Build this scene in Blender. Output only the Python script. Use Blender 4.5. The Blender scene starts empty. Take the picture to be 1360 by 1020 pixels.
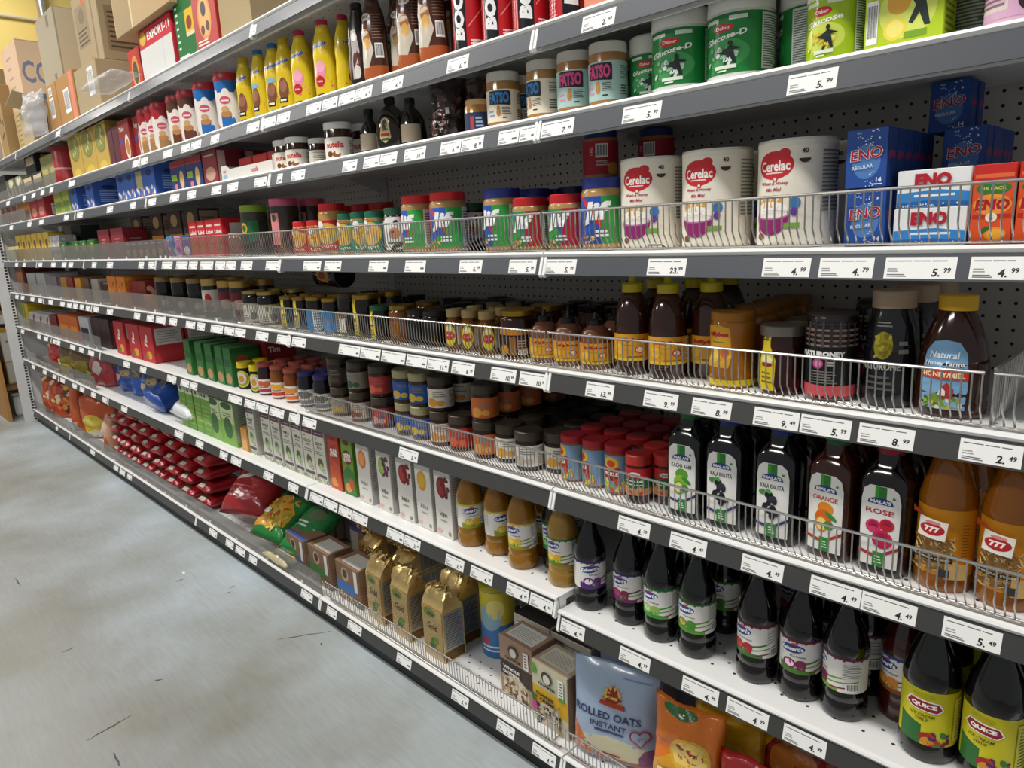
import bpy, bmesh, math, random
from mathutils import Vector, Matrix, noise
from mathutils.geometry import tessellate_polygon
random.seed(7)
SC = bpy.context.scene
COL = SC.collection
PI = math.pi

# ------------------------------------------------------------------ camera
FPX, YAW, PITCH, ROLL = 931.27, .8032, .2177, -.0504
CAM = Vector((1.0522, -1.1338, 1.4272))
_f = Vector((-math.sin(YAW)*math.cos(PITCH), math.cos(YAW)*math.cos(PITCH), -math.sin(PITCH)))
_r = Vector((math.cos(YAW), math.sin(YAW), 0)); _u = _r.cross(_f)
RT = math.cos(ROLL)*_r + math.sin(ROLL)*_u
UP = -math.sin(ROLL)*_r + math.cos(ROLL)*_u
FW = _f
cd = bpy.data.cameras.new('camera'); cam = bpy.data.objects.new('camera', cd); COL.objects.link(cam)
cd.sensor_width = 36; cd.lens = FPX*36/1360; cd.clip_start = .02
cam.matrix_world = Matrix(((RT.x, UP.x, -FW.x, CAM.x), (RT.y, UP.y, -FW.y, CAM.y), (RT.z, UP.z, -FW.z, CAM.z), (0, 0, 0, 1)))
SC.camera = cam

# ------------------------------------------------------------------ light
SC.view_settings.view_transform = 'Standard'; SC.view_settings.look = 'None'
SC.view_settings.gamma = 1; SC.view_settings.use_curve_mapping = False
SC.view_settings.exposure = -0.66
wd = bpy.data.worlds.new('store_air'); SC.world = wd; wd.use_nodes = True
wd.node_tree.nodes['Background'].inputs[0].default_value = (.93, .97, 1, 1)
wd.node_tree.nodes['Background'].inputs[1].default_value = .42
def lamp(x, y, z, w, l, power, col=(1, .97, .92)):
    d = bpy.data.lights.new('overhead_light', 'AREA'); d.shape = 'RECTANGLE'; d.size = w; d.size_y = l
    d.energy = power; d.color = col
    o = bpy.data.objects.new('overhead_light', d); COL.objects.link(o); o.location = (x, y, z)
    return o
LAMPS = [(x, -.95, 3.45) for x in (1.6, -.6, -2.8, -5.0, -7.2)]
for q in LAMPS: lamp(q[0], q[1], q[2], 1.5, .22, 62)
for q in ((-1, -3.2, 3.45), (-5, -3.2, 3.45), (-8.0, .6, 4.9)): lamp(q[0], q[1], q[2], 1.5, .3, 90)  # the last is an added fill near the far wall, brightening its yellow

# ------------------------------------------------------------------ helpers
def lin(h):
    if not isinstance(h, str): return tuple(h)
    v = [int(h[i:i+2], 16)/255 for i in (0, 2, 4)]
    return tuple(x/12.92 if x <= .04045 else ((x+.055)/1.055)**2.4 for x in v)
MATS = {}
def mat(col, rough=.4, metal=0, trans=0, spec=.5, bump=0, coat=0, ior=1.45):
    k = (col, rough, metal, trans, spec, bump, coat)
    if k in MATS: return MATS[k]
    m = bpy.data.materials.new('paint_%d' % len(MATS)); m.use_nodes = True; nt = m.node_tree
    b = nt.nodes['Principled BSDF']
    if col == 'attr':
        a = nt.nodes.new('ShaderNodeAttribute'); a.attribute_name = 'Col'
        nt.links.new(a.outputs['Color'], b.inputs['Base Color'])
    else:
        b.inputs['Base Color'].default_value = (*lin(col), 1)
    b.inputs['Roughness'].default_value = rough; b.inputs['Metallic'].default_value = metal
    b.inputs['Transmission Weight'].default_value = trans; b.inputs['IOR'].default_value = ior
    b.inputs['Specular IOR Level'].default_value = spec; b.inputs['Coat Weight'].default_value = coat
    b.inputs['Coat Roughness'].default_value = .08
    if bump:
        n = nt.nodes.new('ShaderNodeTexNoise'); n.inputs['Scale'].default_value = 60
        bp = nt.nodes.new('ShaderNodeBump'); bp.inputs['Strength'].default_value = bump; bp.inputs['Distance'].default_value = .004
        tc = nt.nodes.new('ShaderNodeTexCoord'); nt.links.new(tc.outputs['Object'], n.inputs['Vector'])
        nt.links.new(n.outputs['Fac'], bp.inputs['Height']); nt.links.new(bp.outputs['Normal'], b.inputs['Normal'])
    MATS[k] = m
    return m
def dots(base, hole, pitch, rad, axes, rough=.5, ybounds=None, stagger=False, dy=.02):
    """painted sheet metal with a regular grid of punched holes"""
    m = bpy.data.materials.new('punched_metal'); m.use_nodes = True; nt = m.node_tree; N = nt.nodes.new; L = nt.links.new
    b = nt.nodes['Principled BSDF']; b.inputs['Roughness'].default_value = rough
    tc = N('ShaderNodeTexCoord'); sp = N('ShaderNodeSeparateXYZ'); L(tc.outputs['Object'], sp.inputs[0])
    def mth(op, a, c=None):
        n = N('ShaderNodeMath'); n.operation = op
        for i, v in enumerate((a, c)):
            if v is None: continue
            if isinstance(v, (int, float)): n.inputs[i].default_value = v
            else: L(v, n.inputs[i])
        return n.outputs[0]
    A, B = sp.outputs[axes[0]], sp.outputs[axes[1]]
    pb = mth('DIVIDE', mth('ADD', B, 10 + dy), pitch[1]); pa = mth('DIVIDE', mth('ADD', A, 100+(pitch[0]/2 if pitch[0] > 1 else 0)), pitch[0])
    if stagger: pa = mth('ADD', pa, mth('MULTIPLY', mth('MODULO', mth('FLOOR', pb), 2), .5))
    da = mth('MULTIPLY', mth('SUBTRACT', mth('FRACT', pa), .5), pitch[0])
    db = mth('MULTIPLY', mth('SUBTRACT', mth('FRACT', pb), .5), pitch[1])
    if isinstance(rad, tuple):
        inside = mth('MULTIPLY', mth('LESS_THAN', mth('ABSOLUTE', da), rad[0]), mth('LESS_THAN', mth('ABSOLUTE', db), rad[1]))
    else:
        d = mth('SQRT', mth('ADD', mth('MULTIPLY', da, da), mth('MULTIPLY', db, db))); inside = mth('LESS_THAN', d, rad)
    if ybounds: inside = mth('MULTIPLY', inside, mth('MULTIPLY', mth('GREATER_THAN', B, ybounds[0]), mth('LESS_THAN', B, ybounds[1])))
    mx = N('ShaderNodeMix'); mx.data_type = 'RGBA'; L(inside, mx.inputs[0])
    mx.inputs[6].default_value = (*lin(base), 1); mx.inputs[7].default_value = (*lin(hole), 1)
    L(mx.outputs[2], b.inputs['Base Color'])
    return m
def acrylic():
    m = bpy.data.materials.new('clear_acrylic'); m.use_nodes = True; nt = m.node_tree
    b = nt.nodes['Principled BSDF']; b.inputs['Base Color'].default_value = (.2, .19, .175, 1); b.inputs['Roughness'].default_value = .1
    t = nt.nodes.new('ShaderNodeBsdfTransparent'); t.inputs[0].default_value = (.93, .93, .92, 1)
    mx = nt.nodes.new('ShaderNodeMixShader'); mx.inputs[0].default_value = .52
    nt.links.new(t.outputs[0], mx.inputs[1]); nt.links.new(b.outputs[0], mx.inputs[2])
    nt.links.new(mx.outputs[0], nt.nodes['Material Output'].inputs[0])
    return m
PRINT = mat('attr', .5); GLOSS = mat('attr', .22, coat=.3); FOIL = mat('attr', .27, .7, bump=.3, coat=.3); CARD = mat('attr', .8, bump=.12)
FILM = mat('attr', .25, bump=.5, coat=.4); ACRY = acrylic()

def film():
    m = bpy.data.materials.new('clear_film'); m.use_nodes = True; nt = m.node_tree
    b = nt.nodes['Principled BSDF']; b.inputs['Base Color'].default_value = (.7, .71, .73, 1); b.inputs['Roughness'].default_value = .3
    t = nt.nodes.new('ShaderNodeBsdfTransparent'); mx = nt.nodes.new('ShaderNodeMixShader'); mx.inputs[0].default_value = .28
    nt.links.new(t.outputs[0], mx.inputs[1]); nt.links.new(b.outputs[0], mx.inputs[2]); nt.links.new(mx.outputs[0], nt.nodes['Material Output'].inputs[0])
    return m
CLEARFILM = film()
def obj(name, me, m, parent=None):
    if isinstance(me, bmesh.types.BMesh):
        bm = me; me = bpy.data.meshes.new(name); bm.to_mesh(me); bm.free()
        me.materials.append(m)
    o = bpy.data.objects.new(name, me); COL.objects.link(o)
    if parent: o.parent = parent
    return o
def tag(o, label, cat, group=None):
    o['label'] = label; o['category'] = cat
    if group: o['group'] = group
    return o
def struct(o): o['kind'] = 'structure'; return o
def empty(name, loc=(0, 0, 0), rz=0):
    o = bpy.data.objects.new(name, None); COL.objects.link(o); o.location = loc; o.rotation_euler = (0, 0, rz); o.empty_display_size = .05
    return o
def colour(bm, faces, c):
    ly = bm.loops.layers.float_color.get('Col') or bm.loops.layers.float_color.new('Col')
    c = (*lin(c), 1)
    for f in faces:
        for l in f.loops: l[ly] = c
def finish(bm, ang=35):
    bm.normal_update()
    for f in bm.faces: f.smooth = True
    a = math.radians(ang)
    for e in bm.edges:
        if len(e.link_faces) == 2 and e.calc_face_angle(0) > a: e.smooth = False
    return bm
def bbox(bm, x0, y0, z0, x1, y1, z1, bev=0, c=None):
    r = bmesh.ops.create_cube(bm, size=1)
    for v in r['verts']: v.co = Vector(((x0+x1)/2 + v.co.x*(x1-x0), (y0+y1)/2 + v.co.y*(y1-y0), (z0+z1)/2 + v.co.z*(z1-z0)))
    fs = list({f for v in r['verts'] for f in v.link_faces})
    if bev:
        q = bmesh.ops.bevel(bm, geom=list({e for f in fs for e in f.edges}), offset=bev, segments=1, affect='EDGES')
        fs = list({f for f in q['faces']} | {f for f in fs if f.is_valid})
    if c is not None: colour(bm, fs, c)
    return fs
def boxbm(*a, bev=0, c=None):
    bm = bmesh.new()
    if c is not None: bm.loops.layers.float_color.new('Col')
    bbox(bm, *a, bev=bev, c=c); return bm
def tube(bm, pts, r, n=6):
    pts = [Vector(p) for p in pts]; rings = []
    for i, p in enumerate(pts):
        d = (pts[min(i+1, len(pts)-1)] - pts[max(i-1, 0)]).normalized()
        a = d.orthogonal().normalized() if abs(d.x) > .9 else d.cross(Vector((1, 0, 0))).normalized(); b = d.cross(a)
        rings.append([bm.verts.new(p + r*(math.cos(2*PI*k/n)*a + math.sin(2*PI*k/n)*b)) for k in range(n)])
    for A, B in zip(rings, rings[1:]):
        for k in range(n): bm.faces.new((A[k], A[(k+1) % n], B[(k+1) % n], B[k]))
    bm.faces.new(rings[0][::-1]); bm.faces.new(rings[-1])
def prism(bm, pts, x0, x1):
    """closed (y,z) outline swept along x"""
    a = [bm.verts.new((x0, p[0], p[1])) for p in pts]; b = [bm.verts.new((x1, p[0], p[1])) for p in pts]; n = len(pts)
    for i in range(n): bm.faces.new((a[i], a[(i+1) % n], b[(i+1) % n], b[i]))
    bm.faces.new(a[::-1]); bm.faces.new(b)
    bmesh.ops.recalc_face_normals(bm, faces=bm.faces)
def sup(th, e):
    if e == 2: return 1.0
    return (abs(math.cos(th))**e + abs(math.sin(th))**e)**(-1/e)
def lathe(prof, n=28, sx=1, sy=1, e=2, c=None, bm=None):
    bm = bm or bmesh.new(); rings = []
    if c is not None and not bm.loops.layers.float_color.get('Col'): bm.loops.layers.float_color.new('Col')
    fs = []
    for r, z in prof:
        if r < 1e-5: rings.append([bm.verts.new((0, 0, z))]); continue
        rings.append([bm.verts.new((r*sx*sup(2*PI*k/n, e)*math.cos(2*PI*k/n), r*sy*sup(2*PI*k/n, e)*math.sin(2*PI*k/n), z)) for k in range(n)])
    for A, B in zip(rings, rings[1:]):
        for k in range(n):
            q = [A[k % len(A)], A[(k+1) % len(A)], B[(k+1) % len(B)], B[k % len(B)]]
            q = list(dict.fromkeys(q))
            if len(q) > 2: fs.append(bm.faces.new(q))
    if c is not None: colour(bm, fs, c)
    return finish(bm)

# -------------------------------------------------------- lettering and printed artwork, as real layered shapes
GLY = {}
def glyphs(s, bold=0, shear=0):
    k = (s, bold, shear)
    if k in GLY: return GLY[k]
    cu = bpy.data.curves.new('t', 'FONT'); cu.body = s; cu.resolution_u = 2; cu.offset = bold; cu.shear = shear; cu.size = 1
    o = bpy.data.objects.new('t', cu)
    me = bpy.data.meshes.new_from_object(o)
    ps = [[(me.vertices[i].co.x, me.vertices[i].co.y) for i in p.vertices] for p in me.polygons]
    bpy.data.objects.remove(o); bpy.data.curves.remove(cu); bpy.data.meshes.remove(me)
    xs = [x for p in ps for x, y in p] or [0, 1]; ys = [y for p in ps for x, y in p] or [0, 1]
    GLY[k] = (ps, min(xs), max(xs), min(ys), max(ys))
    return GLY[k]
class Art:
    def __init__(s): s.ops = []; s.k = 0
    def add(s, polys, c): s.k += 1; s.ops.append((polys, c, s.k)); return s
    def rect(s, a, b, c, d, col): return s.add([[(a, b), (c, b), (c, d), (a, d)]], col)
    def ell(s, x, y, rx, ry, col, rot=0, n=18, a0=0, a1=2*PI):
        cr, sr = math.cos(rot), math.sin(rot); P = []
        m = n if a1-a0 > 6.2 else n+1
        for i in range(m):
            a = a0 + (a1-a0)*i/n; p, q = rx*math.cos(a), ry*math.sin(a); P.append((x+p*cr-q*sr, y+p*sr+q*cr))
        return s.add([P], col)
    def poly(s, pts, col):
        t = tessellate_polygon([[Vector((p[0], p[1], 0)) for p in pts]])
        return s.add([[pts[i] for i in tr] for tr in t], col)
    def txt(s, t, x, y, h, col, w=None, bold=.02, shear=0, rot=0):
        ps, x0, x1, y0, y1 = glyphs(t, bold, shear)
        sy = h/max(y1-y0, .3); sx = sy if w is None else w/(x1-x0)
        cr, sr = math.cos(rot), math.sin(rot); out = []
        for p in ps:
            q = []
            for a, b in p:
                X, Y = (a-(x0+x1)/2)*sx, (b-(y0+y1)/2)*sy
                q.append((x+X*cr-Y*sr, y+X*sr+Y*cr))
            out.append(q)
        return s.add(out, col)
    def lines(s, a, b, c, d, n, col, fill=.5, ragged=.25):
        ps = []; h = (d-b)/n
        for i in range(n):
            e = c - (c-a)*ragged*((i*7) % 5)/5
            y = b + h*(i+.25); ps.append([(a, y), (e, y), (e, y+h*fill), (a, y+h*fill)])
        return s.add(ps, col)
    def barcode(s, a, b, c, d):
        s.rect(a, b, c, d, 'f4f4f0'); ps = []; n = 11; w = (c-a)*.86/n; x = a+(c-a)*.07
        for i in range(n):
            q = w*(.35+.3*((i*5) % 3)/2); ps.append([(x, b+(d-b)*.15), (x+q, b+(d-b)*.15), (x+q, d-(d-b)*.1), (x, d-(d-b)*.1)]); x += w
        return s.add(ps, '1c1c1c')
    def scat(s, a, b, c, d, n, r, cols, seed=1, asp=.7):
        R = random.Random(seed)
        for i in range(n): s.ell(R.uniform(a, c), R.uniform(b, d), r*R.uniform(.6, 1.3), r*asp*R.uniform(.6, 1.2), cols[i % len(cols)], R.uniform(0, 3), 8)
        return s
    def scallop(s, a, c, y, n, r, col):
        return s.add([[(a+(c-a)*(i+.5)/n + r*1.1*math.cos(t), y - r*math.sin(t)) for t in [PI*j/5 for j in range(6)]] for i in range(n)], col)
def clip(P, ax, lo, hi):
    for sgn, lim in ((1, lo), (-1, -hi)):
        out = []
        for i in range(len(P)):
            a, b = P[i-1], P[i]; da, db = sgn*a[ax]-lim, sgn*b[ax]-lim
            if (da >= 0) != (db >= 0):
                t = da/(da-db); out.append((a[0]+(b[0]-a[0])*t, a[1]+(b[1]-a[1])*t))
            if db >= 0: out.append(b)
        P = out
        if len(P) < 3: return []
    return P
def bake(bm, art, mp, us=None, vs=None, eps=6e-5, flip=False, lim=None):
    ly = bm.loops.layers.float_color.get('Col') or bm.loops.layers.float_color.new('Col')
    for polys, c, k in art.ops:
        c4 = (*lin(c), 1); cache = {}
        for p in polys:
            ps = [p]
            if lim:
                for ax in (0, 1): ps = [c_ for c_ in (clip(q, ax, *lim[ax]) for q in ps) if c_]
            for ax, st in ((0, us), (1, vs)):
                if not st: continue
                nx = []
                for q in ps:
                    lo = min(t[ax] for t in q); hi = max(t[ax] for t in q)
                    if hi-lo < 1e-6: continue
                    i0, i1 = math.floor(lo/st+1e-6), math.ceil(hi/st-1e-6)
                    if i1-i0 <= 1: nx.append(q); continue
                    for i in range(i0, i1):
                        z = clip(q, ax, i*st, (i+1)*st)
                        if z: nx.append(z)
                ps = nx
            for q in ps:
                vv = []
                for t in q:
                    kk = (round(t[0], 5), round(t[1], 5))
                    if kk not in cache: cache[kk] = bm.verts.new(mp(t[0], t[1], 3e-4+k*eps))
                    if cache[kk] not in vv: vv.append(cache[kk])
                if len(vv) < 3: continue
                ar = sum(q[i-1][0]*q[i][1]-q[i][0]*q[i-1][1] for i in range(len(q)))
                if (ar < 0) != flip: vv.reverse()
                try: f = bm.faces.new(vv)
                except ValueError: continue
                f.smooth = bool(us)
                for l in f.loops: l[ly] = c4
def interp(prof, z):
    for (r0, z0), (r1, z1) in zip(prof, prof[1:]):
        if z0 <= z <= z1 and z1 > z0: return r0+(r1-r0)*(z-z0)/(z1-z0)
    return prof[-1][0]
def wrap(prof, z0, rref, sx=1, sy=1, e=2, a0=0):
    P = [p for p in prof if p[0] > 0]
    def f(u, v, o):
        th = u/rref + a0; r = interp(P, z0+v); k = sup(th-PI/2, e)
        return ((r*sx*k+o)*math.sin(th), -(r*sy*k+o)*math.cos(th), z0+v)
    return f

# -------------------------------------------------------- prototypes: list of (part name, mesh, parent index, label)
class Proto:
    def __init__(s, kind, front): s.kind = kind; s.front = front; s.parts = []; s.single = None; s.fp = None
def mk(name, bm, m):
    me = bpy.data.meshes.new(name); bm.to_mesh(me); bm.free(); me.materials.append(m); return me
def can(kind, prof, bodymat, lid=None, lidmat=None, label=None, sx=1, sy=1, e=2, n=28, vs=None, lmat=None, lidname='lid', bodyname='body', extra=None, wf=.98, lide=None):
    """round or oval container: body, lid, wrapped printed label"""
    R = max(r for r, z in prof); p = Proto(kind, R*sy)
    p.parts.append((bodyname, mk(kind+'_body', lathe(prof, n, sx, sy, e), bodymat), None))
    if lid: p.parts.append((lidname, mk(kind+'_lid', lathe(lid, n, sx, sy, lide or 2), lidmat), None))
    if label:
        z0, z1, fn = label; rr = interp([q for q in prof if q[0] > 0], (z0+z1)/2); W = 2*PI*rr*wf
        A = Art(); fn(A, W, z1-z0); q = [interp([t for t in prof if t[0] > 0], z0+(z1-z0)*i/20) for i in range(21)]
        if vs is None and max(q)-min(q) > .0006: vs = (z1-z0)/10
        bm = bmesh.new(); bake(bm, A, wrap(prof, z0, rr, sx, sy, e), us=rr*PI/15, vs=vs, lim=((-PI*rr, PI*rr), (0, z1-z0))); p.parts.append(('label', mk(kind+'_label', bm, lmat or PRINT), None))
    for nm, bm, m in (extra or []): p.parts.append((nm, mk(kind+'_'+nm, bm, m), None))
    p.h = max(z for r, z in (lid or prof)); R = max([R] + [r for r, z in (lid or [])])
    R += .0016; p.fp = [(R*sx*sup(2*PI*k/12, e)*math.cos(2*PI*k/12), R*sy*sup(2*PI*k/12, e)*math.sin(2*PI*k/12)) for k in range(12)]
    return p
def jarprof(R, H, foot=.92, sh=.8, neck=.84, top=.93):
    return [(0, 0), (R*foot, 0), (R, H*.035), (R, H*sh), (R*.95, H*(sh+.04)), (R*neck, H*(sh+.08)), (R*neck, H*top), (0, H*top)]
def lidprof(R, z0, z1): return [(0, z0), (R, z0), (R, z1-.002), (R-.002, z1), (0, z1)]
def jar(kind, R, H, body, lidc, lh, lab=None, neck=.86, sh=.8, lrough=.35, lmetal=0, brough=.12, trans=0, lidR=None, **k):
    top = 1-lh*.55/H; sh = min(sh, top-.1)
    return can(kind, jarprof(R, H, sh=sh, neck=neck, top=top), mat(body, brough, 0, trans, coat=.3), lidprof(lidR or R*min(1, neck+.07), H-lh, H), mat(lidc, lrough, lmetal),
               (H*lab[0], H*lab[1], lab[2]) if lab else None, **k)
def carton(kind, w, d, h, c, front=None, side=None, top=None, m=None, bev=.0015, left=None):
    """printed carton as one folded sheet: artwork on front (-y), right (+x), left (-x) and top"""
    bm = bmesh.new(); bm.loops.layers.float_color.new('Col'); bbox(bm, -w/2, -d/2, 0, w/2, d/2, h, bev); colour(bm, bm.faces, c)
    for fn, W, H, mp in ((front, w, h, lambda u, v, o: (u, -d/2-o, v)), (side, d, h, lambda u, v, o: (w/2+o, u, v)),
                         (left, d, h, lambda u, v, o: (-w/2-o, -u, v)), (top, w, d, lambda u, v, o: (u, v-d/2, h+o))):
        if fn: A = Art(); fn(A, W, H); bake(bm, A, mp, lim=((-W/2+.0004, W/2-.0004), (.0006, H-.0006)))
    p = Proto(kind, d/2); p.single = mk(kind, bm, m or PRINT); p.h = h; a, b = w/2+.001, d/2+.001; p.fp = [(-a, -b), (a, -b), (a, b), (-a, b)]
    return p
def pillow(kind, w, h, d, c, art=None, m=None, seed=0, stand=True, crumple=.006, nu=14, nv=18, seam='same'):
    """soft bag: two skins that meet in flat seams"""
    bm = bmesh.new(); bm.loops.layers.float_color.new('Col')
    def th(u, v):
        a = (1-abs(2*u)**3.2); b = (1-abs(2*v-1)**4) if not stand else (1-max(0, 2*v-1)**2.0)*min(1, .75+v*4)
        return d/2*max(0, a)**.6*max(0, b)**.7
    def pos(u, v, s, o=0):
        n = noise.noise(Vector((u*4+seed*3.1, v*5, seed+s*.7)))*crumple + noise.noise(Vector((u*11, v*13, seed*2+s)))*crumple*.5
        t = th(u, v); sq = 1-.05*math.sin(PI*v)
        return Vector((u*w*sq, s*(t+n*min(1, t/(d*.2)+.15)+o), v*h + noise.noise(Vector((u*3, seed*1.7, 4)))*crumple*(1 if v > .9 else 0)))
    G = {}
    for s in (-1, 1):
        for i in range(nu+1):
            for j in range(nv+1):
                if s == 1 and (i in (0, nu) or j == nv or (j == 0 and not stand)): G[s, i, j] = G[-1, i, j]; continue
                G[s, i, j] = bm.verts.new(pos(i/nu-.5, j/nv, s) if not (i in (0, nu) or j == nv or (j == 0 and not stand)) else pos(i/nu-.5, j/nv, -1)*1)
        for i in range(nu):
            for j in range(nv):
                q = [G[s, i, j], G[s, i+1, j], G[s, i+1, j+1], G[s, i, j+1]]
                if s == 1: q.reverse()
                q = list(dict.fromkeys(q))
                if len(q) > 2:
                    try: bm.faces.new(q)
                    except ValueError: pass
    if stand:
        try: bm.faces.new([G[-1, i, 0] for i in range(nu+1)][::-1] + [G[1, i, 0] for i in range(1, nu)])
        except ValueError: pass
    for f in bm.faces: f.smooth = True
    colour(bm, bm.faces, c)
    if art:
        A = Art(); art(A, w, h)
        bake(bm, A, lambda u, v, o: pos(max(-.499, min(.499, u/w)), max(0, min(1, v/h)), -1, o*2.2+.0009), us=w/nu, vs=h/nv)
    p = Proto(kind, d/2); p.single = mk(kind, bm, m or FILM); p.h = h; p.fp = [(-w*.48, -d*.2), (-w*.3, -d*.5), (w*.3, -d*.5), (w*.48, -d*.2), (w*.48, d*.2), (w*.3, d*.5), (-w*.3, d*.5), (-w*.48, d*.2)]
    return p

def inst(p, loc, rot=(0, 0, 0), label='', cat='', group=None, name=None):
    if p.single:
        o = bpy.data.objects.new(name or p.kind, p.single)
    else:
        o = bpy.data.objects.new(name or p.kind, None); o.empty_display_size = .03
    COL.objects.link(o); o.location = loc; o.rotation_euler = rot
    made = []
    for nm, me, par in p.parts:
        c = bpy.data.objects.new(nm, me); COL.objects.link(c); c.parent = o if par is None else made[par]; made.append(c)
    return tag(o, label, cat, group)

# ------------------------------------------------------------------ where things stand
# shelf-top heights above the floor, shelf fronts at y = 0, joints every 4 ft, first joint at x = 0
HZ = dict(A=2.1056, B=1.8266, C=1.6507, D=1.3724, E=1.1156, F=.8318, G=.5495, H=.105)
G_RIGHT = .518
SHN = dict(A='top shelf', B='second shelf', C='third shelf', D='fourth shelf', E='fifth shelf', F='sixth shelf', G='seventh shelf', H='bottom shelf')
BAY = 1.22; NB = 6; BACK = .45
BAYN = ['rightmost bay', 'second bay from right', 'third bay from right', 'fourth bay from right', 'fifth bay from right', 'leftmost bay']
def bayx(k): return (-BAY*k, BAY*(1-k))
def sz(s, x): return G_RIGHT if s == 'G' and x > 0 else HZ[s]
def solveX(px, y, z):
    k = (px-680)/FPX; n = RT - k*FW; b = Vector((0, y, z)) - CAM
    return CAM.x - (b.y*n.y + b.z*n.z)/n.x
def at(s, px, y):
    x = solveX(px, y, HZ[s])
    if s == 'G' and x > 0: x = solveX(px, y, G_RIGHT)
    return x
def ordw(i, n):
    if n == 2: return ('left one', 'right one')[i]
    if i == 0: return 'leftmost'
    if i == n-1: return 'rightmost'
    w = {1: 'second', 2: 'third', 3: 'fourth', 4: 'fifth', 5: 'sixth', 6: 'seventh', 7: 'eighth'}
    if i <= (n-1)/2: return w[i]+' from left'
    return w[n-1-i]+' from right'
NUM = {2: 'two', 3: 'three', 4: 'four', 5: 'five', 6: 'six', 7: 'seven', 8: 'eight', 9: 'nine', 10: 'ten', 11: 'eleven', 12: 'twelve'}
LABELS = {}
GAP = dict(A=9, B=.279, C=.1759, D=.2783, E=.2568, F=.2838, G=.2823, H=.4445)
PLACED = {k: [] for k in 'ABCDEFGH'}
XE_ = -BAY*5
def hit(A, B):
    for P, Q in ((A, B), (B, A)):
        for i in range(len(P)):
            nx, ny = P[i][1]-P[i-1][1], P[i-1][0]-P[i][0]
            a = [nx*x+ny*y for x, y in A]; b = [nx*x+ny*y for x, y in B]
            if max(a) <= min(b) + 1e-9 or max(b) <= min(a) + 1e-9: return False
    return True
def settle(q, s, x, y, z, a, back):
    """stand a thing clear of the shelf above, the back panel and its neighbours; None when there is no room for it"""
    gap = GAP[s] + (.0315 if s == 'F' and x > .02 else 0) - (.0315 if s == 'H' and x > 0 else 0); top = gap-.021; sc = 1
    if q.h + z > top: sc = max(.6, (top-z)/q.h)
    ca, sa = math.cos(a), math.sin(a); fp = [(u*ca-v*sa, u*sa+v*ca) for u, v in q.fp]
    lo, hi = min(v for u, v in fp), max(v for u, v in fp); x = max(x, XE_+.012-min(u for u, v in fp))
    if q.h*sc + z > gap-.055: y = max(y, .034-lo)
    y = max(y, (.0315 if s not in 'BC' and s != 'G' else .012)-lo)
    def free(x, y, k=1):
        P = [((u*k*ca-v*sa)+x, (u*k*sa+v*ca)+y) for u, v in q.fp]
        return y+hi < BACK-.004 and not any(z < t and z+q.h*sc > b and abs(x-cx) < .6 and hit(P, Q) for Q, b, t, cx in PLACED[s])
    tries = [(0, 0)] + ([(dx, dy) for dy in (0, .01, .02, .035, .05) for dx in (0, .004, -.004, .008, -.008, .013, -.013, .02, -.02)] if not back else [(dx, dy) for dy in (0, .008, .016, .03) for dx in (0, .006, -.006)])
    for dx, dy in tries:
        if free(x+dx, y+dy):
            PLACED[s].append(([(u+x+dx, v+y+dy) for u, v in fp], z+.001, z+q.h*sc-.001, x+dx)); return x+dx, y+dy, sc, 1
    if back: return None
    for k in (.92, .84, .76, .68, .6) if q.single else (.94, .88):
        for dy in (0, .015, .03, .06):
            for dx in (0, .01, -.01, .02, -.02, .035, -.035, .05, -.05, .07, -.07):
                if free(x+dx, y+dy, k):
                    PLACED[s].append(([((u*k*ca-v*sa)+x+dx, (u*k*sa+v*ca)+y+dy) for u, v in q.fp], z+.001, z+q.h*sc-.001, x+dx)); return x+dx, y+dy, sc, k
    print('TIGHT', q.kind, s, round(x, 3)); PLACED[s].append(([(u+x, v+y) for u, v in fp], z+.001, z+q.h*sc-.001, x))
    return x, y, sc, 1
def row(p, s, desc, cat, pxs, y=.04, rows=1, dy=.09, rot=0, z=0, name=None, jit=1.0, group=None, where=None, rz=None, tail=''):
    """a front row of like things (pixel column of each -> place on the shelf) and the rows standing behind it"""
    out = []; n = len(pxs); sn = where or SHN[s]
    g = group or (cat + 's: ' + desc + ' on the ' + SHN[s])
    protos = p if isinstance(p, list) else [p]
    for r in range(rows):
        for i, px in enumerate(pxs):
            q = protos[i % len(protos)]; yc = y+q.front
            x = at(s, px, yc if not q.single else y)
            a = math.radians((rot[i] if isinstance(rot, (list, tuple)) else rot) + random.uniform(-4, 4)*jit)
            jx = random.uniform(-.003, .003)*jit*(r > 0)
            if n == 1 and rows == 1: lb = '%s on the %s' % (desc, sn)
            elif rows == 1: lb = '%s, %s of %s, %s' % (desc, ordw(i, n), NUM.get(n, n), sn)
            elif n == 1: lb = '%s, %s, %s' % (desc, ['front one', 'second one back', 'third one back', 'fourth one back', 'fifth one back', 'sixth one back', 'seventh one back'][r], sn)
            else: lb = '%s, %s %s of %s, %s' % (desc, ['front', 'behind', 'third row', 'fourth row', 'fifth row', 'sixth row'][r], ordw(i, n), NUM.get(n, n), sn)
            if tail: lb += ' ' + tail
            if len(lb.split()) > 16: print('LONG', len(lb.split()), lb)
            if lb in LABELS: print('DUP', lb)
            st = settle(q, s, x+jx, yc+r*dy+random.uniform(0, .002)*jit, z, a, r > 0)
            if st is None: continue
            LABELS[lb] = 1
            o = inst(q, (st[0], st[1], sz(s, st[0])+.0008+z), (0, 0, a), lb, cat, g if n*rows > 1 else None, name); o.scale = (st[3], 1 if q.single else st[3], st[2]); out.append(o)
    return out
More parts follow.
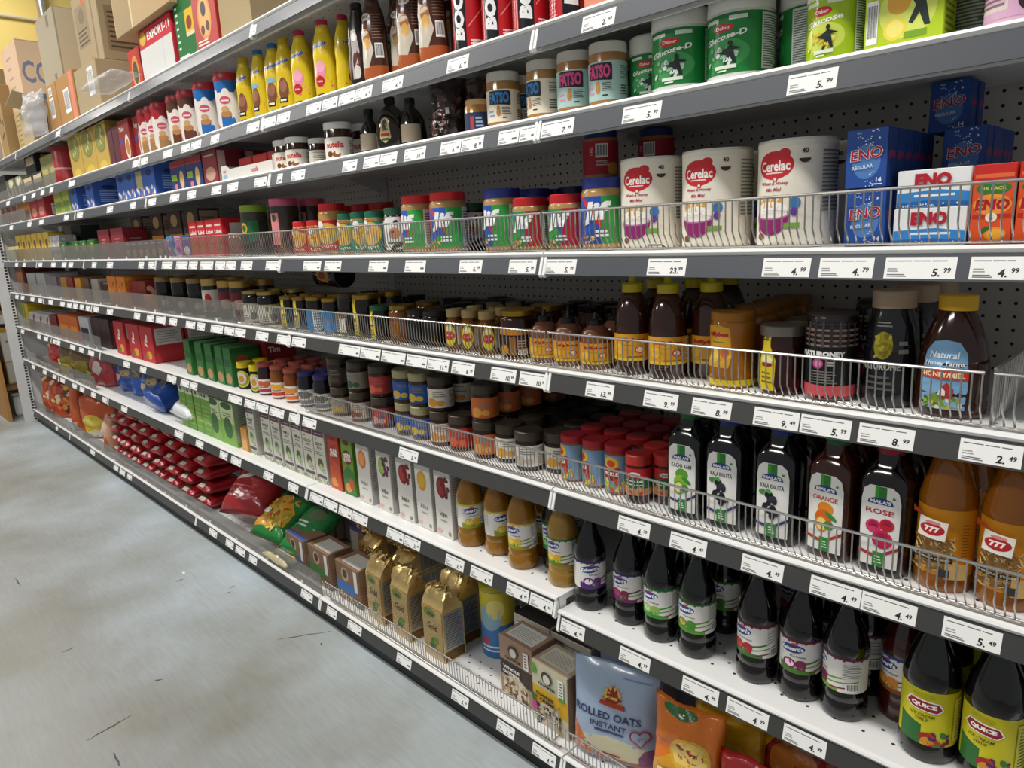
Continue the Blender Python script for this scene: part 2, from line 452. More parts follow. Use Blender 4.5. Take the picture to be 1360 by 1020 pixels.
def one(p, s, label, cat, px, y=.04, rot=0, z=0, name=None, tilt=0, roll=0, group=None):
    yc = y+p.front; x = at(s, px, y if p.single else yc)
    if len(label.split()) > 16: print('LONG', label)
    if label in LABELS: print('DUP', label)
    LABELS[label] = 1
    return inst(p, (x, yc, sz(s, x)+.0006+z), (math.radians(tilt), math.radians(roll), math.radians(rot)), label, cat, group, name)

# ------------------------------------------------------------------ floor, walls, ceiling
def floor_mat():
    m = bpy.data.materials.new('painted_concrete'); m.use_nodes = True; nt = m.node_tree; N = nt.nodes.new; L = nt.links.new
    b = nt.nodes['Principled BSDF']; tc = N('ShaderNodeTexCoord')
    n1 = N('ShaderNodeTexNoise'); n1.inputs['Scale'].default_value = 1.3; n1.inputs['Detail'].default_value = 6
    mp = N('ShaderNodeMapping'); mp.inputs['Scale'].default_value = (5, 38, 1); mp.inputs['Rotation'].default_value = (0, 0, .5)
    n2 = N('ShaderNodeTexNoise'); n2.inputs['Scale'].default_value = 2; n2.inputs['Detail'].default_value = 8; n2.inputs['Roughness'].default_value = .7
    L(tc.outputs['Object'], n1.inputs['Vector']); L(tc.outputs['Object'], mp.inputs[0]); L(mp.outputs[0], n2.inputs['Vector'])
    r1 = N('ShaderNodeValToRGB'); r1.color_ramp.elements[0].color = (*lin('8c8b85'), 1); r1.color_ramp.elements[1].color = (*lin('a2a7ac'), 1)
    r1.color_ramp.elements[0].position = .35; r1.color_ramp.elements[1].position = .62
    mx = N('ShaderNodeMix'); mx.data_type = 'RGBA'; mx.blend_type = 'MULTIPLY'; mx.inputs[0].default_value = .35
    r2 = N('ShaderNodeValToRGB'); r2.color_ramp.elements[0].position = .3; r2.color_ramp.elements[1].position = .65; r2.color_ramp.elements[0].color = (.55, .55, .54, 1)
    L(n1.outputs['Fac'], r1.inputs[0]); L(n2.outputs['Fac'], r2.inputs[0]); L(r1.outputs[0], mx.inputs[6]); L(r2.outputs[0], mx.inputs[7])
    sp = N('ShaderNodeSeparateXYZ'); L(tc.outputs['Object'], sp.inputs[0])     # browner down the middle of the aisle, paler and bluer along the shelving
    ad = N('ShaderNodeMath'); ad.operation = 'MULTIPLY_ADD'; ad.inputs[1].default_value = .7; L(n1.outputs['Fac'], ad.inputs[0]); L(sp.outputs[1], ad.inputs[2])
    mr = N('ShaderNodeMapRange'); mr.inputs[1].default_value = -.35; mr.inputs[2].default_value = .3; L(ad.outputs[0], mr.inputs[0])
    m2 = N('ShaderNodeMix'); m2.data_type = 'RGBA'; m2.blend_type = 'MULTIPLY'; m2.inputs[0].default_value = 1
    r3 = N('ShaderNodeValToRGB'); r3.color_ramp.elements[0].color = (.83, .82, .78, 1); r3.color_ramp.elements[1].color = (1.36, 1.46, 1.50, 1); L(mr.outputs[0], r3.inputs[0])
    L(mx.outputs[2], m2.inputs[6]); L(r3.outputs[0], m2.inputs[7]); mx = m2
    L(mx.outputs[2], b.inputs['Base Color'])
    b.inputs['Roughness'].default_value = .42; b.inputs['Specular IOR Level'].default_value = .35
    bp = N('ShaderNodeBump'); bp.inputs['Strength'].default_value = .08; L(n2.outputs['Fac'], bp.inputs['Height']); L(bp.outputs[0], b.inputs['Normal'])
    return m
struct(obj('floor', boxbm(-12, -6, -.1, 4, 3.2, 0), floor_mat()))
struct(obj('wall_left', boxbm(-9.7, -6, 3.5, -9.5, 3.2, 5.2), mat('f2d77e', .7, bump=.05)))
struct(obj('wall_left', boxbm(-9.7, -6, 0, -9.5, 3.2, 3.5), mat('a9a8a4', .7, bump=.05)))
struct(obj('trim_1', boxbm(-9.5, -6, 3.46, -9.42, 1.04, 3.53), mat('ece6da', .6)))
struct(obj('ceiling', boxbm(-12, -6, 5.2, 4, 3.2, 5.3), mat('d8d6d0', .8)))
# floor scuffs: dark rubber streaks, each a thin smear of its own
def scuff(px, py, px2, py2, wd):
    def gp(a, b):
        d = FW + RT*((a-680)/FPX) - UP*((b-510)/FPX); return CAM + d*(-CAM.z/d.z)
    a, b = gp(px, py), gp(px2, py2); t = (b-a); n = Vector((-t.y, t.x, 0)).normalized()*wd
    bm = bmesh.new(); k = 10; R = random.Random(int(px*7+py)); top = []; bot = []
    for i in range(k+1):
        c = a + t*(i/k) + n*R.uniform(-.8, .8); w = n*(math.sin(PI*(i+.5)/(k+1))*R.uniform(.5, 1.2))
        top.append(c+w); bot.append(c-w)
    ring = [Vector((v.x, v.y, .0006)) for v in top + bot[::-1]]
    lo = [bm.verts.new((v.x, v.y, .0001)) for v in ring]; hi = [bm.verts.new(v) for v in ring]
    for i in range(len(lo)): bm.faces.new((lo[i-1], lo[i], hi[i], hi[i-1]))
    for i in range(k): bm.faces.new((hi[i], hi[i+1], hi[-2-i], hi[-1-i]))
    bmesh.ops.recalc_face_normals(bm, faces=bm.faces)
    return obj('floor_scuff', bm, mat('4a4a48', .8))
SCF = [(368, 850, 440, 838, .003, 'longest dark scuff, near the shelf kick plate'), (232, 773, 244, 769, .003, 'short scuff on the floor beside a second tick mark'), (305, 781, 312, 778, .003, 'small dark tick mark on the floor'), (300, 788, 306, 786, .0025, 'small dark tick mark just under another tick mark'),
       (425, 856, 428, 854, .004, 'dark speck on the floor below the longest scuff'), (115, 984, 175, 950, .003, 'long faint scratch curving across the near floor'), (83, 866, 98, 860, .003, 'short dark scratch at left on the grey floor'),
       (205, 904, 216, 902, .003, 'dark dash on the open grey floor'), (150, 1000, 160, 1019, .003, 'dark mark running out at the bottom of the floor'), (20, 768, 28, 778, .003, 'thin scratch at the far left of the near floor')]
for q in SCF: tag(scuff(*q[:5]), 'dark ' + q[5] if not q[5].startswith(('dark', 'long', 'short', 'small', 'thin')) else q[5], 'floor mark', 'scuffs and specks on the floor')
one_bit = obj('paper_scrap', boxbm(-.01, -.005, 0, .01, .005, .001), mat('e8e8e8', .7))
_d = FW + RT*((244-680)/FPX) - UP*((761-510)/FPX); one_bit.location = CAM + _d*(-CAM.z/_d.z); one_bit.location.z = .0004
tag(one_bit, 'tiny white paper scrap on the grey floor', 'paper scrap')

# ceiling lamps (fluorescent strips hung above the aisle)
for i, q in enumerate(LAMPS):
    e = empty('ceiling_lamp', (q[0], q[1], q[2]+.02)); bm = boxbm(-.8, -.16, 0, .8, .16, .07, bev=.01); obj('lamp_housing', bm, mat('e8e8e8', .4), e)
    for s in (-.7, .7): obj('suspension_rod', boxbm(s-.005, -.005, .07, s+.005, .005, 5.2-q[2]-.02), mat('9a9a9a', .4, .8), e)
    tag(e, 'long white fluorescent ceiling lamp above the aisle, %s' % ordw(4-i, 5), 'ceiling lamp', 'ceiling lamps above the aisle')

# pipes on the far wall
def pipe(name, pts, r, c, label, metal=0):
    bm = bmesh.new(); tube(bm, pts, r, 10); finish(bm); return tag(obj(name, bm, mat(c, .35, metal)), label, 'pipe')
pe = empty('standpipe', (-9.38, 1.4, 0))
bm = bmesh.new(); tube(bm, [(0, 0, 0), (0, 0, 4.12)], .045, 12); obj('lower_pipe', finish(bm), mat('e0682a', .4), pe)
bm = bmesh.new(); tube(bm, [(0, 0, 4.12), (0, 0, 5.2)], .05, 12); obj('upper_pipe', finish(bm), mat('b9b6ac', .3, .6), pe)
tag(pe, 'vertical wall pipe, orange below and grey above, on the yellow wall', 'pipe')
pipe('conduit', [(-9.47, -3, 4.2), (-9.47, 3, 4.16)], .02, 'd8cfae', 'thin pale horizontal conduit crossing the yellow wall')

# ------------------------------------------------------------------ shelving
WHITE = mat('dcdcda', .4); SHELFTOP = dots('e6e6e5', '2a2a2a', (.05, .0254), .0032, (0, 1), .35, (.03, .14), True)
STRIP = mat('454950', .42, coat=.12); STRIPL = mat('3c3c3b', .45, coat=.15); LIP = mat('f0f0ee', .3); DARK = mat('111214', .55)
PEG = dots('c6c2ba', '0a0a0a', (.0254, .0254), .0032, (0, 2), .6)
POST = dots('c4c4c4', '151515', (10, .025), (.006, .008), (0, 2), .45); ENDPOST = dots('d0d0d0', '151515', (10, .025), (.0085, .008), (1, 2), .45)
OUT = [(.0, -.004), (.002, 0), (BACK-.012, 0), (BACK-.012, -.016), (.032, -.016), (.030, -.044), (.012, -.048), (.008, -.012)]
FACE = [(-.0005, -.010), (-.0105, -.047), (-.0125, -.0465), (-.0025, -.0095)]
for s in 'ABCDEFGH':
    for k in range(NB):
        x0, x1 = bayx(k); z = sz(s, (x0+x1)/2); e = empty('metal_shelf', ((x0+x1)/2, 0, z)); h = (x1-x0)/2-.002
        bm = bmesh.new(); prism(bm, OUT, -h, h); obj('shelf_board', finish(bm), SHELFTOP, e)
        bm = bmesh.new(); prism(bm, [(-.006, -.003), (-.004, .0015), (.004, .002), (.004, -.006), (-.003, -.008)], -h, h); obj('front_lip', finish(bm, 50), LIP, e)
        bm = bmesh.new(); prism(bm, FACE, -h+.008, h-.008); obj('price_rail', finish(bm), STRIP if s in 'ABCD' else STRIPL, e)
        for sg in (-1, 1):
            bm = bmesh.new(); prism(bm, [(-.003, -.008), (-.014, -.046), (-.010, -.052), (.004, -.05), (.006, -.01)], min(sg*h, sg*(h-.007)), max(sg*h, sg*(h-.007)))
            obj('end_cap', finish(bm), LIP, e)
            if s in 'ABCDEF':
                bm = bmesh.new(); prism(bm, [(.30, -.024), (BACK-.015, -.07), (BACK-.015, -.0165), (.30, -.0165)], sg*(h-.001)-.0008, sg*(h-.001)+.0008)
                obj('bracket', bm, WHITE, e)
        lb = 'white metal shelf board with grey price rail, %s, %s' % (SHN[s], BAYN[k])
        tag(e, lb, 'shelf', 'shelf boards of the ' + SHN[s])
for k in range(NB):
    x0, x1 = bayx(k)
    tag(obj('pegboard_panel', boxbm(x0+.018, BACK, .1, x1-.018, BACK+.02, 2.45), PEG), 'grey pegboard back panel full of small holes, %s' % BAYN[k], 'back panel', 'pegboard back panels')
    e = obj('kick_plate', boxbm(x0+.001, .012, 0, x1-.001, .03, .056), DARK); tag(e, 'black kick plate under the bottom shelf, %s' % BAYN[k], 'kick plate', 'kick plates')
for j in range(NB):
    x = BAY*(1-j)
    tag(obj('slotted_upright', boxbm(x-.016, BACK-.004, 0, x+.016, BACK+.03, 2.45), POST), 'grey slotted steel upright behind the shelves, %s' % ('right end' if j == 0 else 'joint number %d from the right end' % j if 0 else ['', 'first joint from right', 'second joint from right', 'third joint from right', 'fourth joint from right', 'fifth joint from right'][j]), 'upright', 'uprights at the bay joints')
XE = -BAY*5
e = empty('end_frame', (XE-.03, 0, 0)); obj('front_post', boxbm(-.025, -.075, 0, .022, .02, 1.66, bev=.002), ENDPOST, e)
obj('end_panel', boxbm(-.01, .02, .0, .0, BACK+.02, 1.66), mat('d2d0ce', .5), e)
tag(e, 'pale grey end frame with slotted front post at far end of shelving', 'end frame')

# fences along the shelf fronts
CHROME = mat('c2c0bc', .25, .9)
def wire_fence(s, x0, x1, label, H=.083, pitch=.0125):
    z = sz(s, (x0+x1)/2)+.001; e = empty('wire_fence', ((x0+x1)/2, 0, z)); L = (x1-x0)/2-.003
    bm = bmesh.new(); tube(bm, [(-L, -.004, H), (L, -.004, H)], .0026, 8); obj('top_rail', finish(bm), CHROME, e)
    for yy, zz in ((.0155, .004), (.009, .0042)):
        bm = bmesh.new(); tube(bm, [(-L, yy, zz), (L, yy, zz)], .002, 6); obj('lower_rail', finish(bm), CHROME, e)
    bm = bmesh.new(); n = int(2*L/pitch)
    for i in range(n+1):
        x = -L+.002+i*(2*L-.004)/n; tube(bm, [(x, -.0045, H), (x, -.0035, .031), (x, .014, .004)], .0014, 5)
    obj('wires', finish(bm), CHROME, e)
    for x in (-L*.55, L*.55):
        bm = bmesh.new(); tube(bm, [(x-.02, .018, .004), (x-.016, .01, .010), (x+.016, .01, .010), (x+.02, .018, .004)], .0018, 6); obj('clip', finish(bm), CHROME, e)
    return tag(e, label, 'shelf fence', 'wire fences along the shelf fronts')
def clear_fence(s, x0, x1, label, H=.085):
    z = sz(s, (x0+x1)/2)+.001; e = empty('plastic_fence', ((x0+x1)/2, 0, z)); L = (x1-x0)/2-.003
    bm = bmesh.new(); prism(bm, [(.008, .001), (.011, .001), (.011, H), (.008, H)], -L, L); obj('panel', bm, ACRY, e)
    n = max(2, int(2*L/.28))
    for i in range(n):
        x = -L+(i+.5)*2*L/n; obj('clip', boxbm(x-.008, .006, .0005, x+.008, .014, .012), mat('d8d8d4', .3), e)
    return tag(e, label, 'shelf fence', 'clear plastic fences along the shelf fronts')
for s, k, x0, x1 in (('D', 0, 0, 1.22), ('D', 1, -1.22, 0), ('D', 2, -2.3, -1.22), ('E', 0, 0, .83), ('E', 0, .835, 1.22), ('E', 1, -1.22, 0), ('E', 2, -1.66, -1.22), ('F', 0, 0, 1.22), ('F', 1, -1.19, 0), ('H', 0, .006, .3), ('H', 1, -1.17, -.02)):
    wire_fence(s, x0, x1, 'chrome wire fence along the %s front, %s' % (SHN[s], BAYN[k] if not (s == 'E' and x0 > .8) else 'right end past the divider'))
for s, k, x0, x1 in (('D', 2, -2.44, -2.3), ('D', 3, -3.66, -2.44), ('D', 4, -4.88, -3.66), ('D', 5, -6.1, -4.88), ('E', 2, -2.44, -1.66), ('E', 3, -3.66, -2.44), ('E', 4, -4.88, -3.66), ('E', 5, -6.1, -4.88),
                     ('F', 4, -4.05, -3.66-.0), ('F', 5, -6.1, -4.05), ('G', 4, -4.88, -3.95), ('G', 5, -6.1, -4.88), ('H', 1, -1.22, -1.17), ('H', 2, -2.44, -1.22), ('H', 3, -3.66, -2.44), ('H', 4, -4.88, -3.66), ('H', 5, -6.1, -4.88), ('B', 4, -4.6, -4.0), ('B', 5, -6.1, -4.6), ('C', 5, -6.1, -5.0)):
    if x1-x0 > .1: clear_fence(s, x0, x1, 'clear plastic fence along the %s front, %s' % (SHN[s], BAYN[k]), .085 if s != 'B' else .07)
def divider(s, x, label, d=.36):
    z = sz(s, x)+.001; e = empty('wire_divider', (x, .018, z)); H = .085
    bm = bmesh.new(); tube(bm, [(0, 0, H), (0, d, H)], .0026, 8); obj('top_rail', finish(bm), CHROME, e)
    bm = bmesh.new()
    for i in range(int(d/.0125)): tube(bm, [(0, i*.0125, H), (0, i*.0125, .003)], .0014, 5)
    obj('wires', finish(bm), CHROME, e)
    bm = bmesh.new(); tube(bm, [(0, 0, .004), (0, d, .004)], .002, 6); obj('lower_rail', finish(bm), CHROME, e)
    tag(e, label, 'shelf divider', 'wire dividers')
divider('E', .835, 'chrome wire divider beside the dark honey bottle, fifth shelf'); divider('H', -.055, 'chrome wire divider between oat boxes and oat pouch, bottom shelf'); divider('H', .305, 'chrome wire divider right of the oat pouch, bottom shelf')

# price tags in the rails: (left px, right px, price or None)
def price_tag(w, price):
    A = Art(); h = .031; A.rect(-w/2, 0, w/2, h, 'f1f1ee'); A.lines(-w/2+.004, h-.0068, w/2-.012, h-.0042, 1, '66666c', .6); A.rect(-w*.12, h-.008, -w*.09, h-.003, 'f1f1ee'); A.rect(w*.14, h-.008, w*.17, h-.003, 'f1f1ee')
    A.lines(-w/2+.004, .009, -w/2+.018, .016, 2, '9a9a9c'); A.lines(-w/2+.004, .002, -w/2+.03*min(1, w/.07), .007, 2, '66666a', .6)
    if price:
        a, b = price.split('.'); A.txt(a+'.', w/2-.0245, .009, .0115, '202022', bold=.03, shear=.1); A.txt(b, w/2-.0105, .0125, .007, '202022', bold=.03, shear=.1)
    else: A.lines(w/2-.020, .006, w/2-.006, .012, 1, '55555a', .8)
    bm = bmesh.new(); ca, sa = math.cos(.264), math.sin(.264)
    bbox(bm, -w/2, -.0004, 0, w/2, 0, h, c='f1f1ee'); bake(bm, A, lambda u, v, o: (u, -.0004-o*.6, v))
    for v in bm.verts:
        y, z = v.co.y, v.co.z; v.co.y, v.co.z = y*ca - (h-z)*sa, (z-h)*ca + y*sa
    return mk('price_tag', bm, PRINT)
TAGS = dict(
 D=[(1288, 1362, '4.99'), (1175, 1270, '5.99'), (1088, 1160, '4.79'), (1013, 1076, '4.99'), (860, 911, '23.99'), (724, 765, '5.99'), (676, 712, '5.99'), (610, 640, '6.99'), (538, 565), (490, 515), (431, 453), (403, 426), (353, 371), (320, 335), (300, 313), (286, 299), (264, 285), (251, 262), (234, 249), (215, 229), (197, 205), (184, 191), (142, 150), (122, 128), (91, 97), (82, 88), (68, 74), (51, 56), (30, 34), (20, 24)],
 E=[(1274, 1358, '2.49'), (1140, 1214, '8.99'), (1063, 1130, '5.99'), (1001, 1061, '9.49'), (919, 971, '8.99'), (855, 900, '9.99'), (778, 815, '13.99'), (690, 727, '10.99'), (652, 685, '10.99'), (600, 630, '8.99'), (568, 596, '11.99'), (540, 567), (507, 538), (479, 505), (450, 478), (388, 406), (368, 386), (340, 356), (312, 326), (298, 311), (280, 296), (262, 272), (247, 259), (225, 235), (205, 222), (195, 204), (178, 186), (142, 150), (124, 131), (114, 119), (106, 111), (97, 103), (89, 95), (80, 86), (62, 73), (50, 57), (40, 46), (27, 33), (20, 25)],
 F=[(1252, 1330, '5.49'), (1144, 1217, '4.49'), (1076, 1143, '4.49'), (985, 1040, '4.49'), (890, 938, '4.49'), (821, 863, '4.79'), (530, 555, '5.99'), (402, 420), (384, 398), (358, 377), (340, 356), (325, 339), (302, 323), (252, 262), (240, 251), (222, 234), (186, 194), (164, 172), (116, 126), (105, 111), (93, 100), (75, 80), (70, 74), (58, 64), (48, 56), (27, 33)],
 G=[(1040, 1097, '4.99'), (965, 1020, '4.99'), (906, 954, '4.99'), (823, 863, '4.99'), (745, 776, '4.99'), (704, 734, '4.99'), (673, 702, '4.99'), (625, 654, '4.79'), (592, 616, '3.99'), (537, 558, '3.49'), (514, 536), (468, 488), (450, 467), (430, 448), (412, 429), (383, 396), (350, 363), (307, 320), (292, 302), (260, 270), (232, 242), (161, 169), (136, 142), (121, 127), (106, 112), (96, 102), (80, 86), (70, 75), (57, 62), (42, 47)],
 H=[(707, 738, '4.49'), (660, 683, '1.99'), (600, 622, '5.99'), (527, 546), (462, 480), (434, 447), (400, 415), (331, 341), (313, 325), (300, 310), (278, 288), (169, 175), (159, 166), (151, 157), (120, 126), (74, 77)],
 C=[(1046, 1112, '5.99'), (827, 878, '5.99'), (719, 762, '7.99'), (690, 715), (662, 689), (613, 642, '8.99'), (585, 612, '6.49'), (537, 565, '10.99'), (505, 527), (483, 504), (455, 474), (387, 405), (368, 375), (338, 354), (302, 316), (281, 294), (249, 260), (226, 238), (197, 207), (173, 180), (142, 150), (102, 110), (85, 91), (52, 58), (36, 42), (12, 18)],
 B=[(773, 817, '2.99'), (594, 622, '6.99'), (508, 535, '4.99'), (472, 494, '4.49'), (450, 471), (428, 448), (407, 426), (368, 385), (348, 366), (328, 344), (280, 291), (254, 267), (241, 252), (217, 229), (187, 196), (176, 185), (91, 99), (66, 71), (54, 59), (42, 47), (30, 34), (8, 13)],
 A=[(74, 79), (332, 340)])
def nth(i): return ['rightmost', 'second', 'third', 'fourth', 'fifth', 'sixth', 'seventh', 'eighth', 'ninth', 'tenth', '11th', '12th', '13th', '14th', '15th', '16th', '17th', '18th', '19th', '20th', '21st', '22nd', '23rd', '24th', '25th', '26th', '27th', '28th', '29th', '30th', '31st', '32nd', '33rd', '34th', '35th', '36th', '37th', '38th', '39th', '40th'][i]
for s, L in TAGS.items():
    for i, q in enumerate(L):
        z = HZ[s]-.03
        if s == 'G' and q[0] > 742: z = G_RIGHT-.03
        xa, xb = solveX(q[0], -.008, z), solveX(q[1], -.008, z); pr = q[2] if len(q) > 2 else None
        o = bpy.data.objects.new('price_tag', price_tag(max(.03, min(.13, xb-xa)), pr)); COL.objects.link(o); o.location = ((xa+xb)/2, -.0034, z+.03-.0135)
        lb = 'white price tag %son the %s, %s' % ('reading %s ' % pr if pr else 'with small blurred print ', SHN[s], 'rightmost' if i == 0 else nth(i) + ' from the right')
        tag(o, lb, 'price tag', 'price tags on the ' + SHN[s])

# ================================================================== goods
def caption(A, x, y, w, h, col, n=3): A.lines(x-w/2, y-h/2, x+w/2, y+h/2, n, col, .5)
# ---- fourth shelf (D)
def a_cerelac(A, W, H):
    A.rect(-W/2, 0, W/2, H, 'efe8d8')
    c = -.004
    A.ell(c, .128, .034, .023, 'c8202c'); A.ell(c+.018, .146, .01, .008, 'c8202c'); A.txt('Cerelac', c, .127, .017, 'fbf6ee', w=.056, bold=.03); A.lines(c-.016, .114, c+.016, .117, 1, 'f3d9d4', .7)
    A.ell(c+.003, .106, .0045, .0045, 'c8202c'); A.ell(c+.003, .106, .0025, .0025, 'efe8d8')
    A.txt('Wheat & Honey', c, .0985, .0068, 'a8204e', shear=.25, w=.052); A.txt('Mit: Miel', c, .089, .0058, 'a8204e', shear=.25)
    for i in range(5): A.ell(c-.03+i*.010, .066+.004*(i % 2), .0035, .011, 'd9a441', .35-.2*i)
    A.ell(c-.004, .056, .030, .014, 'faf6ee'); A.ell(c-.004, .048, .033, .034, '8f1e6b', a0=PI, a1=2*PI); A.ell(c-.004, .048, .033, .008, 'c77ab0'); A.ell(c-.004, .049, .030, .0065, 'f8f3e8')
    A.ell(c-.025, .012, .008, .006, '7a4a22'); A.rect(c+.02, .025, c+.045, .034, '7cab3a')
    A.ell(c+.037, .066, .009, .010, '3b79b8'); A.ell(c+.036, .052, .006, .007, '6a3fa0')
    A.txt('40', .046, .148, .008, '3a2c28', bold=.03); A.lines(.038, .140, .054, .142, 1, '555', .5) if 0 else None; A.ell(.046, .136, .009, .007, '4a2a22', a0=PI, a1=2*PI)
    A.lines(.075, .05, .13, .15, 16, '8a867c', .45); A.lines(-.13, .04, -.075, .15, 18, '8a867c', .45)
TINP = lambda R, H: [(0, 0), (R*.98, 0), (R, .003), (R*.985, .006)] + [(R*.985, .008)] + [(R*.985, H-.012), (R, H-.009), (R, H-.004)]
P_cer = can('cereal_tin', TINP(.064, .176), mat('e9e2d2', .35), [(0, .172), (.0635, .172), (.0635, .176), (.058, .176), (.057, .1735), (0, .1735)], mat('d9d6cc', .3, .4), (.007, .164, a_cerelac), n=40)
row(P_cer, 'D', 'tall cream cereal tin with red oval logo', 'cereal tin', [867, 951, 1055], y=.034, rows=2, dy=.135, rot=[8, 4, -4])
def a_eno(c1, lett, t2):
    def f(A, W, H):
        A.rect(-W/2+.001, .001, W/2-.001, H-.001, c1); A.ell(0, H*.45, W*.34, H*.3, '4f7fbe' if lett else c1); A.scat(-W*.25, H*.7, W*.3, H*.97, 26, .0012, ['dfeaf6', 'a9c4e4'], 3, 1)
        A.txt('ENO', 0, H*.58, H*.2, 'e9edf4', w=W*.8, bold=.05, shear=.12, rot=.1); A.txt('ENO', 0, H*.58, H*.19, 'b3152b', w=W*.77, bold=.02, shear=.12, rot=.1)
        A.txt('REGULAR', -W*.08, H*.36, H*.06, 'dfe8f2', rot=.1); A.scat(0, H*.03, W*.2, H*.3, 14, .001, ['cfe0f2'], 5, 1); A.txt('14', W*.33, H*.13, H*.08, 'f3f6fa', bold=.03); A.lines(W*.2, H*.04, W*.42, H*.07, 1, 'dde6f0', .7)
    return f
def a_eno_s(A, W, H): A.rect(-W/2+.001, .001, W/2-.001, H-.001, '1d3f86'); A.txt('ENO', 0, H*.55, H*.13, 'c02a3a', w=W*.7, bold=.03, rot=.2)
P_eno = carton('antacid_carton', .060, .034, .087, '1c4389', a_eno('1f4c9c', 1, ''), a_eno_s)
g = 'blue antacid cartons on the fourth shelf'
row(P_eno, 'D', 'lower blue ENO-lettered carton'.replace('ENO-lettered', 'antacid'), 'antacid carton', [1146], y=.036, rows=6, dy=.037, group=g, jit=.3)
row(P_eno, 'D', 'upper blue antacid carton', 'antacid carton', [1144], y=.036, rows=6, dy=.037, z=.088, group=g, jit=.3)
row(P_eno, 'D', 'lower blue carton of the shaded back stack', 'antacid carton', [1272], y=.19, rows=5, dy=.037, group=g, jit=.3)
row(P_eno, 'D', 'upper blue carton of the shaded back stack', 'antacid carton', [1270], y=.19, rows=5, dy=.037, z=.088, group=g, jit=.3)
row(P_eno, 'D', 'topmost dark blue carton of the back stack', 'antacid carton', [1247], y=.26, rows=2, dy=.05, z=.176, group=g, jit=.3)
def a_enow(A, W, H):
    A.rect(-W/2+.001, H*.4, W/2-.001, H-.001, 'eef0f0'); A.poly([(-W/2+.001, H*.4), (W*.1, H*.46), (W/2-.001, H*.36), (W/2-.001, .001), (-W/2+.001, .001)], '2f86cc')
    A.poly([(-W/2+.001, H*.14), (0, H*.2), (W/2-.001, H*.12), (W/2-.001, .001), (-W/2+.001, .001)], '1b62ae'); A.lines(-W*.25, H*.26, W*.3, H*.36, 1, 'e8f1f8', .6); A.scat(-W*.4, .002, W*.4, H*.1, 22, .0012, ['d9e9f6'], 4, 1)
    A.txt('ENO', 0, H*.72, H*.36, 'b4152b', w=W*.5, bold=.06)
P_enow = carton('antacid_box', .096, .05, .054, 'e6e9ea', a_enow, lambda A, W, H: A.rect(-W/2+.002, .001, W/2-.002, H*.35, '2a73bb'))
row(P_enow, 'D', 'lower white and blue antacid box', 'antacid box', [1231], y=.04, rows=2, dy=.055, jit=.3, group='white and blue antacid boxes')
row(P_enow, 'D', 'upper white and blue antacid box', 'antacid box', [1233], y=.042, rows=2, dy=.055, z=.0545, jit=.3, group='white and blue antacid boxes')
def a_enoo(A, W, H):
    A.rect(-W/2+.001, .001, W/2-.001, H-.001, 'e0521f'); A.rect(-W/2+.001, H*.78, W/2-.001, H-.001, 'c9251f'); A.rect(-W*.45, H*.83, W*.45, H*.88, 'e86a3a'); A.ell(0, H*.7, W*.42, H*.08, '2f7a34'); A.txt('SIX PACK', 0, H*.7, H*.04, 'f6d04a', w=W*.6)
    A.ell(0, H*.5, W*.46, H*.13, 'f39a3a'); A.txt('ENO', 0, H*.5, H*.14, 'b0182a', w=W*.82, bold=.05, shear=.1); A.rect(-W*.45, H*.33, W*.45, H*.38, 'c2231f'); A.ell(0, H*.34, W*.14, H*.06, 'f2e6d4'); A.txt('6', 0, H*.34, H*.07, 'c2231f', bold=.04); A.ell(W*.12, H*.13, W*.26, H*.09, 'f2932a'); A.ell(W*.12, H*.13, W*.19, H*.065, 'f8b53e'); A.ell(-W*.12, H*.19, W*.14, H*.03, '2c6a2a', .5)
P_enoo = carton('antacid_pack', .05, .05, .108, 'c9331d', a_enoo, lambda A, W, H: A.rect(-W/2+.002, H*.05, W/2-.002, H*.76, 'a8281c'))
row(P_enoo, 'D', 'orange and red antacid pack with green oval', 'antacid pack', [1304, 1359], y=.034, rows=2, dy=.054, jit=.3)

def a_jif(cols, small=False):
    def f(A, W, H):
        A.rect(-W/2, 0, W/2, H, cols[0]); s = W/6
        A.rect(-s*1.1, 0, 0, H, cols[1]); A.rect(0, 0, s*.9, H, cols[2]); A.rect(s*.9, 0, s*2, H, 'e6e4de'); A.lines(s*1, H*.08, s*1.9, H*.92, 12, '77767a', .5)
        A.poly([(-s*1.1, H), (-s*.9, H), (0, H*.5), (0, H*.3)], cols[3]); A.poly([(-s*1.1, 0), (0, 0), (0, H*.25), (-s*.4, H*.3), (-s*1.1, H*.12)], cols[4]); A.scat(-s*1.05, .001, -s*.3, H*.16, 14, .004, ['d9a055', 'c68a3c', 'e8bd7a'], 2)
        A.txt('Jif', -s*.25, H*.64, H*.5, 'f8f8f8', w=s*1.35, bold=.05, shear=.15); A.lines(-s*.3, H*.12, s*.3, H*.3, 2, 'e9eef4', .6)
    return f
def mkjif(nm, R, H, lidc, cols): return jar(nm, R, H, 'b08a58', lidc, .021, (.1, .75, a_jif(cols)), neck=.88, sh=.8)
P_jifb = mkjif('peanut_butter_jar', .047, .148, '2a3a8c', ('2a52b0', '2450b4', '2f9a3e', 'd22f28', '1d46a8'))
P_jifr = mkjif('peanut_butter_jar', .042, .122, 'bd2026', ('2f9a3e', '2f9a3e', 'b81f2e', '2c56b0', '25883a'))
P_jifR = mkjif('peanut_butter_jar', .049, .155, 'cf2a2c', ('c22a34', '2f5cc0', '35ab45', 'd23a2e', '37a23f'))
row(P_jifb, 'D', 'large peanut butter jar with blue lid', 'peanut butter jar', [670, 802], y=.034, rows=2, dy=.11, rot=[10, 30])
row(P_jifr, 'D', 'short peanut butter jar with red lid', 'peanut butter jar', [706, 757], y=.032, rows=2, dy=.09, rot=[30, 25])
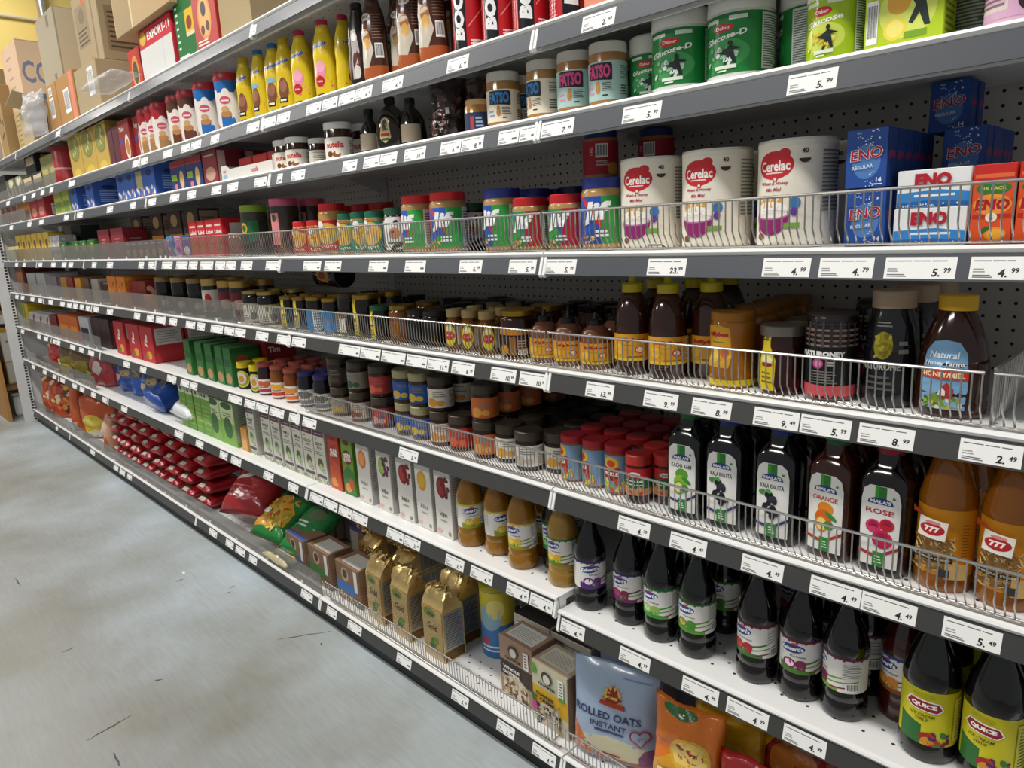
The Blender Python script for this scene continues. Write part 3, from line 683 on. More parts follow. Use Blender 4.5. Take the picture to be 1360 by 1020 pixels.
row(P_jifR, 'D', 'tall peanut butter jar with red lid', 'peanut butter jar', [560, 598], y=.034, rows=1, rot=[15, 45])
def a_kid(A, W, H):
    A.rect(-W/2, 0, W/2, H, 'b3202e'); A.barcode(-.012, H*.5, .016, H*.92); A.lines(-.012, H*.25, .02, H*.42, 3, 'e9c9c4', .5); A.ell(.03, H*.15, .016, .016, 'd9a23c'); A.txt('1 KG', -.022, H*.7, .007, 'f2e6e0', rot=PI/2)
P_pbt = jar('peanut_butter_jar', .040, .118, 'a8743e', '1f2f72', .022, (.12, .78, a_kid))
row(P_pbt, 'D', 'red label jar with blue lid stacked on another jar', 'peanut butter jar', [800], y=.14, z=.1495, rot=40)
row(P_pbt, 'D', 'shaded blue lidded jar stacked behind the cereal tins', 'peanut butter jar', [872], y=.24, z=.1495, rot=10)
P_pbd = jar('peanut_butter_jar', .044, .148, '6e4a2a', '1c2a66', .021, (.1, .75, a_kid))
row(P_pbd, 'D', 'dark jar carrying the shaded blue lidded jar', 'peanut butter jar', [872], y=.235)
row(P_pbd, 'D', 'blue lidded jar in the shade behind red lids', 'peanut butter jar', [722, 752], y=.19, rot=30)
def a_kraft(base, sub):
    def f(A, W, H):
        A.rect(-W/2, 0, W/2, H, base); s = W/6; A.ell(-s*.1, H*.55, s*.95, H*.36, 'e2b24c'); A.scat(-s*.9, H*.3, s*.7, H*.8, 16, .006, ['e6c27a', 'c9923e', 'f2d79a'], 4)
        A.ell(-s*.6, H*.85, s*.3, H*.13, 'f2f0ec'); A.rect(s*1.0, H*.08, s*2.1, H*.92, 'e9e8e4'); A.lines(s*1.1, H*.12, s*2, H*.88, 11, '8a8a8c', .5); A.txt(sub, -s*.1, H*.12, H*.13, 'f6e9dc', w=s*1.3)
    return f
P_krs = jar('peanut_butter_jar', .035, .112, 'a9763c', 'cf2a2a', .019, (.1, .8, a_kraft('c3202c', 'Lisse')))
P_krl = jar('peanut_butter_jar', .045, .160, 'b88a4c', 'cf2426', .022, (.1, .68, a_kraft('c3202c', 'Crunchy')))
P_krg = jar('peanut_butter_jar', .034, .124, 'a9763c', '1d6b52', .02, (.08, .82, a_kraft('178063', 'Light')))
row(P_krs, 'D', 'small red label peanut butter jar with red lid', 'peanut butter jar', [406, 425], y=.034, rows=2, dy=.08, rot=[20, 60])
row(P_krl, 'D', 'tall red label nut butter jar', 'peanut butter jar', [446], y=.034, rot=30)
row(P_krl, 'D', 'dim red lidded jar at the back', 'peanut butter jar', [462, 487, 511], y=.2, rot=30)
row(P_krg, 'D', 'green label peanut butter jar with green lid', 'peanut butter jar', [466, 482, 503], y=.034, rows=2, dy=.08, rot=[30, 60, 30])
def a_panda(A, W, H):
    A.rect(-W/2, 0, W/2, H, 'edeae4'); R = random.Random(4)
    for i in range(12): A.ell(R.uniform(-W*.3, W*.3), R.choice([R.uniform(.0, H*.2), R.uniform(H*.8, H)]), .008, .006, '26282a', R.uniform(0, 3))
    A.ell(.008, H*.5, .016, .016, 'c78a62'); A.ell(.004, H*.55, .005, .004, '7a3a2a'); A.lines(-.01, H*.15, .03, H*.25, 1, '55534f', .6)
P_pan = jar('nut_spread_jar', .037, .128, '2a201a', '2c5a44', .02, (.1, .8, a_panda))
row(P_pan, 'D', 'dark spread jar with white spotted label and dark green lid', 'spread jar', [531], y=.034, rot=25)
row(P_pan, 'D', 'dark green lidded jar in the shade', 'spread jar', [628, 640], y=.15, rot=45)
def a_olive(c, c2):
    def f(A, W, H): s = W/6; A.rect(-s*.9, 0, s*.1, H, c); A.ell(-s*.3, H*.6, s*.34, H*.22, 'e0a53a'); A.ell(-s*.3, H*.6, s*.22, H*.13, c2); A.rect(s*.1, H*.1, s*.9, H*.9, c2)
    return f
P_pnk = jar('instant_coffee_jar', .049, .196, '3a352c', 'c65a7a', .026, (.2, .75, lambda A, W, H: (A.rect(-W/10, 0, W/30, H, 'dd8b8d'), A.ell(-W/30, H*.85, .01, .014, '33502c'))), neck=.97, sh=.86)
P_grn = jar('instant_coffee_jar', .048, .188, '3d3a30', '7fa02c', .026, (.25, .75, a_olive('2a4a2a', '1f6a3a')), neck=.97, sh=.86)
row(P_pnk, 'D', 'tall glass coffee jar with pink lid', 'coffee jar', [384], y=.036, rot=20)
row(P_pnk, 'D', 'second glass coffee jar with pink lid, set farther back', 'coffee jar', [420], y=.15, rot=20)
row(P_grn, 'D', 'tall glass coffee jar with olive green lid', 'coffee jar', [343], y=.036, rows=2, dy=.11, rot=30)
def a_tea(c, c2, t=''):
    def f(A, W, H):
        A.rect(-W/2+.001, .001, W/2-.001, H-.001, c); A.ell(0, H*.32, W*.36, H*.2, c2)
        if t: A.txt(t, 0, H*.68, H*.11, 'f4efe8', w=W*.8, bold=.03)
        A.lines(-W*.35, H*.8, W*.35, H*.88, 1, 'ecd9c4', .6)
    return f
def side_panel(c='e4e2dc', base=None):
    def f(A, W, H): A.rect(-W*.38, H*.12, W*.3, H*.9, c); A.lines(-W*.33, H*.2, W*.25, H*.82, 9, '8a8886', .45)
    return f
P_red = carton('tea_carton', .078, .09, .15, 'c8222c', a_tea('cf2430', '9c6a3a', 'Label'), lambda A, W, H: (A.rect(-W*.15, H*.3, W*.48, H*.88, 'dcdad4')))
row(P_red, 'D', 'bright red tea carton with white back panel', 'tea carton', [261, 272, 283, 294], y=.036, rot=0, jit=.3)
P_jlid = jar('glass_jar', .045, .09, '8a5a4a', 'c98a86', .016)
row(P_jlid, 'D', 'squat glass jar with pinkish lid', 'glass jar', [313], y=.03)
P_sm1 = carton('tea_packet', .08, .06, .095, '3a7ab8', a_tea('4a8ac4', 'f2c24a', ''), side_panel('7fb0da'))
P_sm2 = carton('tea_packet', .08, .06, .095, 'd66a9a', a_tea('e08ab0', '6a4ab0', ''), side_panel('e7a8c4'))
P_sm3 = carton('tea_packet', .08, .06, .095, '2b4f9a', a_tea('2b55a4', 'e8e4dc', ''), side_panel('6a8cc4'))
row([P_sm1, P_sm2, P_sm3], 'D', 'small pastel tea packet', 'tea packet', [228, 239, 250], y=.036, jit=.3)
P_pur = carton('tea_packet', .085, .07, .085, '5a2458', a_tea('6a2a5c', 'e0b85a'), lambda A, W, H: A.ell(0, H*.5, W*.3, H*.36, 'e4be6a'))
row(P_pur, 'D', 'low purple tea packet with gold oval', 'tea packet', [172, 180, 189, 197, 206, 214], y=.036, jit=.3)
P_brn = carton('tea_carton', .17, .10, .215, '4a3028', lambda A, W, H: (A.rect(-W/2+.002, .001, W/2-.002, H*.5, 'c28a3a'), A.ell(0, H*.8, W*.25, H*.14, 'e0bb74')), lambda A, W, H: (A.rect(-W*.42, H*.1, W*.42, H*.95, 'c0ae90'), A.lines(-W*.35, H*.2, W*.35, H*.85, 10, '7f7260', .4)))
row(P_brn, 'D', 'large brown tea carton with beige side', 'tea carton', [188, 214, 238, 260], y=.15, jit=.3, rot=0)
P_mar = carton('tea_carton', .2, .12, .16, '8f2630', lambda A, W, H: A.lines(-W*.2, H*.3, W*.2, H*.7, 4, 'c98a80', .4), lambda A, W, H: A.lines(-W*.25, H*.3, W*.25, H*.7, 4, 'c98a80', .4))
row(P_mar, 'D', 'plain maroon carton', 'tea carton', [142, 160], y=.04, jit=.3)
P_gns = carton('tea_packet', .15, .1, .11, '2f6a34', lambda A, W, H: A.ell(W*.15, H*.65, W*.2, H*.24, 'b7c94a'), lambda A, W, H: A.ell(W*.15, H*.65, W*.25, H*.24, 'a9bd44'))
P_gnt = carton('tea_carton', .24, .12, .22, '34453a', None, lambda A, W, H: A.rect(-W*.2, H*.3, W*.25, H*.6, 'd8d8d2'))
row(P_gns, 'D', 'low green tea packet with leaf patch', 'tea packet', [86, 93, 103, 113, 124], y=.04, jit=.3)
row(P_gnt, 'D', 'dark green carton with white sticker', 'tea carton', [107], y=.2, jit=.3)
P_yel = carton('tea_carton', .185, .1, .19, 'd9b53a', lambda A, W, H: (A.rect(-W/2+.002, .001, W/2-.002, H*.96, 'e3c04a'), A.ell(0, H*.6, W*.2, H*.16, '7a4a2a')), lambda A, W, H: (A.rect(-W*.4, H*.05, W*.4, H*.95, 'e8cf5a'), A.ell(0, H*.6, W*.2, H*.14, '6a4a2a')))
row(P_yel, 'D', 'yellow tea carton with brown spot', 'tea carton', [29, 34, 41, 49, 56, 64], y=.05, jit=.3)
P_crm = carton('tea_packet', .10, .1, .11, 'd9cf92', lambda A, W, H: A.ell(0, H*.5, W*.2, H*.2, 'a8863a'))
row(P_crm, 'D', 'short cream tea packet', 'tea packet', [15, 20, 25], y=.04, jit=.3)
P_wht = carton('tea_packet', .15, .1, .16, 'c9c2c0', lambda A, W, H: A.scat(-W*.4, H*.2, W*.4, H*.9, 8, .02, ['6a4a5a', 'efefef'], 2), lambda A, W, H: A.scat(-W*.4, H*.2, W*.4, H*.9, 8, .012, ['6a4a5a', 'efefef'], 2))
row(P_wht, 'D', 'pale spotted tea packet', 'tea packet', [72, 78], y=.05, jit=.3)

# ---- third shelf (C)
def a_gluc(c, c2, ppl, txt, tc):
    def f(A, W, H):
        A.rect(-W/2, 0, W/2, H, c); s = W/6.3
        A.ell(0, H*.34, s*.8, H*.25, c2); A.rect(-s*.85, H*.88, -s*.2, H*.94, 'e7efe6'); A.rect(s*.15, H*.88, s*.7, H*.95, 'e7efe6'); A.ell(-s*.05, H*.77, s*.36, H*.075, 'c7262c'); A.txt('Dabur', -s*.05, H*.77, H*.06, 'f6e8e2', w=s*.5)
        A.txt(txt, -s*.02, H*.62, H*.10, tc, w=s*1.45, bold=.03, shear=.2, rot=.14)
        if c2 == 'lemon': pass
        A.scat(-s*.6, H*.16, s*.5, H*.42, 22, s*.1, ['e6f0e8', 'c4dcc8', '9cc0a4'] if ppl == 'ice' else ['e9d23e', 'f2e46a', 'd8b92c'], 6)
        A.poly([(s*.1, H*.42), (s*.2, H*.47), (s*.3, H*.44), (s*.55, H*.4), (s*.3, H*.38), (s*.4, H*.16), (s*.3, H*.16), (s*.2, H*.28), (s*.08, H*.14), (0, H*.14), (s*.1, H*.3), (-s*.2, H*.36)], '24302a'); A.ell(s*.2, H*.5, s*.07, H*.04, '2c241e')
        A.rect(-s*.3, H*.08, s*.4, H*.14, 'dfead8'); A.lines(-s*.2, H*.03, s*.1, H*.06, 1, 'e9f2e6', .8)
        A.rect(s*1.15, H*.04, s*2.2, H*.96, 'dbe2da'); A.lines(s*1.2, H*.07, s*2.15, H*.93, 22, '6d756e', .5, .15)
    return f
def tub(nm, R, H, c, lab, lidh=.03, z0=.11, z1=.76): return can(nm, [(0, 0), (R*.93, 0), (R*.97, .004), (R*.97, H*z0-.004), (R, H*z0), (R, H*z1), (R*.97, H*(z1+.02)), (R*.97, H-lidh)], mat('e9e9e4', .35), [(0, H-lidh), (R*1.0, H-lidh), (R*1.02, H-lidh+.003), (R*1.0, H-.004), (R*.9, H), (0, H)], mat('e2e1da', .35), (H*z0, H*z1, lab), n=36, lmat=GLOSS)
P_glg = tub('glucose_tub', .056, .146, '', a_gluc('1d8038', '3f9c55', 'ice', 'Glucose-D', 'f2f6f0'))
P_glgs = tub('glucose_tub', .040, .13, '', a_gluc('1d7a36', '3f9c55', 'ice', 'Glucose-D', 'f2f6f0'), lidh=.032, z1=.72)
P_gly = tub('glucose_tub', .041, .11, '', a_gluc('a3c21c', 'cfdc5a', 'lemon', 'Glucose', 'f6f6ea'), lidh=.02, z0=.05, z1=.84)
row(P_glg, 'C', 'large green glucose tub with white lid', 'glucose tub', [904, 980], y=.03, rot=[8, 0])
row(P_glg, 'C', 'shaded green glucose tub turned to its fine print', 'glucose tub', [1046], y=.05, rot=-75)
row(P_glgs, 'C', 'small green glucose tub with white lid', 'glucose tub', [851], y=.025, rot=22)
row(P_gly, 'C', 'lime green glucose tub with lemons', 'glucose tub', [1107], y=.02, rows=2, dy=.09, rot=0)
def a_glbox(A, W, H):
    A.rect(-W/2+.001, .001, W/2-.001, H-.001, 'b4cf1e'); A.ell(W*.05, H*.4, W*.36, H*.3, 'd8e468'); A.ell(-W*.06, H*.48, W*.15, W*.15, 'e0a83a'); A.ell(-W*.1, H*.22, W*.15, W*.15, 'f0d94a'); A.ell(-W*.1, H*.22, W*.11, W*.11, 'f6e87a')
    A.poly([(W*.1, H*.5), (W*.18, H*.58), (W*.25, H*.56), (W*.4, H*.48), (W*.27, H*.46), (W*.34, H*.2), (W*.27, H*.2), (W*.2, H*.34), (W*.12, H*.24), (W*.07, H*.26), (W*.15, H*.42)], '22302c'); A.ell(W*.2, H*.64, W*.035, H*.04, '2c2018'); A.txt('Glucose', W*.05, H*.8, H*.13, 'f4f6ea', bold=.03, shear=.2, rot=.12); A.rect(W*.02, H*.1, W*.3, H*.17, '7aa428'); A.barcode(-W*.47, H*.1, -W*.32, H*.55)
P_glb = carton('glucose_carton', .104, .06, .13, 'aac81c', a_glbox, lambda A, W, H: A.lines(-W*.4, H*.1, W*.4, H*.9, 12, '6a7a20', .4))
row(P_glb, 'C', 'lime green glucose carton with lemon slices', 'glucose carton', [1193], y=.026, jit=.5)
P_glk = tub('glucose_tub', .044, .125, '', lambda A, W, H: (A.rect(-W/2, 0, W/2, H, '3d4a2c'), A.lines(-W*.2, H*.08, W*.1, H*.9, 14, '8f978a', .5)), lidh=.02)
row(P_glk, 'C', 'shaded dark green tub beside the lime carton', 'glucose tub', [1280], y=.06)
P_pink = can('drink_mix_can', TINP(.04, .12), mat('d9b0c4', .35), None, None, (.01, .11, lambda A, W, H: (A.rect(-W/2, 0, W/2, H, 'd7a9c6'), A.rect(-W*.22, H*.1, -W*.02, H*.95, 'd8cfc4'), A.lines(-W*.2, H*.14, -W*.04, H*.9, 12, '7a6a66', .5), A.ell(W*.08, H*.2, .014, .016, '2c1a20'))))
row(P_pink, 'C', 'pink drink mix can at the right edge', 'drink can', [1352], y=.016)
def a_fatso(tc, bg):
    def f(A, W, H):
        A.rect(-W/2, 0, W/2, H, bg); s = W/6.3; A.poly([(-s*.72, H*.56), (s*.66, H*.5), (s*.74, H*.52), (s*.74, H*.9), (s*.66, H*.95), (-s*.66, H*.97)], '20242c')
        A.txt('FATSO', -s*.02, H*.745, H*.35, tc, w=s*1.32, bold=.05); A.ell(-s*.02, H*.28, s*.14, H*.12, 'b57f45'); A.ell(-s*.02, H*.4, s*.11, H*.1, 'c08a4e'); A.lines(s*.2, H*.22, s*.75, H*.46, 5, '5a5a5e', .45); A.rect(s*.22, H*.1, s*.5, H*.14, '2a2a2a'); A.lines(-s*.7, H*.14, -s*.3, H*.4, 2, '7a9ab8' if tc[0] < '8' else 'd58ab0', .5)
        A.lines(s*1.2, H*.55, s*2, H*.9, 7, '6a6a6a', .4); A.lines(s*1.2, H*.12, s*1.7, H*.4, 4, '4a4a4a', .5)
    return f
P_fab = jar('nut_butter_jar', .039, .124, 'a87e4a', 'dedacf', .021, (.12, .68, a_fatso('2f86c8', 'e9ddc8')), neck=.9, sh=.82)
P_fap = jar('nut_butter_jar', .039, .124, 'a5774a', 'd9d5ca', .021, (.12, .7, a_fatso('d84a86', 'a9c8c2')), neck=.9, sh=.82)
row(P_fab, 'C', 'nut butter jar with blue lettering and cream label', 'nut butter jar', [666, 720], y=.024, rows=2, dy=.09, rot=[30, -8])
row(P_fap, 'C', 'nut butter jar with pink lettering and teal label', 'nut butter jar', [761, 806], y=.024, rows=2, dy=.09, rot=[22, 12])
P_blu = jar('spread_jar', .032, .075, '9a7038', 'c8a06a', .016, (.02, .6, lambda A, W, H: (A.rect(-W/2, 0, W/2, H, '1f2f52'), A.rect(-.012, H*.1, -.002, H*.8, 'b33a3a'), A.lines(.002, H*.2, .02, H*.8, 3, '9ab0cc', .5))))
row(P_blu, 'C', 'small spread jar with navy label and tan lid', 'spread jar', [636], y=.024, rot=30)
P_dat = pillow('date_bag', .095, .15, .07, '2a1a16', lambda A, W, H: (A.ell(-W*.1, H*.42, W*.17, H*.26, 'd8cfc4'), A.ell(-W*.1, H*.36, W*.1, H*.1, 'b86a5a'), A.scat(-W*.4, H*.1, W*.4, H*.7, 26, .012, ['3a1c14', '522a1c', '1c100e'], 4)), seed=3, crumple=.014)
P_dat2 = pillow('date_bag', .09, .14, .065, '3a2018', lambda A, W, H: A.scat(-W*.42, H*.05, W*.42, H*.65, 34, .013, ['4a2418', '2a1410', '5a3020'], 8), seed=5, crumple=.014)
row([P_dat, P_dat2], 'C', 'clear bag of dark dates', 'date bag', [576, 610], y=.024, rot=[38, 40], rows=2, dy=.08)
def a_syr(A, W, H):
    s = W/6; A.poly([(-s*.75, H*.2), (-s*.5, H*.9), (0, H), (s*.5, H*.9), (s*.75, H*.2), (0, 0)], 'c9b27a'); A.ell(0, H*.72, s*.34, H*.2, '2a2420'); A.lines(-s*.4, H*.45, s*.4, H*.55, 1, '6a3020', .8); A.rect(-s*.6, H*.26, s*.6, H*.38, 'a82a2a'); A.rect(-s*.5, H*.1, s*.5, H*.2, '2a5a34')
P_syr = can('syrup_bottle', [(0, 0), (.036, 0), (.042, .008), (.043, .05), (.038, .085), (.026, .108), (.014, .12), (.0135, .128), (0, .128)], mat('1c100a', .08, coat=.5), lidprof(.015, .125, .142), mat('17130f', .3), (.02, .088, a_syr), sx=1.1, sy=.75, wf=.5, vs=.012)
row(P_syr, 'C', 'dark oval syrup bottle with gold label', 'syrup bottle', [517], y=.024, rows=2, dy=.075, rot=22)
P_dkb = can('syrup_bottle', [(0, 0), (.026, 0), (.028, .01), (.028, .07), (.012, .1), (.012, .118), (0, .118)], mat('15110f', .1, coat=.4), lidprof(.014, .112, .128), mat('101010', .3), (.015, .06, lambda A, W, H: A.rect(-W/4, 0, W/4, H, 'b8a890')))
row(P_dkb, 'C', 'slim black syrup bottle', 'syrup bottle', [548, 494], y=.05, rot=20)
def a_nut(A, W, H):
    A.rect(-W/2, 0, W/2, H, 'e6e0d2'); s = W/6; A.txt('nutella', s*.1, H*.66, H*.3, 'c22a2c', w=s*1.3, bold=.04); A.ell(-s*.3, H*.22, s*.22, H*.14, '6a3a1e'); A.ell(s*.2, H*.2, s*.3, H*.16, '8a5a32'); A.ell(s*.3, H*.3, s*.18, H*.1, 'f0e6d2'); A.lines(s*1.2, H*.15, s*2, H*.85, 7, '7a746c', .4)
P_nul = jar('hazelnut_spread_jar', .040, .110, '3a1e12', 'dcdad4', .02, (.05, .6, a_nut), neck=.94, sh=.82, sx=1.08, sy=.9)
P_num = jar('hazelnut_spread_jar', .038, .098, '3a1e12', 'dcdad4', .019, (.05, .6, a_nut), neck=.94, sh=.82, sx=1.08, sy=.9)
P_nus = jar('hazelnut_spread_jar', .030, .080, '3a1e12', 'd0cec8', .016, (.05, .55, lambda A, W, H: (A.rect(-W/2, 0, W/2, H, 'c9c4b6'), A.lines(-W*.1, H*.1, W*.2, H*.9, 6, '7a746c', .4))), neck=.92)
row(P_nul, 'C', 'large hazelnut spread jar with white lid', 'hazelnut spread jar', [452], y=.026, rows=2, dy=.09, rot=30)
row(P_num, 'C', 'medium hazelnut spread jar with white lid', 'hazelnut spread jar', [382, 398], y=.026, rows=2, dy=.085, rot=[35, 30])
row(P_nus, 'C', 'small hazelnut spread jar turned to its back label', 'hazelnut spread jar', [425], y=.035, rot=60)
# shelf-ready tray of small spread packs
tx0, tx1 = at('C', 296, .02), at('C', 363, .02); e = empty('display_tray', ((tx0+tx1)/2, .1, HZ['C']+.0006)); w = (tx1-tx0)/2
bm = boxbm(-w, -.08, 0, w, .08, .004); bbox(bm, -w, .076, .004, w, .08, .06); bbox(bm, w-.004, -.076, .004, w, .076, .055); bbox(bm, -w, -.076, .004, -w+.004, .076, .055); obj('tray_base', bm, mat('dedcd6', .6), e)
A = Art(); A.poly([(-w, 0), (w, 0), (w, .04), (-w*.62, .04), (-w*.78, .055), (-w, .055)], 'e0ddd6'); A.txt('nutella', w*.35, .022, .016, 'c22a2c', bold=.03); A.txt('nut', -w*.86, .034, .012, 'c22a2c', bold=.03); A.ell(-w*.85, .015, .02, .008, '9ab8cc')
bm = boxbm(-w, -.080, .004, w, -.077, .04); bbox(bm, -w, -.080, .04, -w*.78, -.077, .055); colour(bm, bm.faces, 'dedcd6'); bake(bm, A, lambda u, v, o: (u, -.080-o, v+.0)); obj('tray_front', bm, PRINT, e)
tag(e, 'white cardboard tray of spread packs with red lettering, third shelf', 'display tray')
P_npk = carton('spread_pack', .11, .06, .075, 'b32a2c', lambda A, W, H: (A.rect(-W*.45, H*.6, W*.45, H*.9, 'c8322e'), A.rect(-W*.45, H*.45, W*.45, H*.56, 'e9e2d6')), lambda A, W, H: A.rect(-W*.4, H*.2, W*.4, H*.9, 'e6dccc'))
for i in range(3):
    LABELS[i] = 1; inst(P_npk, ((tx0+tx1)/2 - w + .1 + i*max(.118, (2*w-.2)/2.4), .1, HZ['C']+.0052), (0, 0, 0), 'small red and white spread pack in the white tray, %s' % ordw(i, 3), 'spread pack', 'spread packs in the white tray')
P_rb = carton('drink_mix_carton', .14, .1, .13, '7a2028', a_tea('8a2a30', 'c9a08a'), lambda A, W, H: (A.rect(-W*.45, .003, -W*.15, H*.95, 'c9a7a4')))
row(P_rb, 'C', 'dark red drink mix carton', 'drink mix carton', [280], y=.03, rows=2, dy=.12, jit=.3)
P_bv = carton('malt_drink_carton', .17, .09, .125, '24346e', lambda A, W, H: (A.rect(-W/2+.002, H*.78, W/2-.002, H-.002, 'a8302e'), A.rect(-W*.45, H*.35, -W*.1, H*.55, '8fb83a'), A.ell(W*.2, H*.35, W*.14, H*.3, 'd8b878'), A.ell(-W*.2, H*.15, W*.1, H*.1, 'd87a8a')), lambda A, W, H: (A.rect(-W*.48, H*.82, W*.48, H*.98, '7a2430'), A.lines(-W*.3, H*.2, W*.3, H*.7, 5, '4a5a94', .4)))
row(P_bv, 'C', 'navy and red malt drink carton', 'malt drink carton', [238, 256], y=.03, jit=.3)
def a_oats(A, W, H): A.rect(-W*.48, .002, W*.48, H*.98, '3a66b8'); A.ell(0, H*.7, W*.25, H*.1, '1d2f6a'); A.scat(-W*.35, H*.05, W*.35, H*.3, 9, W*.1, ['d9c9b0', 'c07a6a', 'efe6d8'], 3); A.rect(-W*.48, H*.86, W*.48, H*.98, '2a4ea4')
def a_oats2(A, W, H): A.rect(-W*.48, .002, W*.48, H*.98, '2e55a8'); A.lines(-W*.3, H*.2, W*.3, H*.62, 6, '9ab4dc', .4); A.ell(0, H*.72, W*.22, H*.07, '16285c')
P_oat = carton('cereal_carton', .14, .16, .165, '2a4fa6', a_oats, a_oats2)
P_oat2 = carton('cereal_carton', .14, .16, .165, '3a62b2', lambda A, W, H: (a_oats(A, W, H), A.rect(-W*.3, H*.3, W*.3, H*.8, 'c2b57a')), a_oats2)
row([P_oat, P_oat, P_oat2, P_oat], 'C', 'blue cereal carton', 'cereal carton', [163, 173, 185, 198], y=.03, jit=.3, rows=1)
row(P_oat, 'C', 'farther blue cereal carton', 'cereal carton', [101, 122], y=.035, jit=.3)
P_yg = carton('cereal_carton', .17, .1, .16, 'a9b24a', lambda A, W, H: A.rect(-W*.4, H*.1, W*.4, H*.5, '6a8a3a'), lambda A, W, H: (A.ell(0, H*.4, W*.3, H*.2, 'e2e0d0'), A.rect(-W*.45, H*.8, W*.45, H*.95, 'd6cf4a')))
row(P_yg, 'C', 'yellow and green cereal carton', 'cereal carton', [80, 90], y=.035, jit=.3)
P_rdc = carton('cereal_carton', .24, .2, .19, 'a3262a', a_tea('ad2a2c', 'c98a7a'), lambda A, W, H: (A.rect(-W*.3, H*.15, W*.15, H*.62, 'd9d5cf'), A.lines(-W*.28, H*.2, W*.1, H*.55, 6, '8a8480', .4), A.rect(-W*.3, .004, W*.2, H*.1, 'e4dfd8')))
row(P_rdc, 'C', 'red cereal carton with white panel', 'cereal carton', [47, 54], y=.035, jit=.3)
P_orw = carton('cereal_carton', .2, .15, .15, 'c9b6a8', lambda A, W, H: A.rect(-W*.48, H*.5, W*.48, H*.95, 'd98a2a'), lambda A, W, H: (A.ell(0, H*.7, W*.25, H*.14, 'dd9a30'), A.lines(-W*.3, H*.1, W*.3, H*.5, 5, '8a8088', .4)))
row(P_orw, 'C', 'white and orange cereal carton', 'cereal carton', [31, 38], y=.035, jit=.3)
P_pkw = carton('cereal_carton', .24, .15, .18, 'c98a74', lambda A, W, H: A.scat(-W*.45, H*.1, W*.45, H*.9, 20, .035, ['e2d2c4', 'c0604a', 'd9a78f', 'b0503c'], 5), lambda A, W, H: A.scat(-W*.45, H*.1, W*.45, H*.9, 10, .03, ['e2d2c4', 'c0604a', 'd9a78f'], 6))
row(P_pkw, 'C', 'salmon and white cereal carton', 'cereal carton', [9, 16, 24], y=.04, jit=.3)

# ---- second shelf (B)
def a_boost(A, W, H):
    A.rect(-W/2, 0, W/2, H, 'b81d26'); s = W/6
    A.rect(-s*.62, 0, s*.28, H, '15151a'); A.txt('BOOST', -s*.17, H*.56, s*.72, 'e9e9ea', rot=PI/2, w=H*.85, bold=.06, shear=.15)
    A.txt('BOOST', s*2.1, H*.6, s*.6, '1c1c22', rot=PI/2, w=H*.7, bold=.06)
    for k in (0, 1): A.lines(s*.5, H*(.06+.02*k), s*1.5, H*(.13+.02*k), 2, 'f0dcd8', .5) if k else A.txt('REALLY', s*1.0, H*.10, H*.035, 'f0dcd8', bold=.02)
    A.poly([(s*.4, H*.3), (s*1.7, H*.62), (s*1.7, H*.6), (s*.4, H*.28)], 'e58a84'); A.poly([(-s*1.9, H*.1), (-s*.8, H*.5), (-s*.8, H*.485), (-s*1.9, H*.08)], 'e58a84'); A.lines(-s*1.7, H*.05, -s*.9, H*.5, 12, 'cf6a68', .4)
P_bst = can('malt_drink_bottle', [(0, 0), (.036, 0), (.040, .004), (.040, .20), (.034, .225), (.024, .235), (0, .235)], mat('b81d26', .25), lidprof(.028, .232, .262), mat('1a1a1c', .35), (.006, .196, a_boost), lmat=GLOSS, n=32)
row(P_bst, 'B', 'red malt drink bottle with black banner', 'malt drink bottle', [622, 661, 702, 752], y=.024, rows=2, dy=.085, rot=[15, 25, 35, 60])
P_slm = carton('malt_drink_carton', .09, .06, .2, 'd98a72', None, lambda A, W, H: A.rect(-W*.4, H*.1, W*.4, H*.9, 'e0a08a'))
row(P_slm, 'B', 'salmon pink carton right of the red bottles', 'malt drink carton', [800], y=.03, jit=.3)
def squeeze(nm, H, R, c, capc, lab, caph=.028, wf=.5, m=None, cap_up=True):
    pr = [(0, 0), (R*.86, 0), (R*.92, .004), (R, H*.12), (R, H*.3), (R*.93, H*.45), (R*.97, H*.55), (R*.85, H*.74), (R*.55, H*.88), (R*.5, H*.93), (0, H*.93)]
    return can(nm, pr, m or mat(c, .25, coat=.4), lidprof(R*.5, H*.86, H), mat(capc, .35), (H*.04, H*.84, lab) if lab else None, sx=1, sy=.78, wf=wf, vs=H*.06, lmat=GLOSS)
def a_nesq(kind):
    def f(A, W, H):
        A.rect(-W*.5, 0, W*.5, H, 'd9bc1c'); s = W/3
        A.scat(-W*.35, H*.15, W*.35, H*.9, 7, s*.12, ['c98a30', 'e0a040'] if kind != 's' else ['dd7a8a', 'd96a5a'], 5)
        A.txt('Nesquik', 0, H*.79, H*.085, 'f0f0f2', w=s*1.62, bold=.12, shear=.2, rot=.2); A.txt('Nesquik', 0, H*.79, H*.08, '1f3e9a', w=s*1.6, bold=.04, shear=.2, rot=.2)
        if kind == 's': A.ell(0, H*.42, s*.5, H*.13, 'e48aa8'); A.ell(.0, H*.47, s*.4, H*.09, 'eda4ba'); A.ell(-s*.1, H*.25, s*.42, H*.085, 'b8202e'); A.txt('fraise', -s*.1, H*.25, H*.035, 'f6e4e0')
        else: A.ell(0, H*.34, s*.5, H*.2, '7a4a32'); A.ell(0, H*.4, s*.36, H*.11, '96624a'); A.ell(0, H*.56, s*.5, H*.04, '86b8d0') if kind == 'b' else None; A.rect(-s*.5, H*.12, s*.3, H*.2, '241a18'); A.lines(-s*.4, H*.13, s*.2, H*.19, 1, 'e9e2d4', .6)
        A.ell(0, H*.02, s*.6, H*.04, '8ab4c4' if kind == 'b' else '5a3a24')
    return f
P_nqy = squeeze('syrup_squeeze_bottle', .226, .036, 'dcc11e', 'd4b41c', a_nesq('c'))
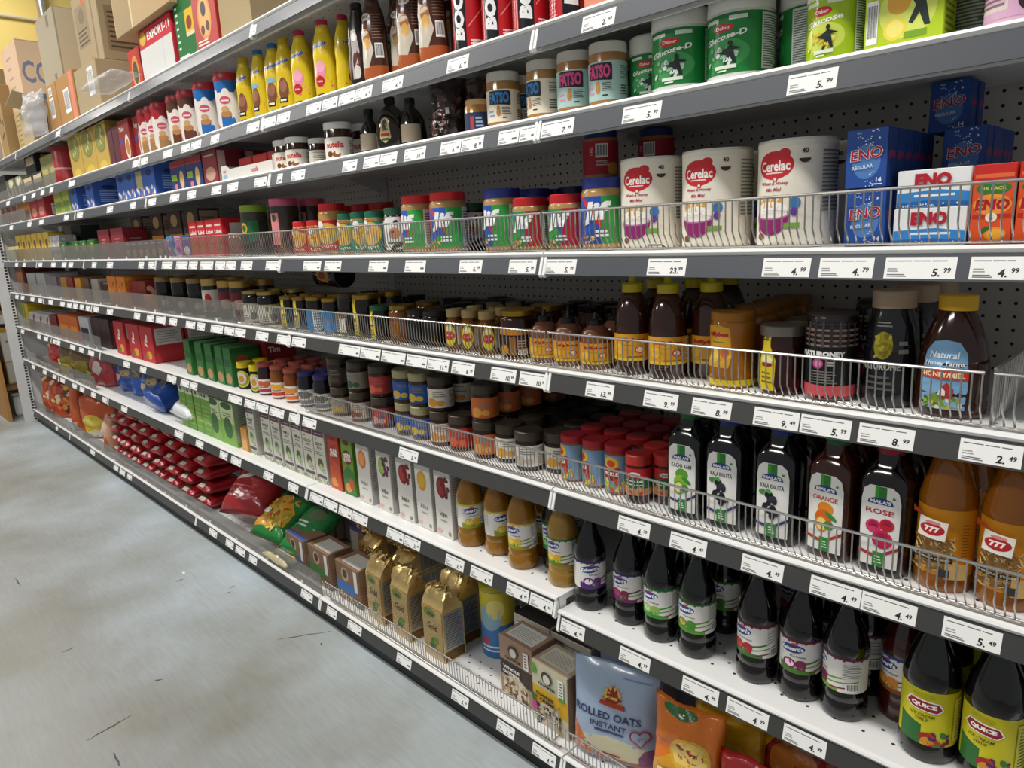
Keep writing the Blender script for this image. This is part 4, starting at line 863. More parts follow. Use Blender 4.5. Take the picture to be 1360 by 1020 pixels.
P_nqb = squeeze('syrup_squeeze_bottle', .226, .036, 'dcc11e', '2f7ab8', a_nesq('b'))
P_nqp = squeeze('syrup_squeeze_bottle', .226, .037, 'dcc11e', 'c22a56', a_nesq('s'))
row(P_nqy, 'B', 'yellow syrup squeeze bottle with yellow cap', 'syrup bottle', [329, 382], y=.026, rows=2, dy=.09, rot=[20, 30])
row(P_nqb, 'B', 'yellow syrup squeeze bottle with blue cap', 'syrup bottle', [349, 367], y=.026, rows=2, dy=.09, rot=[15, 30])
row(P_nqp, 'B', 'yellow syrup squeeze bottle with pink cap', 'syrup bottle', [402, 432], y=.024, rows=2, dy=.09, rot=[30, 25])
row(P_nqp, 'B', 'shaded yellow syrup bottle turned to its side', 'syrup bottle', [455], y=.06, rot=100)
P_cds = squeeze('syrup_squeeze_bottle', .225, .032, '241a18', '2a2422', lambda A, W, H: (A.poly([(-W*.15, H*.1), (W*.02, H*.1), (W*.1, H*.5), (W*.02, H*.8), (-W*.15, H*.8)], 'bdb6b0'), A.ell(0, H*.35, W*.12, H*.16, '5a2a26'), A.ell(-.004, H*.7, W*.1, H*.06, 'e4ded8'), A.ell(0, H*.2, W*.1, H*.1, 'dcd4cc')))
row(P_cds, 'B', 'dark chocolate squeeze bottle with white label', 'chocolate sauce bottle', [476], y=.022, rows=2, dy=.08, rot=35)
def a_smk(A, W, H):
    A.rect(-W*.5, H*.18, W*.5, H, '4a2a1c'); A.rect(-W*.5, 0, W*.5, H*.2, 'a8562a'); s = W/3
    A.poly([(-s*.9, H*.2), (-s*.1, H*.18), (s*.35, H*.4), (0, H*.66), (-s*.6, H*.72), (-s*1, H*.6)], 'c9bfae'); A.ell(-s*.25, H*.6, s*.35, H*.1, 'a86a3a'); A.ell(-s*.2, H*.5, s*.3, H*.08, 'd8a85a'); A.ell(-s*.25, H*.86, s*.48, H*.05, 'e4ded6'); A.txt('HERSHEY', -s*.25, H*.86, H*.045, '5a4a44', w=s*.75)
    A.barcode(s*.45, H*.3, s*1.1, H*.5); A.lines(s*.3, H*.55, s*1.2, H*.9, 9, '96705a', .4)
P_smk = squeeze('caramel_sauce_bottle', .235, .038, '4a2a1c', '3a2218', a_smk)
P_orc = None
row(P_smk, 'B', 'brown and orange caramel sauce bottle', 'caramel sauce bottle', [496, 510, 543, 572], y=.022, rows=2, dy=.085, rot=[20, 35, 35, 30])
P_blk = squeeze('chocolate_sauce_bottle', .19, .026, '18161a', '1e1c20', None)
row(P_blk, 'B', 'small black sauce bottle', 'chocolate sauce bottle', [592], y=.05)
def a_cm(topc, mug):
    def f(A, W, H):
        A.rect(-W/2, 0, W/2, H, 'e9e0d6'); s = W/6
        A.rect(-W/2, H*.76, W/2, H, topc)
        for k in range(-3, 4): A.ell(k*s+.004, H*.7, s*.34, H*.14, 'ece4da')
        for k in (-2, 0, 2):
            A.ell(k*s, H*.6, s*.42, H*.08, 'c9566a'); A.lines(k*s-s*.3, H*.56, k*s+s*.3, H*.62, 1, 'f2dcdc', .5)
            A.rect(k*s-s*.42, H*.06, k*s+s*.38, H*.3, mug); A.ell(k*s, H*.32, s*.42, H*.07, 'b98250'); A.ell(k*s-s*.05, H*.42, s*.3, H*.06, 'caa070'); A.ell(k*s+s*.5, H*.17, s*.15, H*.08, mug)
            A.ell(k*s+s, H*.06, s*.3, H*.07, 'b08a66')
    return f
def cmp_(topc, mug): return can('creamer_canister', [(0, 0), (.044, 0), (.046, .003), (.046, .178), (0, .178)], mat('e4d8ca', .3), [(0, .172), (.047, .172), (.048, .178), (.046, .196), (.044, .2), (0, .2)], mat('a8242f', .35), (.002, .172, a_cm(topc, mug)), sx=1, sy=.85, lmat=GLOSS)
P_cm1, P_cm2, P_cm3 = cmp_('1f6ab0', '2a6ab0'), cmp_('5a3526', '6a3a26'), cmp_('a8242f', 'a07a50')
row(P_cm1, 'B', 'blue and white creamer canister with red lid', 'creamer canister', [281, 309], y=.024, rows=2, dy=.1, rot=[45, 45])
row(P_cm2, 'B', 'brown and white creamer canister with red lid', 'creamer canister', [244, 259], y=.024, rows=2, dy=.1, rot=[45, 40])
row(P_cm3, 'B', 'cream and red creamer canister', 'creamer canister', [204, 212, 223], y=.024, rows=1, rot=[35, 40, 55])
P_tet = carton('tea_carton', .16, .14, .19, '8f2222', lambda A, W, H: (A.txt('Tetley', -W*.12, H*.78, H*.13, 'efe4da', w=W*.45, shear=.2), A.ell(W*.22, H*.35, W*.2, H*.3, 'e6dcc8'), A.ell(W*.22, H*.35, W*.14, H*.2, 'c07a30'), A.ell(-W*.2, H*.5, W*.16, H*.08, '3a4a9a')), lambda A, W, H: (A.txt('Tetley', -W*.1, H*.78, H*.13, 'efe4da', w=W*.5, shear=.2), A.ell(W*.15, H*.3, W*.22, H*.28, 'e9dfcc'), A.ell(W*.15, H*.3, W*.14, H*.2, 'c98a3c'), A.ell(-W*.25, H*.5, W*.15, H*.08, '3a4a9a')))
row(P_tet, 'B', 'dark red tea carton with white lettering', 'tea carton', [170, 190], y=.03, jit=.3)
P_slw = carton('tea_carton', .08, .12, .18, '5a2430', None, lambda A, W, H: A.rect(-W*.45, .004, W*.1, H*.98, 'c9bfb8'))
row(P_slw, 'B', 'slim maroon and white tea carton', 'tea carton', [152, 158], y=.03, jit=.3)
P_olv = carton('tea_carton', .25, .2, .23, 'c2a24a', lambda A, W, H: (A.ell(0, H*.68, W*.4, H*.3, '7c7a3a'), A.ell(0, H*.68, W*.36, H*.27, '8a8a44'), A.scat(-W*.15, H*.55, W*.15, H*.85, 6, W*.06, ['d9cf8a'], 2), A.ell(0, H*.1, W*.3, H*.12, 'd8b84e')), lambda A, W, H: (A.ell(0, H*.68, W*.42, H*.28, '85843e'), A.scat(-W*.15, H*.55, W*.15, H*.85, 6, W*.06, ['d9cf8a'], 2), A.rect(-W*.45, .004, W*.45, H*.3, 'd2b54a')))
row(P_olv, 'B', 'olive and yellow tea carton', 'tea carton', [104, 119, 134], y=.03, jit=.3)
P_rcy = can('tea_canister', [(0, 0), (.06, 0), (.06, .2), (.055, .21), (0, .21)], mat('a83238', .35), lidprof(.061, .2, .235), mat('8f2a30', .4), (.01, .19, lambda A, W, H: A.rect(-W/2, H*.45, W/2, H*.52, 'd0a8a0')))
row(P_rcy, 'B', 'tall red tea canister', 'tea canister', [91], y=.04, rows=2, dy=.13)
P_bg1 = carton('tea_carton', .2, .2, .2, '8f8a52', lambda A, W, H: A.rect(-W*.4, H*.1, W*.3, H*.6, 'b8b070'), lambda A, W, H: A.rect(-W*.3, H*.2, W*.3, H*.7, 'c2b86a'))
P_bg2 = carton('tea_carton', .3, .2, .125, '2a2a30', lambda A, W, H: A.rect(-W*.4, H*.5, W*.4, H*.9, 'd8c49a'), lambda A, W, H: A.rect(-W*.3, H*.5, W*.3, H*.95, 'd9a850'))
P_bg3 = carton('tea_carton', .26, .2, .15, 'bdb79a', lambda A, W, H: A.scat(-W*.4, H*.1, W*.4, H*.9, 12, .04, ['3a3a34', 'e4dfc8', '6a6a44'], 3), lambda A, W, H: A.scat(-W*.4, H*.1, W*.4, H*.9, 12, .03, ['3a3a34', 'e4dfc8', '6a6a44'], 4))
row(P_bg1, 'B', 'khaki tea carton behind the clear fence', 'tea carton', [65, 75], y=.05, jit=.3)
row(P_bg2, 'B', 'black and tan tea carton behind the clear fence', 'tea carton', [40, 50], y=.05, jit=.3)
row(P_bg2, 'B', 'upper black and tan tea carton behind the clear fence', 'tea carton', [47], y=.06, z=.1265, jit=.3)
row(P_bg3, 'B', 'patchy black and cream tea carton behind the clear fence', 'tea carton', [17, 26], y=.05, jit=.3)
P_bg4 = carton('tea_carton', .4, .2, .2, '3a3a34', None, lambda A, W, H: A.rect(-W*.4, H*.1, W*.4, H*.4, '6a6a5a'))
row(P_bg4, 'B', 'dark tea carton at the left end', 'tea carton', [4], y=.05, jit=.3)

# ---- fifth shelf (E)
def a_nhf(A, W, H):
    s = W/3; A.poly([(-s*.62, 0), (s*.62, 0), (s*.66, H*.3), (s*.62, H*.82), (s*.4, H*.97), (0, H), (-s*.4, H*.97), (-s*.62, H*.82), (-s*.66, H*.3)], '7fb0d8')
    A.ell(0, H*.03, s*.55, H*.2, '7a9a2e', a0=0, a1=PI); A.scat(-s*.5, 0, s*.5, H*.16, 16, s*.09, ['c9b83a', '4a6a22', 'e4d9c4', '8fae3a'], 3); A.poly([(-s*.05, H*.16), (s*.3, H*.16), (s*.3, H*.3), (s*.12, H*.4), (-s*.05, H*.3)], 'b0302a'); A.poly([(-s*.1, H*.2), (-s*.03, H*.34), (s*.1, H*.27), (s*.1, H*.2)], 'eaeaea')
    A.txt('Natural', -s*.02, H*.79, H*.095, 'f2f4f6', w=s*.85, bold=.02, shear=.15); A.txt('Honey Farms', 0, H*.66, H*.08, 'f2f4f6', w=s*1.08, bold=.02, shear=.1)
    A.poly([(-s*.66, H*.44), (s*.66, H*.44), (s*.66, H*.59), (0, H*.61), (-s*.66, H*.59)], 'c8341e'); A.txt('HONEY/MIEL', 0, H*.505, H*.075, 'f4e2b4', w=s*1.15, bold=.03)
HB = mat('3a160a', .1, 0, .25, coat=.5); AMB = mat('b8700c', .1, 0, .25, coat=.4); AMBD = mat('6a3206', .1, 0, .25, coat=.4)
def hbprof(R, H): return [(0, 0), (R*.9, 0), (R, .006), (R, H*.12), (R*.97, H*.16), (R, H*.2), (R*.98, H*.45), (R*.86, H*.62), (R*.66, H*.77), (R*.5, H*.86), (R*.42, H*.9), (0, H*.9)]
P_nhf = can('honey_bottle', hbprof(.049, .183), HB, lidprof(.026, .160, .183), mat('dba81e', .4), (.014, .118, a_nhf), sx=1, sy=.78, wf=.5, vs=.015, lidname='cap')
row(P_nhf, 'E', 'dark amber honey bottle with yellow cap', 'honey bottle', [1260], y=.035, rot=-2)
def a_nat(A, W, H):
    s = W/6; A.ell(0, H*.62, s*.36, H*.17, 'b0a41e'); A.scat(-s*.28, H*.48, s*.28, H*.75, 22, s*.1, ['8f7f14', 'd4c53a'], 3); A.txt('NATURONEY', 0, H*.36, H*.095, 'c9c5b8', w=s*1.7, bold=.04); A.lines(-s*.3, H*.84, s*.3, H*.92, 2, '9a968c', .4); A.lines(-s*.5, H*.05, s*.5, H*.26, 3, '55534e', .4); A.lines(s*.55, H*.5, s*.9, H*.7, 2, '8a867c', .5)
P_nat = can('honey_bottle', [(0, 0), (.038, 0), (.042, .006), (.042, .03), (.039, .05), (.041, .08), (.037, .13), (.03, .15), (.028, .16), (0, .16)], mat('16171c', .12, coat=.5), lidprof(.032, .158, .186), mat('b59d82', .5), (.02, .15, a_nat), n=32, vs=.015, lidname='cap')
row(P_nat, 'E', 'black honey bottle with beige cap', 'honey bottle', [1186], y=.05, rows=3, dy=.095, rot=-2)
P_pla = None
def a_plaid(A, W, H):
    s = W/6; A.rect(-W/2, H*.18, W/2, H*.99, '1b1b1e'); A.rect(-W/2, 0, W/2, H*.18, 'd8575e')
    for i in range(5): A.rect(-W/2, H*(.68+i*.065), W/2, H*(.705+i*.065), 'a58a80')
    for i in range(-10, 11): A.rect(i*s*.3, H*.67, i*s*.3+s*.1, H*.99, '3a3030' if i % 2 else '5a4844')
    A.txt('NATURONEY', 0, H*.585, H*.075, 'f0eeea', w=s*1.75, bold=.07); A.ell(-s*.1, H*.46, s*.2, H*.065, 'c04a8a'); A.ell(-s*.1, H*.46, s*.12, H*.04, 'dd8ab4'); A.lines(-s*.4, H*.2, s*.6, H*.38, 5, '7a7874', .4); A.lines(s*.25, H*.43, s*.5, H*.5, 2, 'b8b4ae', .5)
P_pla = can('honey_jar', [(0, 0), (.038, 0), (.041, .005), (.042, .12), (.040, .126), (.0405, .14), (.038, .144), (0, .144)], mat('241c1a', .2, coat=.5), [(0, .141), (.039, .141), (.0395, .146), (.035, .149), (0, .149)], mat('3a2e2a', .35), (.004, .136, a_plaid), n=36, lmat=GLOSS)
row(P_pla, 'E', 'black plaid honey jar with coral base', 'honey jar', [1117], y=.036, rows=3, dy=.095, rot=-4)
def a_ytag(A, W, H):
    s = W/6; A.poly([(-s*.45, 0), (s*.4, 0), (s*.45, H*.5), (s*.2, H*.72), (s*.2, H), (-s*.2, H), (-s*.2, H*.72), (-s*.45, H*.5)], 'd9c21e'); A.ell(0, H*.5, s*.32, H*.07, 'efe6b0'); A.ell(0, H*.42, s*.3, H*.035, '8a2a1a'); A.lines(-s*.3, H*.1, s*.3, H*.32, 3, '7a6a1a', .4); A.ell(0, H*.85, s*.08, H*.05, '7a6a14')
P_dj = jar('preserve_jar', .038, .122, '2e0e0a', '8a8478', .018, (.06, .96, a_ytag), neck=.93, lmetal=.7)
row(P_dj, 'E', 'dark red jar with yellow neck tag', 'preserve jar', [1040], y=.036, rows=3, dy=.085, rot=-20)
def a_bb(A, W, H):
    A.rect(-W/2, 0, W/2, H, 'd99a1e'); s = W/6; A.rect(-W/2, H*.0, W/2, H*.1, 'e2c22c'); A.txt('billybee', s*.12, H*.78, H*.17, 'a81a2e', w=s*1.5, bold=.06, shear=.08); A.ell(s*.55, H*.42, s*.24, H*.14, 'b0302e'); A.ell(s*.55, H*.42, s*.17, H*.1, 'efdcc0'); A.lines(-s*.3, H*.56, s*.3, H*.62, 1, '7a9a2c', .5); A.lines(-s*.1, H*.1, s*.8, H*.2, 1, '8a5a14', .5); A.ell(-s*.55, H*.42, s*.3, H*.2, 'e8b83a'); A.rect(s*1.05, H*.15, s*1.9, H*.95, 'ddd6c4'); A.lines(s*1.1, H*.2, s*1.8, H*.9, 8, '7a746a', .4)
def ribbed(R, H, n=5, a=.42, b=.8):
    P = [(0, 0), (R*.93, 0), (R, .005), (R, H*a)]
    for i in range(n*2+1):
        t = i/(n*2); r = R*(1-.06*t-.38*t**3); P.append((r*(.965 if i % 2 else 1), H*(a+(b-a)*t)))
    return P + [(R*.42, H*(b+.03)), (R*.42, H*(b+.06)), (0, H*(b+.06))]
BBM = mat('3e1d10', .12, 0, .15, coat=.5)
def bbcap(R, z, H): return [(0, z), (R, z), (R, z+(H-z)*.45), (R*.9, z+(H-z)*.5), (R*.42, z+(H-z)*.53), (0, z+(H-z)*.53)]
def spout(p, R, z, H, c): p.parts.insert(2, ('spout', mk('spout', lathe([(0, z+(H-z)*.5), (R*.4, z+(H-z)*.5), (R*.36, z+(H-z)*.6), (R*.3, z+(H-z)*.8), (R*.2, H), (0, H)], 14), mat(c, .35)), 1))
P_bb = can('honey_bottle', ribbed(.0395, .205), BBM, bbcap(.022, .17, .208), mat('cdbb1a', .35), (.03, .086, a_bb), n=30, lidname='cap')
spout(P_bb, .022, .17, .208, 'cdbb1a')
row(P_bb, 'E', 'tall ribbed honey bottle with yellow cap', 'honey bottle', [841, 876, 914], y=.036, rows=2, dy=.09, rot=[20, 25, 8])
row(P_bb, 'E', 'shaded tall honey bottle at the back', 'honey bottle', [966], y=.24, rot=0)
P_bbs = can('honey_bottle', ribbed(.036, .115, 4, .5, .8), mat('7a4a34', .15, 0, .15, coat=.4), bbcap(.016, .092, .122), mat('141416', .35), (.012, .058, a_bb), n=28, lidname='cap')
spout(P_bbs, .016, .092, .122, '141416')
row(P_bbs, 'E', 'small ribbed honey bottle with black cap', 'honey bottle', [724, 748, 788], y=.034, rows=3, dy=.085, rot=[25, 25, 30])
def a_bbj(A, W, H):
    s = W/6; A.poly([(-s*.6, H*.3), (s*.5, H*.3), (s*.62, H*.5), (s*.55, H*.95), (0, H), (-s*.6, H*.97)], 'd8a02c'); A.txt('billybee', 0, H*.84, H*.09, 'a81a2e', w=s*.98, bold=.06, shear=.08); A.ell(s*.3, H*.55, s*.2, H*.09, 'c05a3a'); A.ell(-s*.2, H*.5, s*.25, H*.13, 'e8be48'); A.lines(-s*.3, H*.7, s*.3, H*.74, 1, '6a8a2a', .5); A.rect(-W/2, 0, W/2, H*.1, 'e0c41e')
P_bbj = can('honey_jar', [(0, 0), (.041, 0), (.044, .005), (.044, .05), (.040, .065), (.042, .08), (.043, .115), (.038, .126), (0, .126)], AMB, lidprof(.041, .124, .140), mat('b5781c', .3, 0, .3), (.004, .118, a_bbj), n=32, vs=.015)
row(P_bbj, 'E', 'amber waisted honey jar', 'honey jar', [964], y=.036, rows=4, dy=.092, rot=-15)
def a_gold(A, W, H):
    A.rect(-W/2, H*.78, W/2, H, 'c07a1c'); s = W/6; A.rect(-s*.9, 0, s*.9, H*.72, '2a1610'); A.ell(-s*.5, H*.2, s*.3, H*.2, 'c98a1e'); A.rect(-s*.15, 0, s*.2, H*.7, '8a5a24'); A.lines(s*.25, H*.2, s*.8, H*.6, 4, 'b0a494', .4); A.barcode(s*.3, H*.02, s*.8, H*.2)
P_gld = jar('honey_jar', .046, .118, '2a0f08', 'b08a2a', .014, (.08, .62, a_gold), neck=.86, lmetal=.8, lrough=.25)
row(P_gld, 'E', 'wide dark honey jar with orange band', 'honey jar', [690], y=.034, rows=2, dy=.105, rot=20)
def a_by(A, W, H): s = W/6; A.ell(0, H*.5, s*.55, H*.48, 'd6c83a'); A.ell(0, H*.5, s*.5, H*.2, 'b8302a'); A.lines(-s*.3, H*.47, s*.3, H*.53, 1, 'f4e6d8', .7); A.ell(0, H*.78, s*.3, H*.12, 'e8e2a4'); A.rect(s*.7, H*.1, s*1.3, H*.9, 'e4e0d4')
P_hb2 = jar('honey_bottle', .029, .11, '7a4a0c', 'a08a5a', .02, (.1, .66, a_by), neck=.7, sh=.66, lrough=.5, trans=.3)
row(P_hb2, 'E', 'small gold honey bottle, yellow oval label', 'honey bottle', [606, 622, 642], y=.034, rows=3, dy=.075, rot=[20, 30, 50])
P_blj = jar('jam_jar', .034, .10, '120c0a', '2a2420', .014, None, neck=.9)
P_amj = jar('honey_jar', .040, .11, '7a420a', '9a7a2c', .013, (.2, .6, lambda A, W, H: (A.rect(-W*.1, 0, W*.05, H, '8a5208'),)), neck=.88, lmetal=.8, lrough=.3, trans=.3)
row(P_amj, 'E', 'amber honey jar with gold lid', 'honey jar', [537], y=.034, rows=2, dy=.095, rot=20)
row(P_blj, 'E', 'plain black jam jar', 'jam jar', [558, 575, 590], y=.04, rows=4, dy=.085)
P_grj = jar('jam_jar', .036, .105, '120f0c', '1f4a30', .014, (.05, .98, a_ytag), neck=.94)
row(P_grj, 'E', 'black jam jar with green lid and yellow tag', 'jam jar', [510], y=.034, rot=-5)
P_gkj = jar('jam_jar', .040, .135, '1a0f0a', 'a8842e', .014, (.02, .98, a_ytag), neck=.94, lmetal=.8, lrough=.3)
row(P_gkj, 'E', 'tall gold lidded jam jar with yellow tag', 'jam jar', [489], y=.034, rows=2, dy=.095, rot=-8)
P_wtj = jar('jam_jar', .034, .135, '1a0d0a', '3a2f26', .016, (.1, .5, lambda A, W, H: (A.poly([(-W*.16, 0), (W*.02, 0), (W*.02, H), (-W*.16, H*.9)], 'ddd8ce'), A.ell(-W*.07, H*.9, W*.1, H*.12, '7a1f24'))), neck=.9)
row(P_wtj, 'E', 'dark jam jar with part white label', 'jam jar', [466], y=.034, rows=2, dy=.085, rot=30)
P_bluj = jar('jam_jar', .035, .118, '16110e', 'b08c38', .012, (.05, .62, lambda A, W, H: (A.rect(-W/2, 0, W/2, H, '1f7ab8'), A.rect(W*.06, 0, W*.2, H, 'd9dde0'), A.lines(W*.07, H*.1, W*.19, H*.9, 6, '7a8088', .4))), neck=.92, lmetal=.8, lrough=.3)
row(P_bluj, 'E', 'black jam jar with bright blue label', 'jam jar', [423, 445], y=.034, rows=2, dy=.085, rot=[15, 45])
P_ytj = jar('jam_jar', .031, .115, '14100d', 'a07a34', .012, (.02, .98, a_ytag), neck=.95, lmetal=.7)
row(P_ytj, 'E', 'narrow black jam jar with yellow tag', 'jam jar', [387, 404], y=.034, rows=2, dy=.08, rot=[10, 10])
P_wlj = jar('olive_spread_jar', .044, .125, '14100d', 'b8a05a', .012, (.02, .62, lambda A, W, H: (A.rect(-W/2, 0, W/2, H, 'd9d4c4'), A.rect(-W/2, H*.93, W/2, H, 'b09a5a'), A.ell(W*.02, H*.8, W*.015, H*.2, '55504a'), A.ell(W*.1, H*.35, W*.05, H*.2, '6a645c'), A.lines(-W*.06, H*.15, W*.04, H*.4, 3, '3a3630', .5))), neck=.9, lmetal=.7, lrough=.3)
row(P_wlj, 'E', 'black spread jar with cream label', 'spread jar', [341, 361], y=.034, rows=2, dy=.105, rot=[20, 45])
P_lying = jar('jam_jar', .045, .15, '120d0a', '15110e', .016, (.25, .75, lambda A, W, H: (A.poly([(-W*.1, 0), (W*.05, 0), (W*.1, H*.8), (0, H), (-W*.1, H*.8)], 'b8861e'), A.ell(0, H*.4, W*.05, H*.3, '8a3a14'))), neck=.9)
o = one(P_lying, 'E', 'dark jar lying on its side on the other jars', 'jam jar', 436, y=.13, z=.137+.046, tilt=0, roll=90); 
P_cof = jar('instant_coffee_jar', .043, .16, '2a1210', 'b8954a', .026, (.2, .72, lambda A, W, H: (A.rect(-W/2, 0, W/2, H, '6a1f2a'), A.ell(W*.03, H*.4, W*.1, H*.24, 'c9a890'))), neck=.9, lrough=.35, lmetal=.5)
P_cof2 = jar('instant_coffee_jar', .045, .165, '1c1412', 'bf9c50', .03, (.15, .72, lambda A, W, H: (A.rect(-W/2, 0, W/2, H, 'd4cec4'), A.ell(0, H*.55, W*.06, H*.3, 'b02a2a'), A.ell(0, H*.15, W*.08, H*.14, '3a241a'))), neck=.9, lrough=.35, lmetal=.5)
row(P_cof2, 'E', 'coffee jar with white label and gold lid', 'coffee jar', [287], y=.036, rows=2, dy=.1, rot=40)
row(P_cof, 'E', 'coffee jar with maroon label and gold lid', 'coffee jar', [308, 324], y=.036, rows=2, dy=.1, rot=40)
P_bcf = jar('instant_coffee_jar', .046, .165, '1a1614', '8a6a3a', .022, (.1, .6, lambda A, W, H: (A.ell(W*.05, H*.3, W*.06, H*.2, 'c9c2b6'), A.ell(W*.1, H*.1, W*.08, H*.1, '7a5a3a'))), neck=.95)
row(P_bcf, 'E', 'square black coffee jar', 'coffee jar', [224, 246, 268], y=.036, rows=2, dy=.11, rot=40)
P_or = carton('tea_carton', .16, .16, .16, 'd97a1c', lambda A, W, H: A.scat(-W*.4, H*.2, W*.4, H*.8, 10, .012, ['7a3a14', 'f0a838'], 3), lambda A, W, H: (A.lines(-W*.35, H*.25, W*.35, H*.75, 5, '7a3a14', .35), A.rect(-W*.48, H*.86, W*.48, H*.98, 'e8992e')))
row(P_or, 'E', 'orange tea carton', 'tea carton', [153, 160], y=.04, jit=.3)
P_or2 = carton('tea_packet', .12, .14, .075, 'd0702a', None, lambda A, W, H: A.rect(-W*.45, H*.3, W*.45, H*.8, 'e08a3a'))
row(P_or2, 'E', 'low orange tea packet', 'tea packet', [198], y=.04, jit=.3)
P_rdm = carton('tea_carton', .12, .18, .14, '8a2a24', None, lambda A, W, H: A.scat(-W*.4, H*.2, W*.4, H*.8, 8, .02, ['c97a6a', 'e0c0a8'], 3))
row(P_rdm, 'E', 'brick red tea carton', 'tea carton', [180, 189], y=.06, jit=.3)
P_mixa = [carton('coffee_packet', .14, .14, .14, c, None, (lambda c2: lambda A, W, H: (A.rect(-W*.42, H*.15, W*.42, H*.9, c2), A.ell(0, H*.45, W*.2, H*.2, c), A.lines(-W*.3, H*.7, W*.3, H*.85, 2, 'efe8de', .4)))(c2)) for c, c2 in (('8a7a86', 'a898a4'), ('b8863a', '8a6a4a'), ('8f2a30', 'a8383c'), ('d99a2a', 'e0ac3a'), ('6a4a3a', 'c4a880'), ('b0a49c', '7a6660'))]
row([_p for _p in (_q for _q in P_mixa)], 'E', 'small mixed coffee packet', 'coffee packet', [76, 88, 97, 107, 118, 130], y=.05, jit=.3)
P_wgc = carton('coffee_carton', .3, .22, .16, 'b0b0b2', None, lambda A, W, H: (A.rect(-W*.45, H*.05, W*.45, H*.95, 'c4c4c6'), A.lines(-W*.3, H*.2, W*.2, H*.8, 5, '9a9aa0', .3)))
row(P_wgc, 'E', 'pale grey coffee carton', 'coffee carton', [45, 58], y=.05, jit=.3)
P_brc = carton('coffee_carton', .3, .3, .26, '7a4a34', lambda A, W, H: A.rect(-W*.45, H*.05, W*.45, H*.7, 'b06a3a'), lambda A, W, H: A.rect(-W*.45, .01, W*.45, H*.95, '6a2a2c'))
row(P_brc, 'E', 'brown and maroon coffee carton at far left', 'coffee carton', [30], y=.05, jit=.3)

# ---- sixth shelf (F)
def a_777(A, W, H):
    A.rect(-W/2, 0, W/2, H, 'd98f16'); s = W/6
    A.rect(-s*.78, H*.05, s*.6, H*.55, '9a7440'); A.scat(-s*.76, H*.05, s*.58, H*.6, 150, s*.11, ['c9a468', 'a8803f', '7a5526', 'e0c48c'], 5, .2)
    A.rect(-s*.8, H*.24, s*.55, H*.31, '2a2018'); A.poly([(s*.35, H*.3), (s*.95, H*.22), (s*.95, 0), (s*.35, 0)], 'd2ab6a')
    A.txt('THE VINEGAR EXPERT', -s*.12, H*.275, H*.03, 'd8d0c0', w=s*1.2)
    A.poly([(-s*.52, H*.58), (s*.3, H*.56), (s*.36, H*.84), (-s*.46, H*.88)], 'f0ebe2'); A.ell(-s*.08, H*.71, s*.36, H*.09, 'b3202a'); A.txt('777', -s*.08, H*.71, H*.085, 'f4ece4', w=s*.44, bold=.05); A.ell(-s*.06, H*.81, s*.22, H*.025, 'cf8a84')
    A.poly([(-s*.8, H*.88), (-s*.3, H*.9), (-s*.8, H*.98)], 'c2401e'); A.rect(s*.2, H*.02, s*.48, H*.14, '3a3a3c'); A.lines(s*.75, H*.3, s*.95, H*.85, 12, '6a4a14', .4)
P_777 = can('vinegar_bottle', [(0, 0), (.0385, 0), (.0418, .006), (.0418, .024), (.0405, .028), (.0405, .138), (.0418, .142), (.041, .15), (.035, .175), (.0265, .205), (.016, .228), (.0145, .24), (0, .24)], mat('a8620f', .1, 0, .25, coat=.4), lidprof(.0165, .236, .256), mat('c8a018', .35), (.028, .138, a_777), n=34, lidname='cap')
row(P_777, 'F', 'amber vinegar bottle with orange label', 'vinegar bottle', [1250, 1326], y=.036, rows=3, dy=.1, rot=[-6, -4])
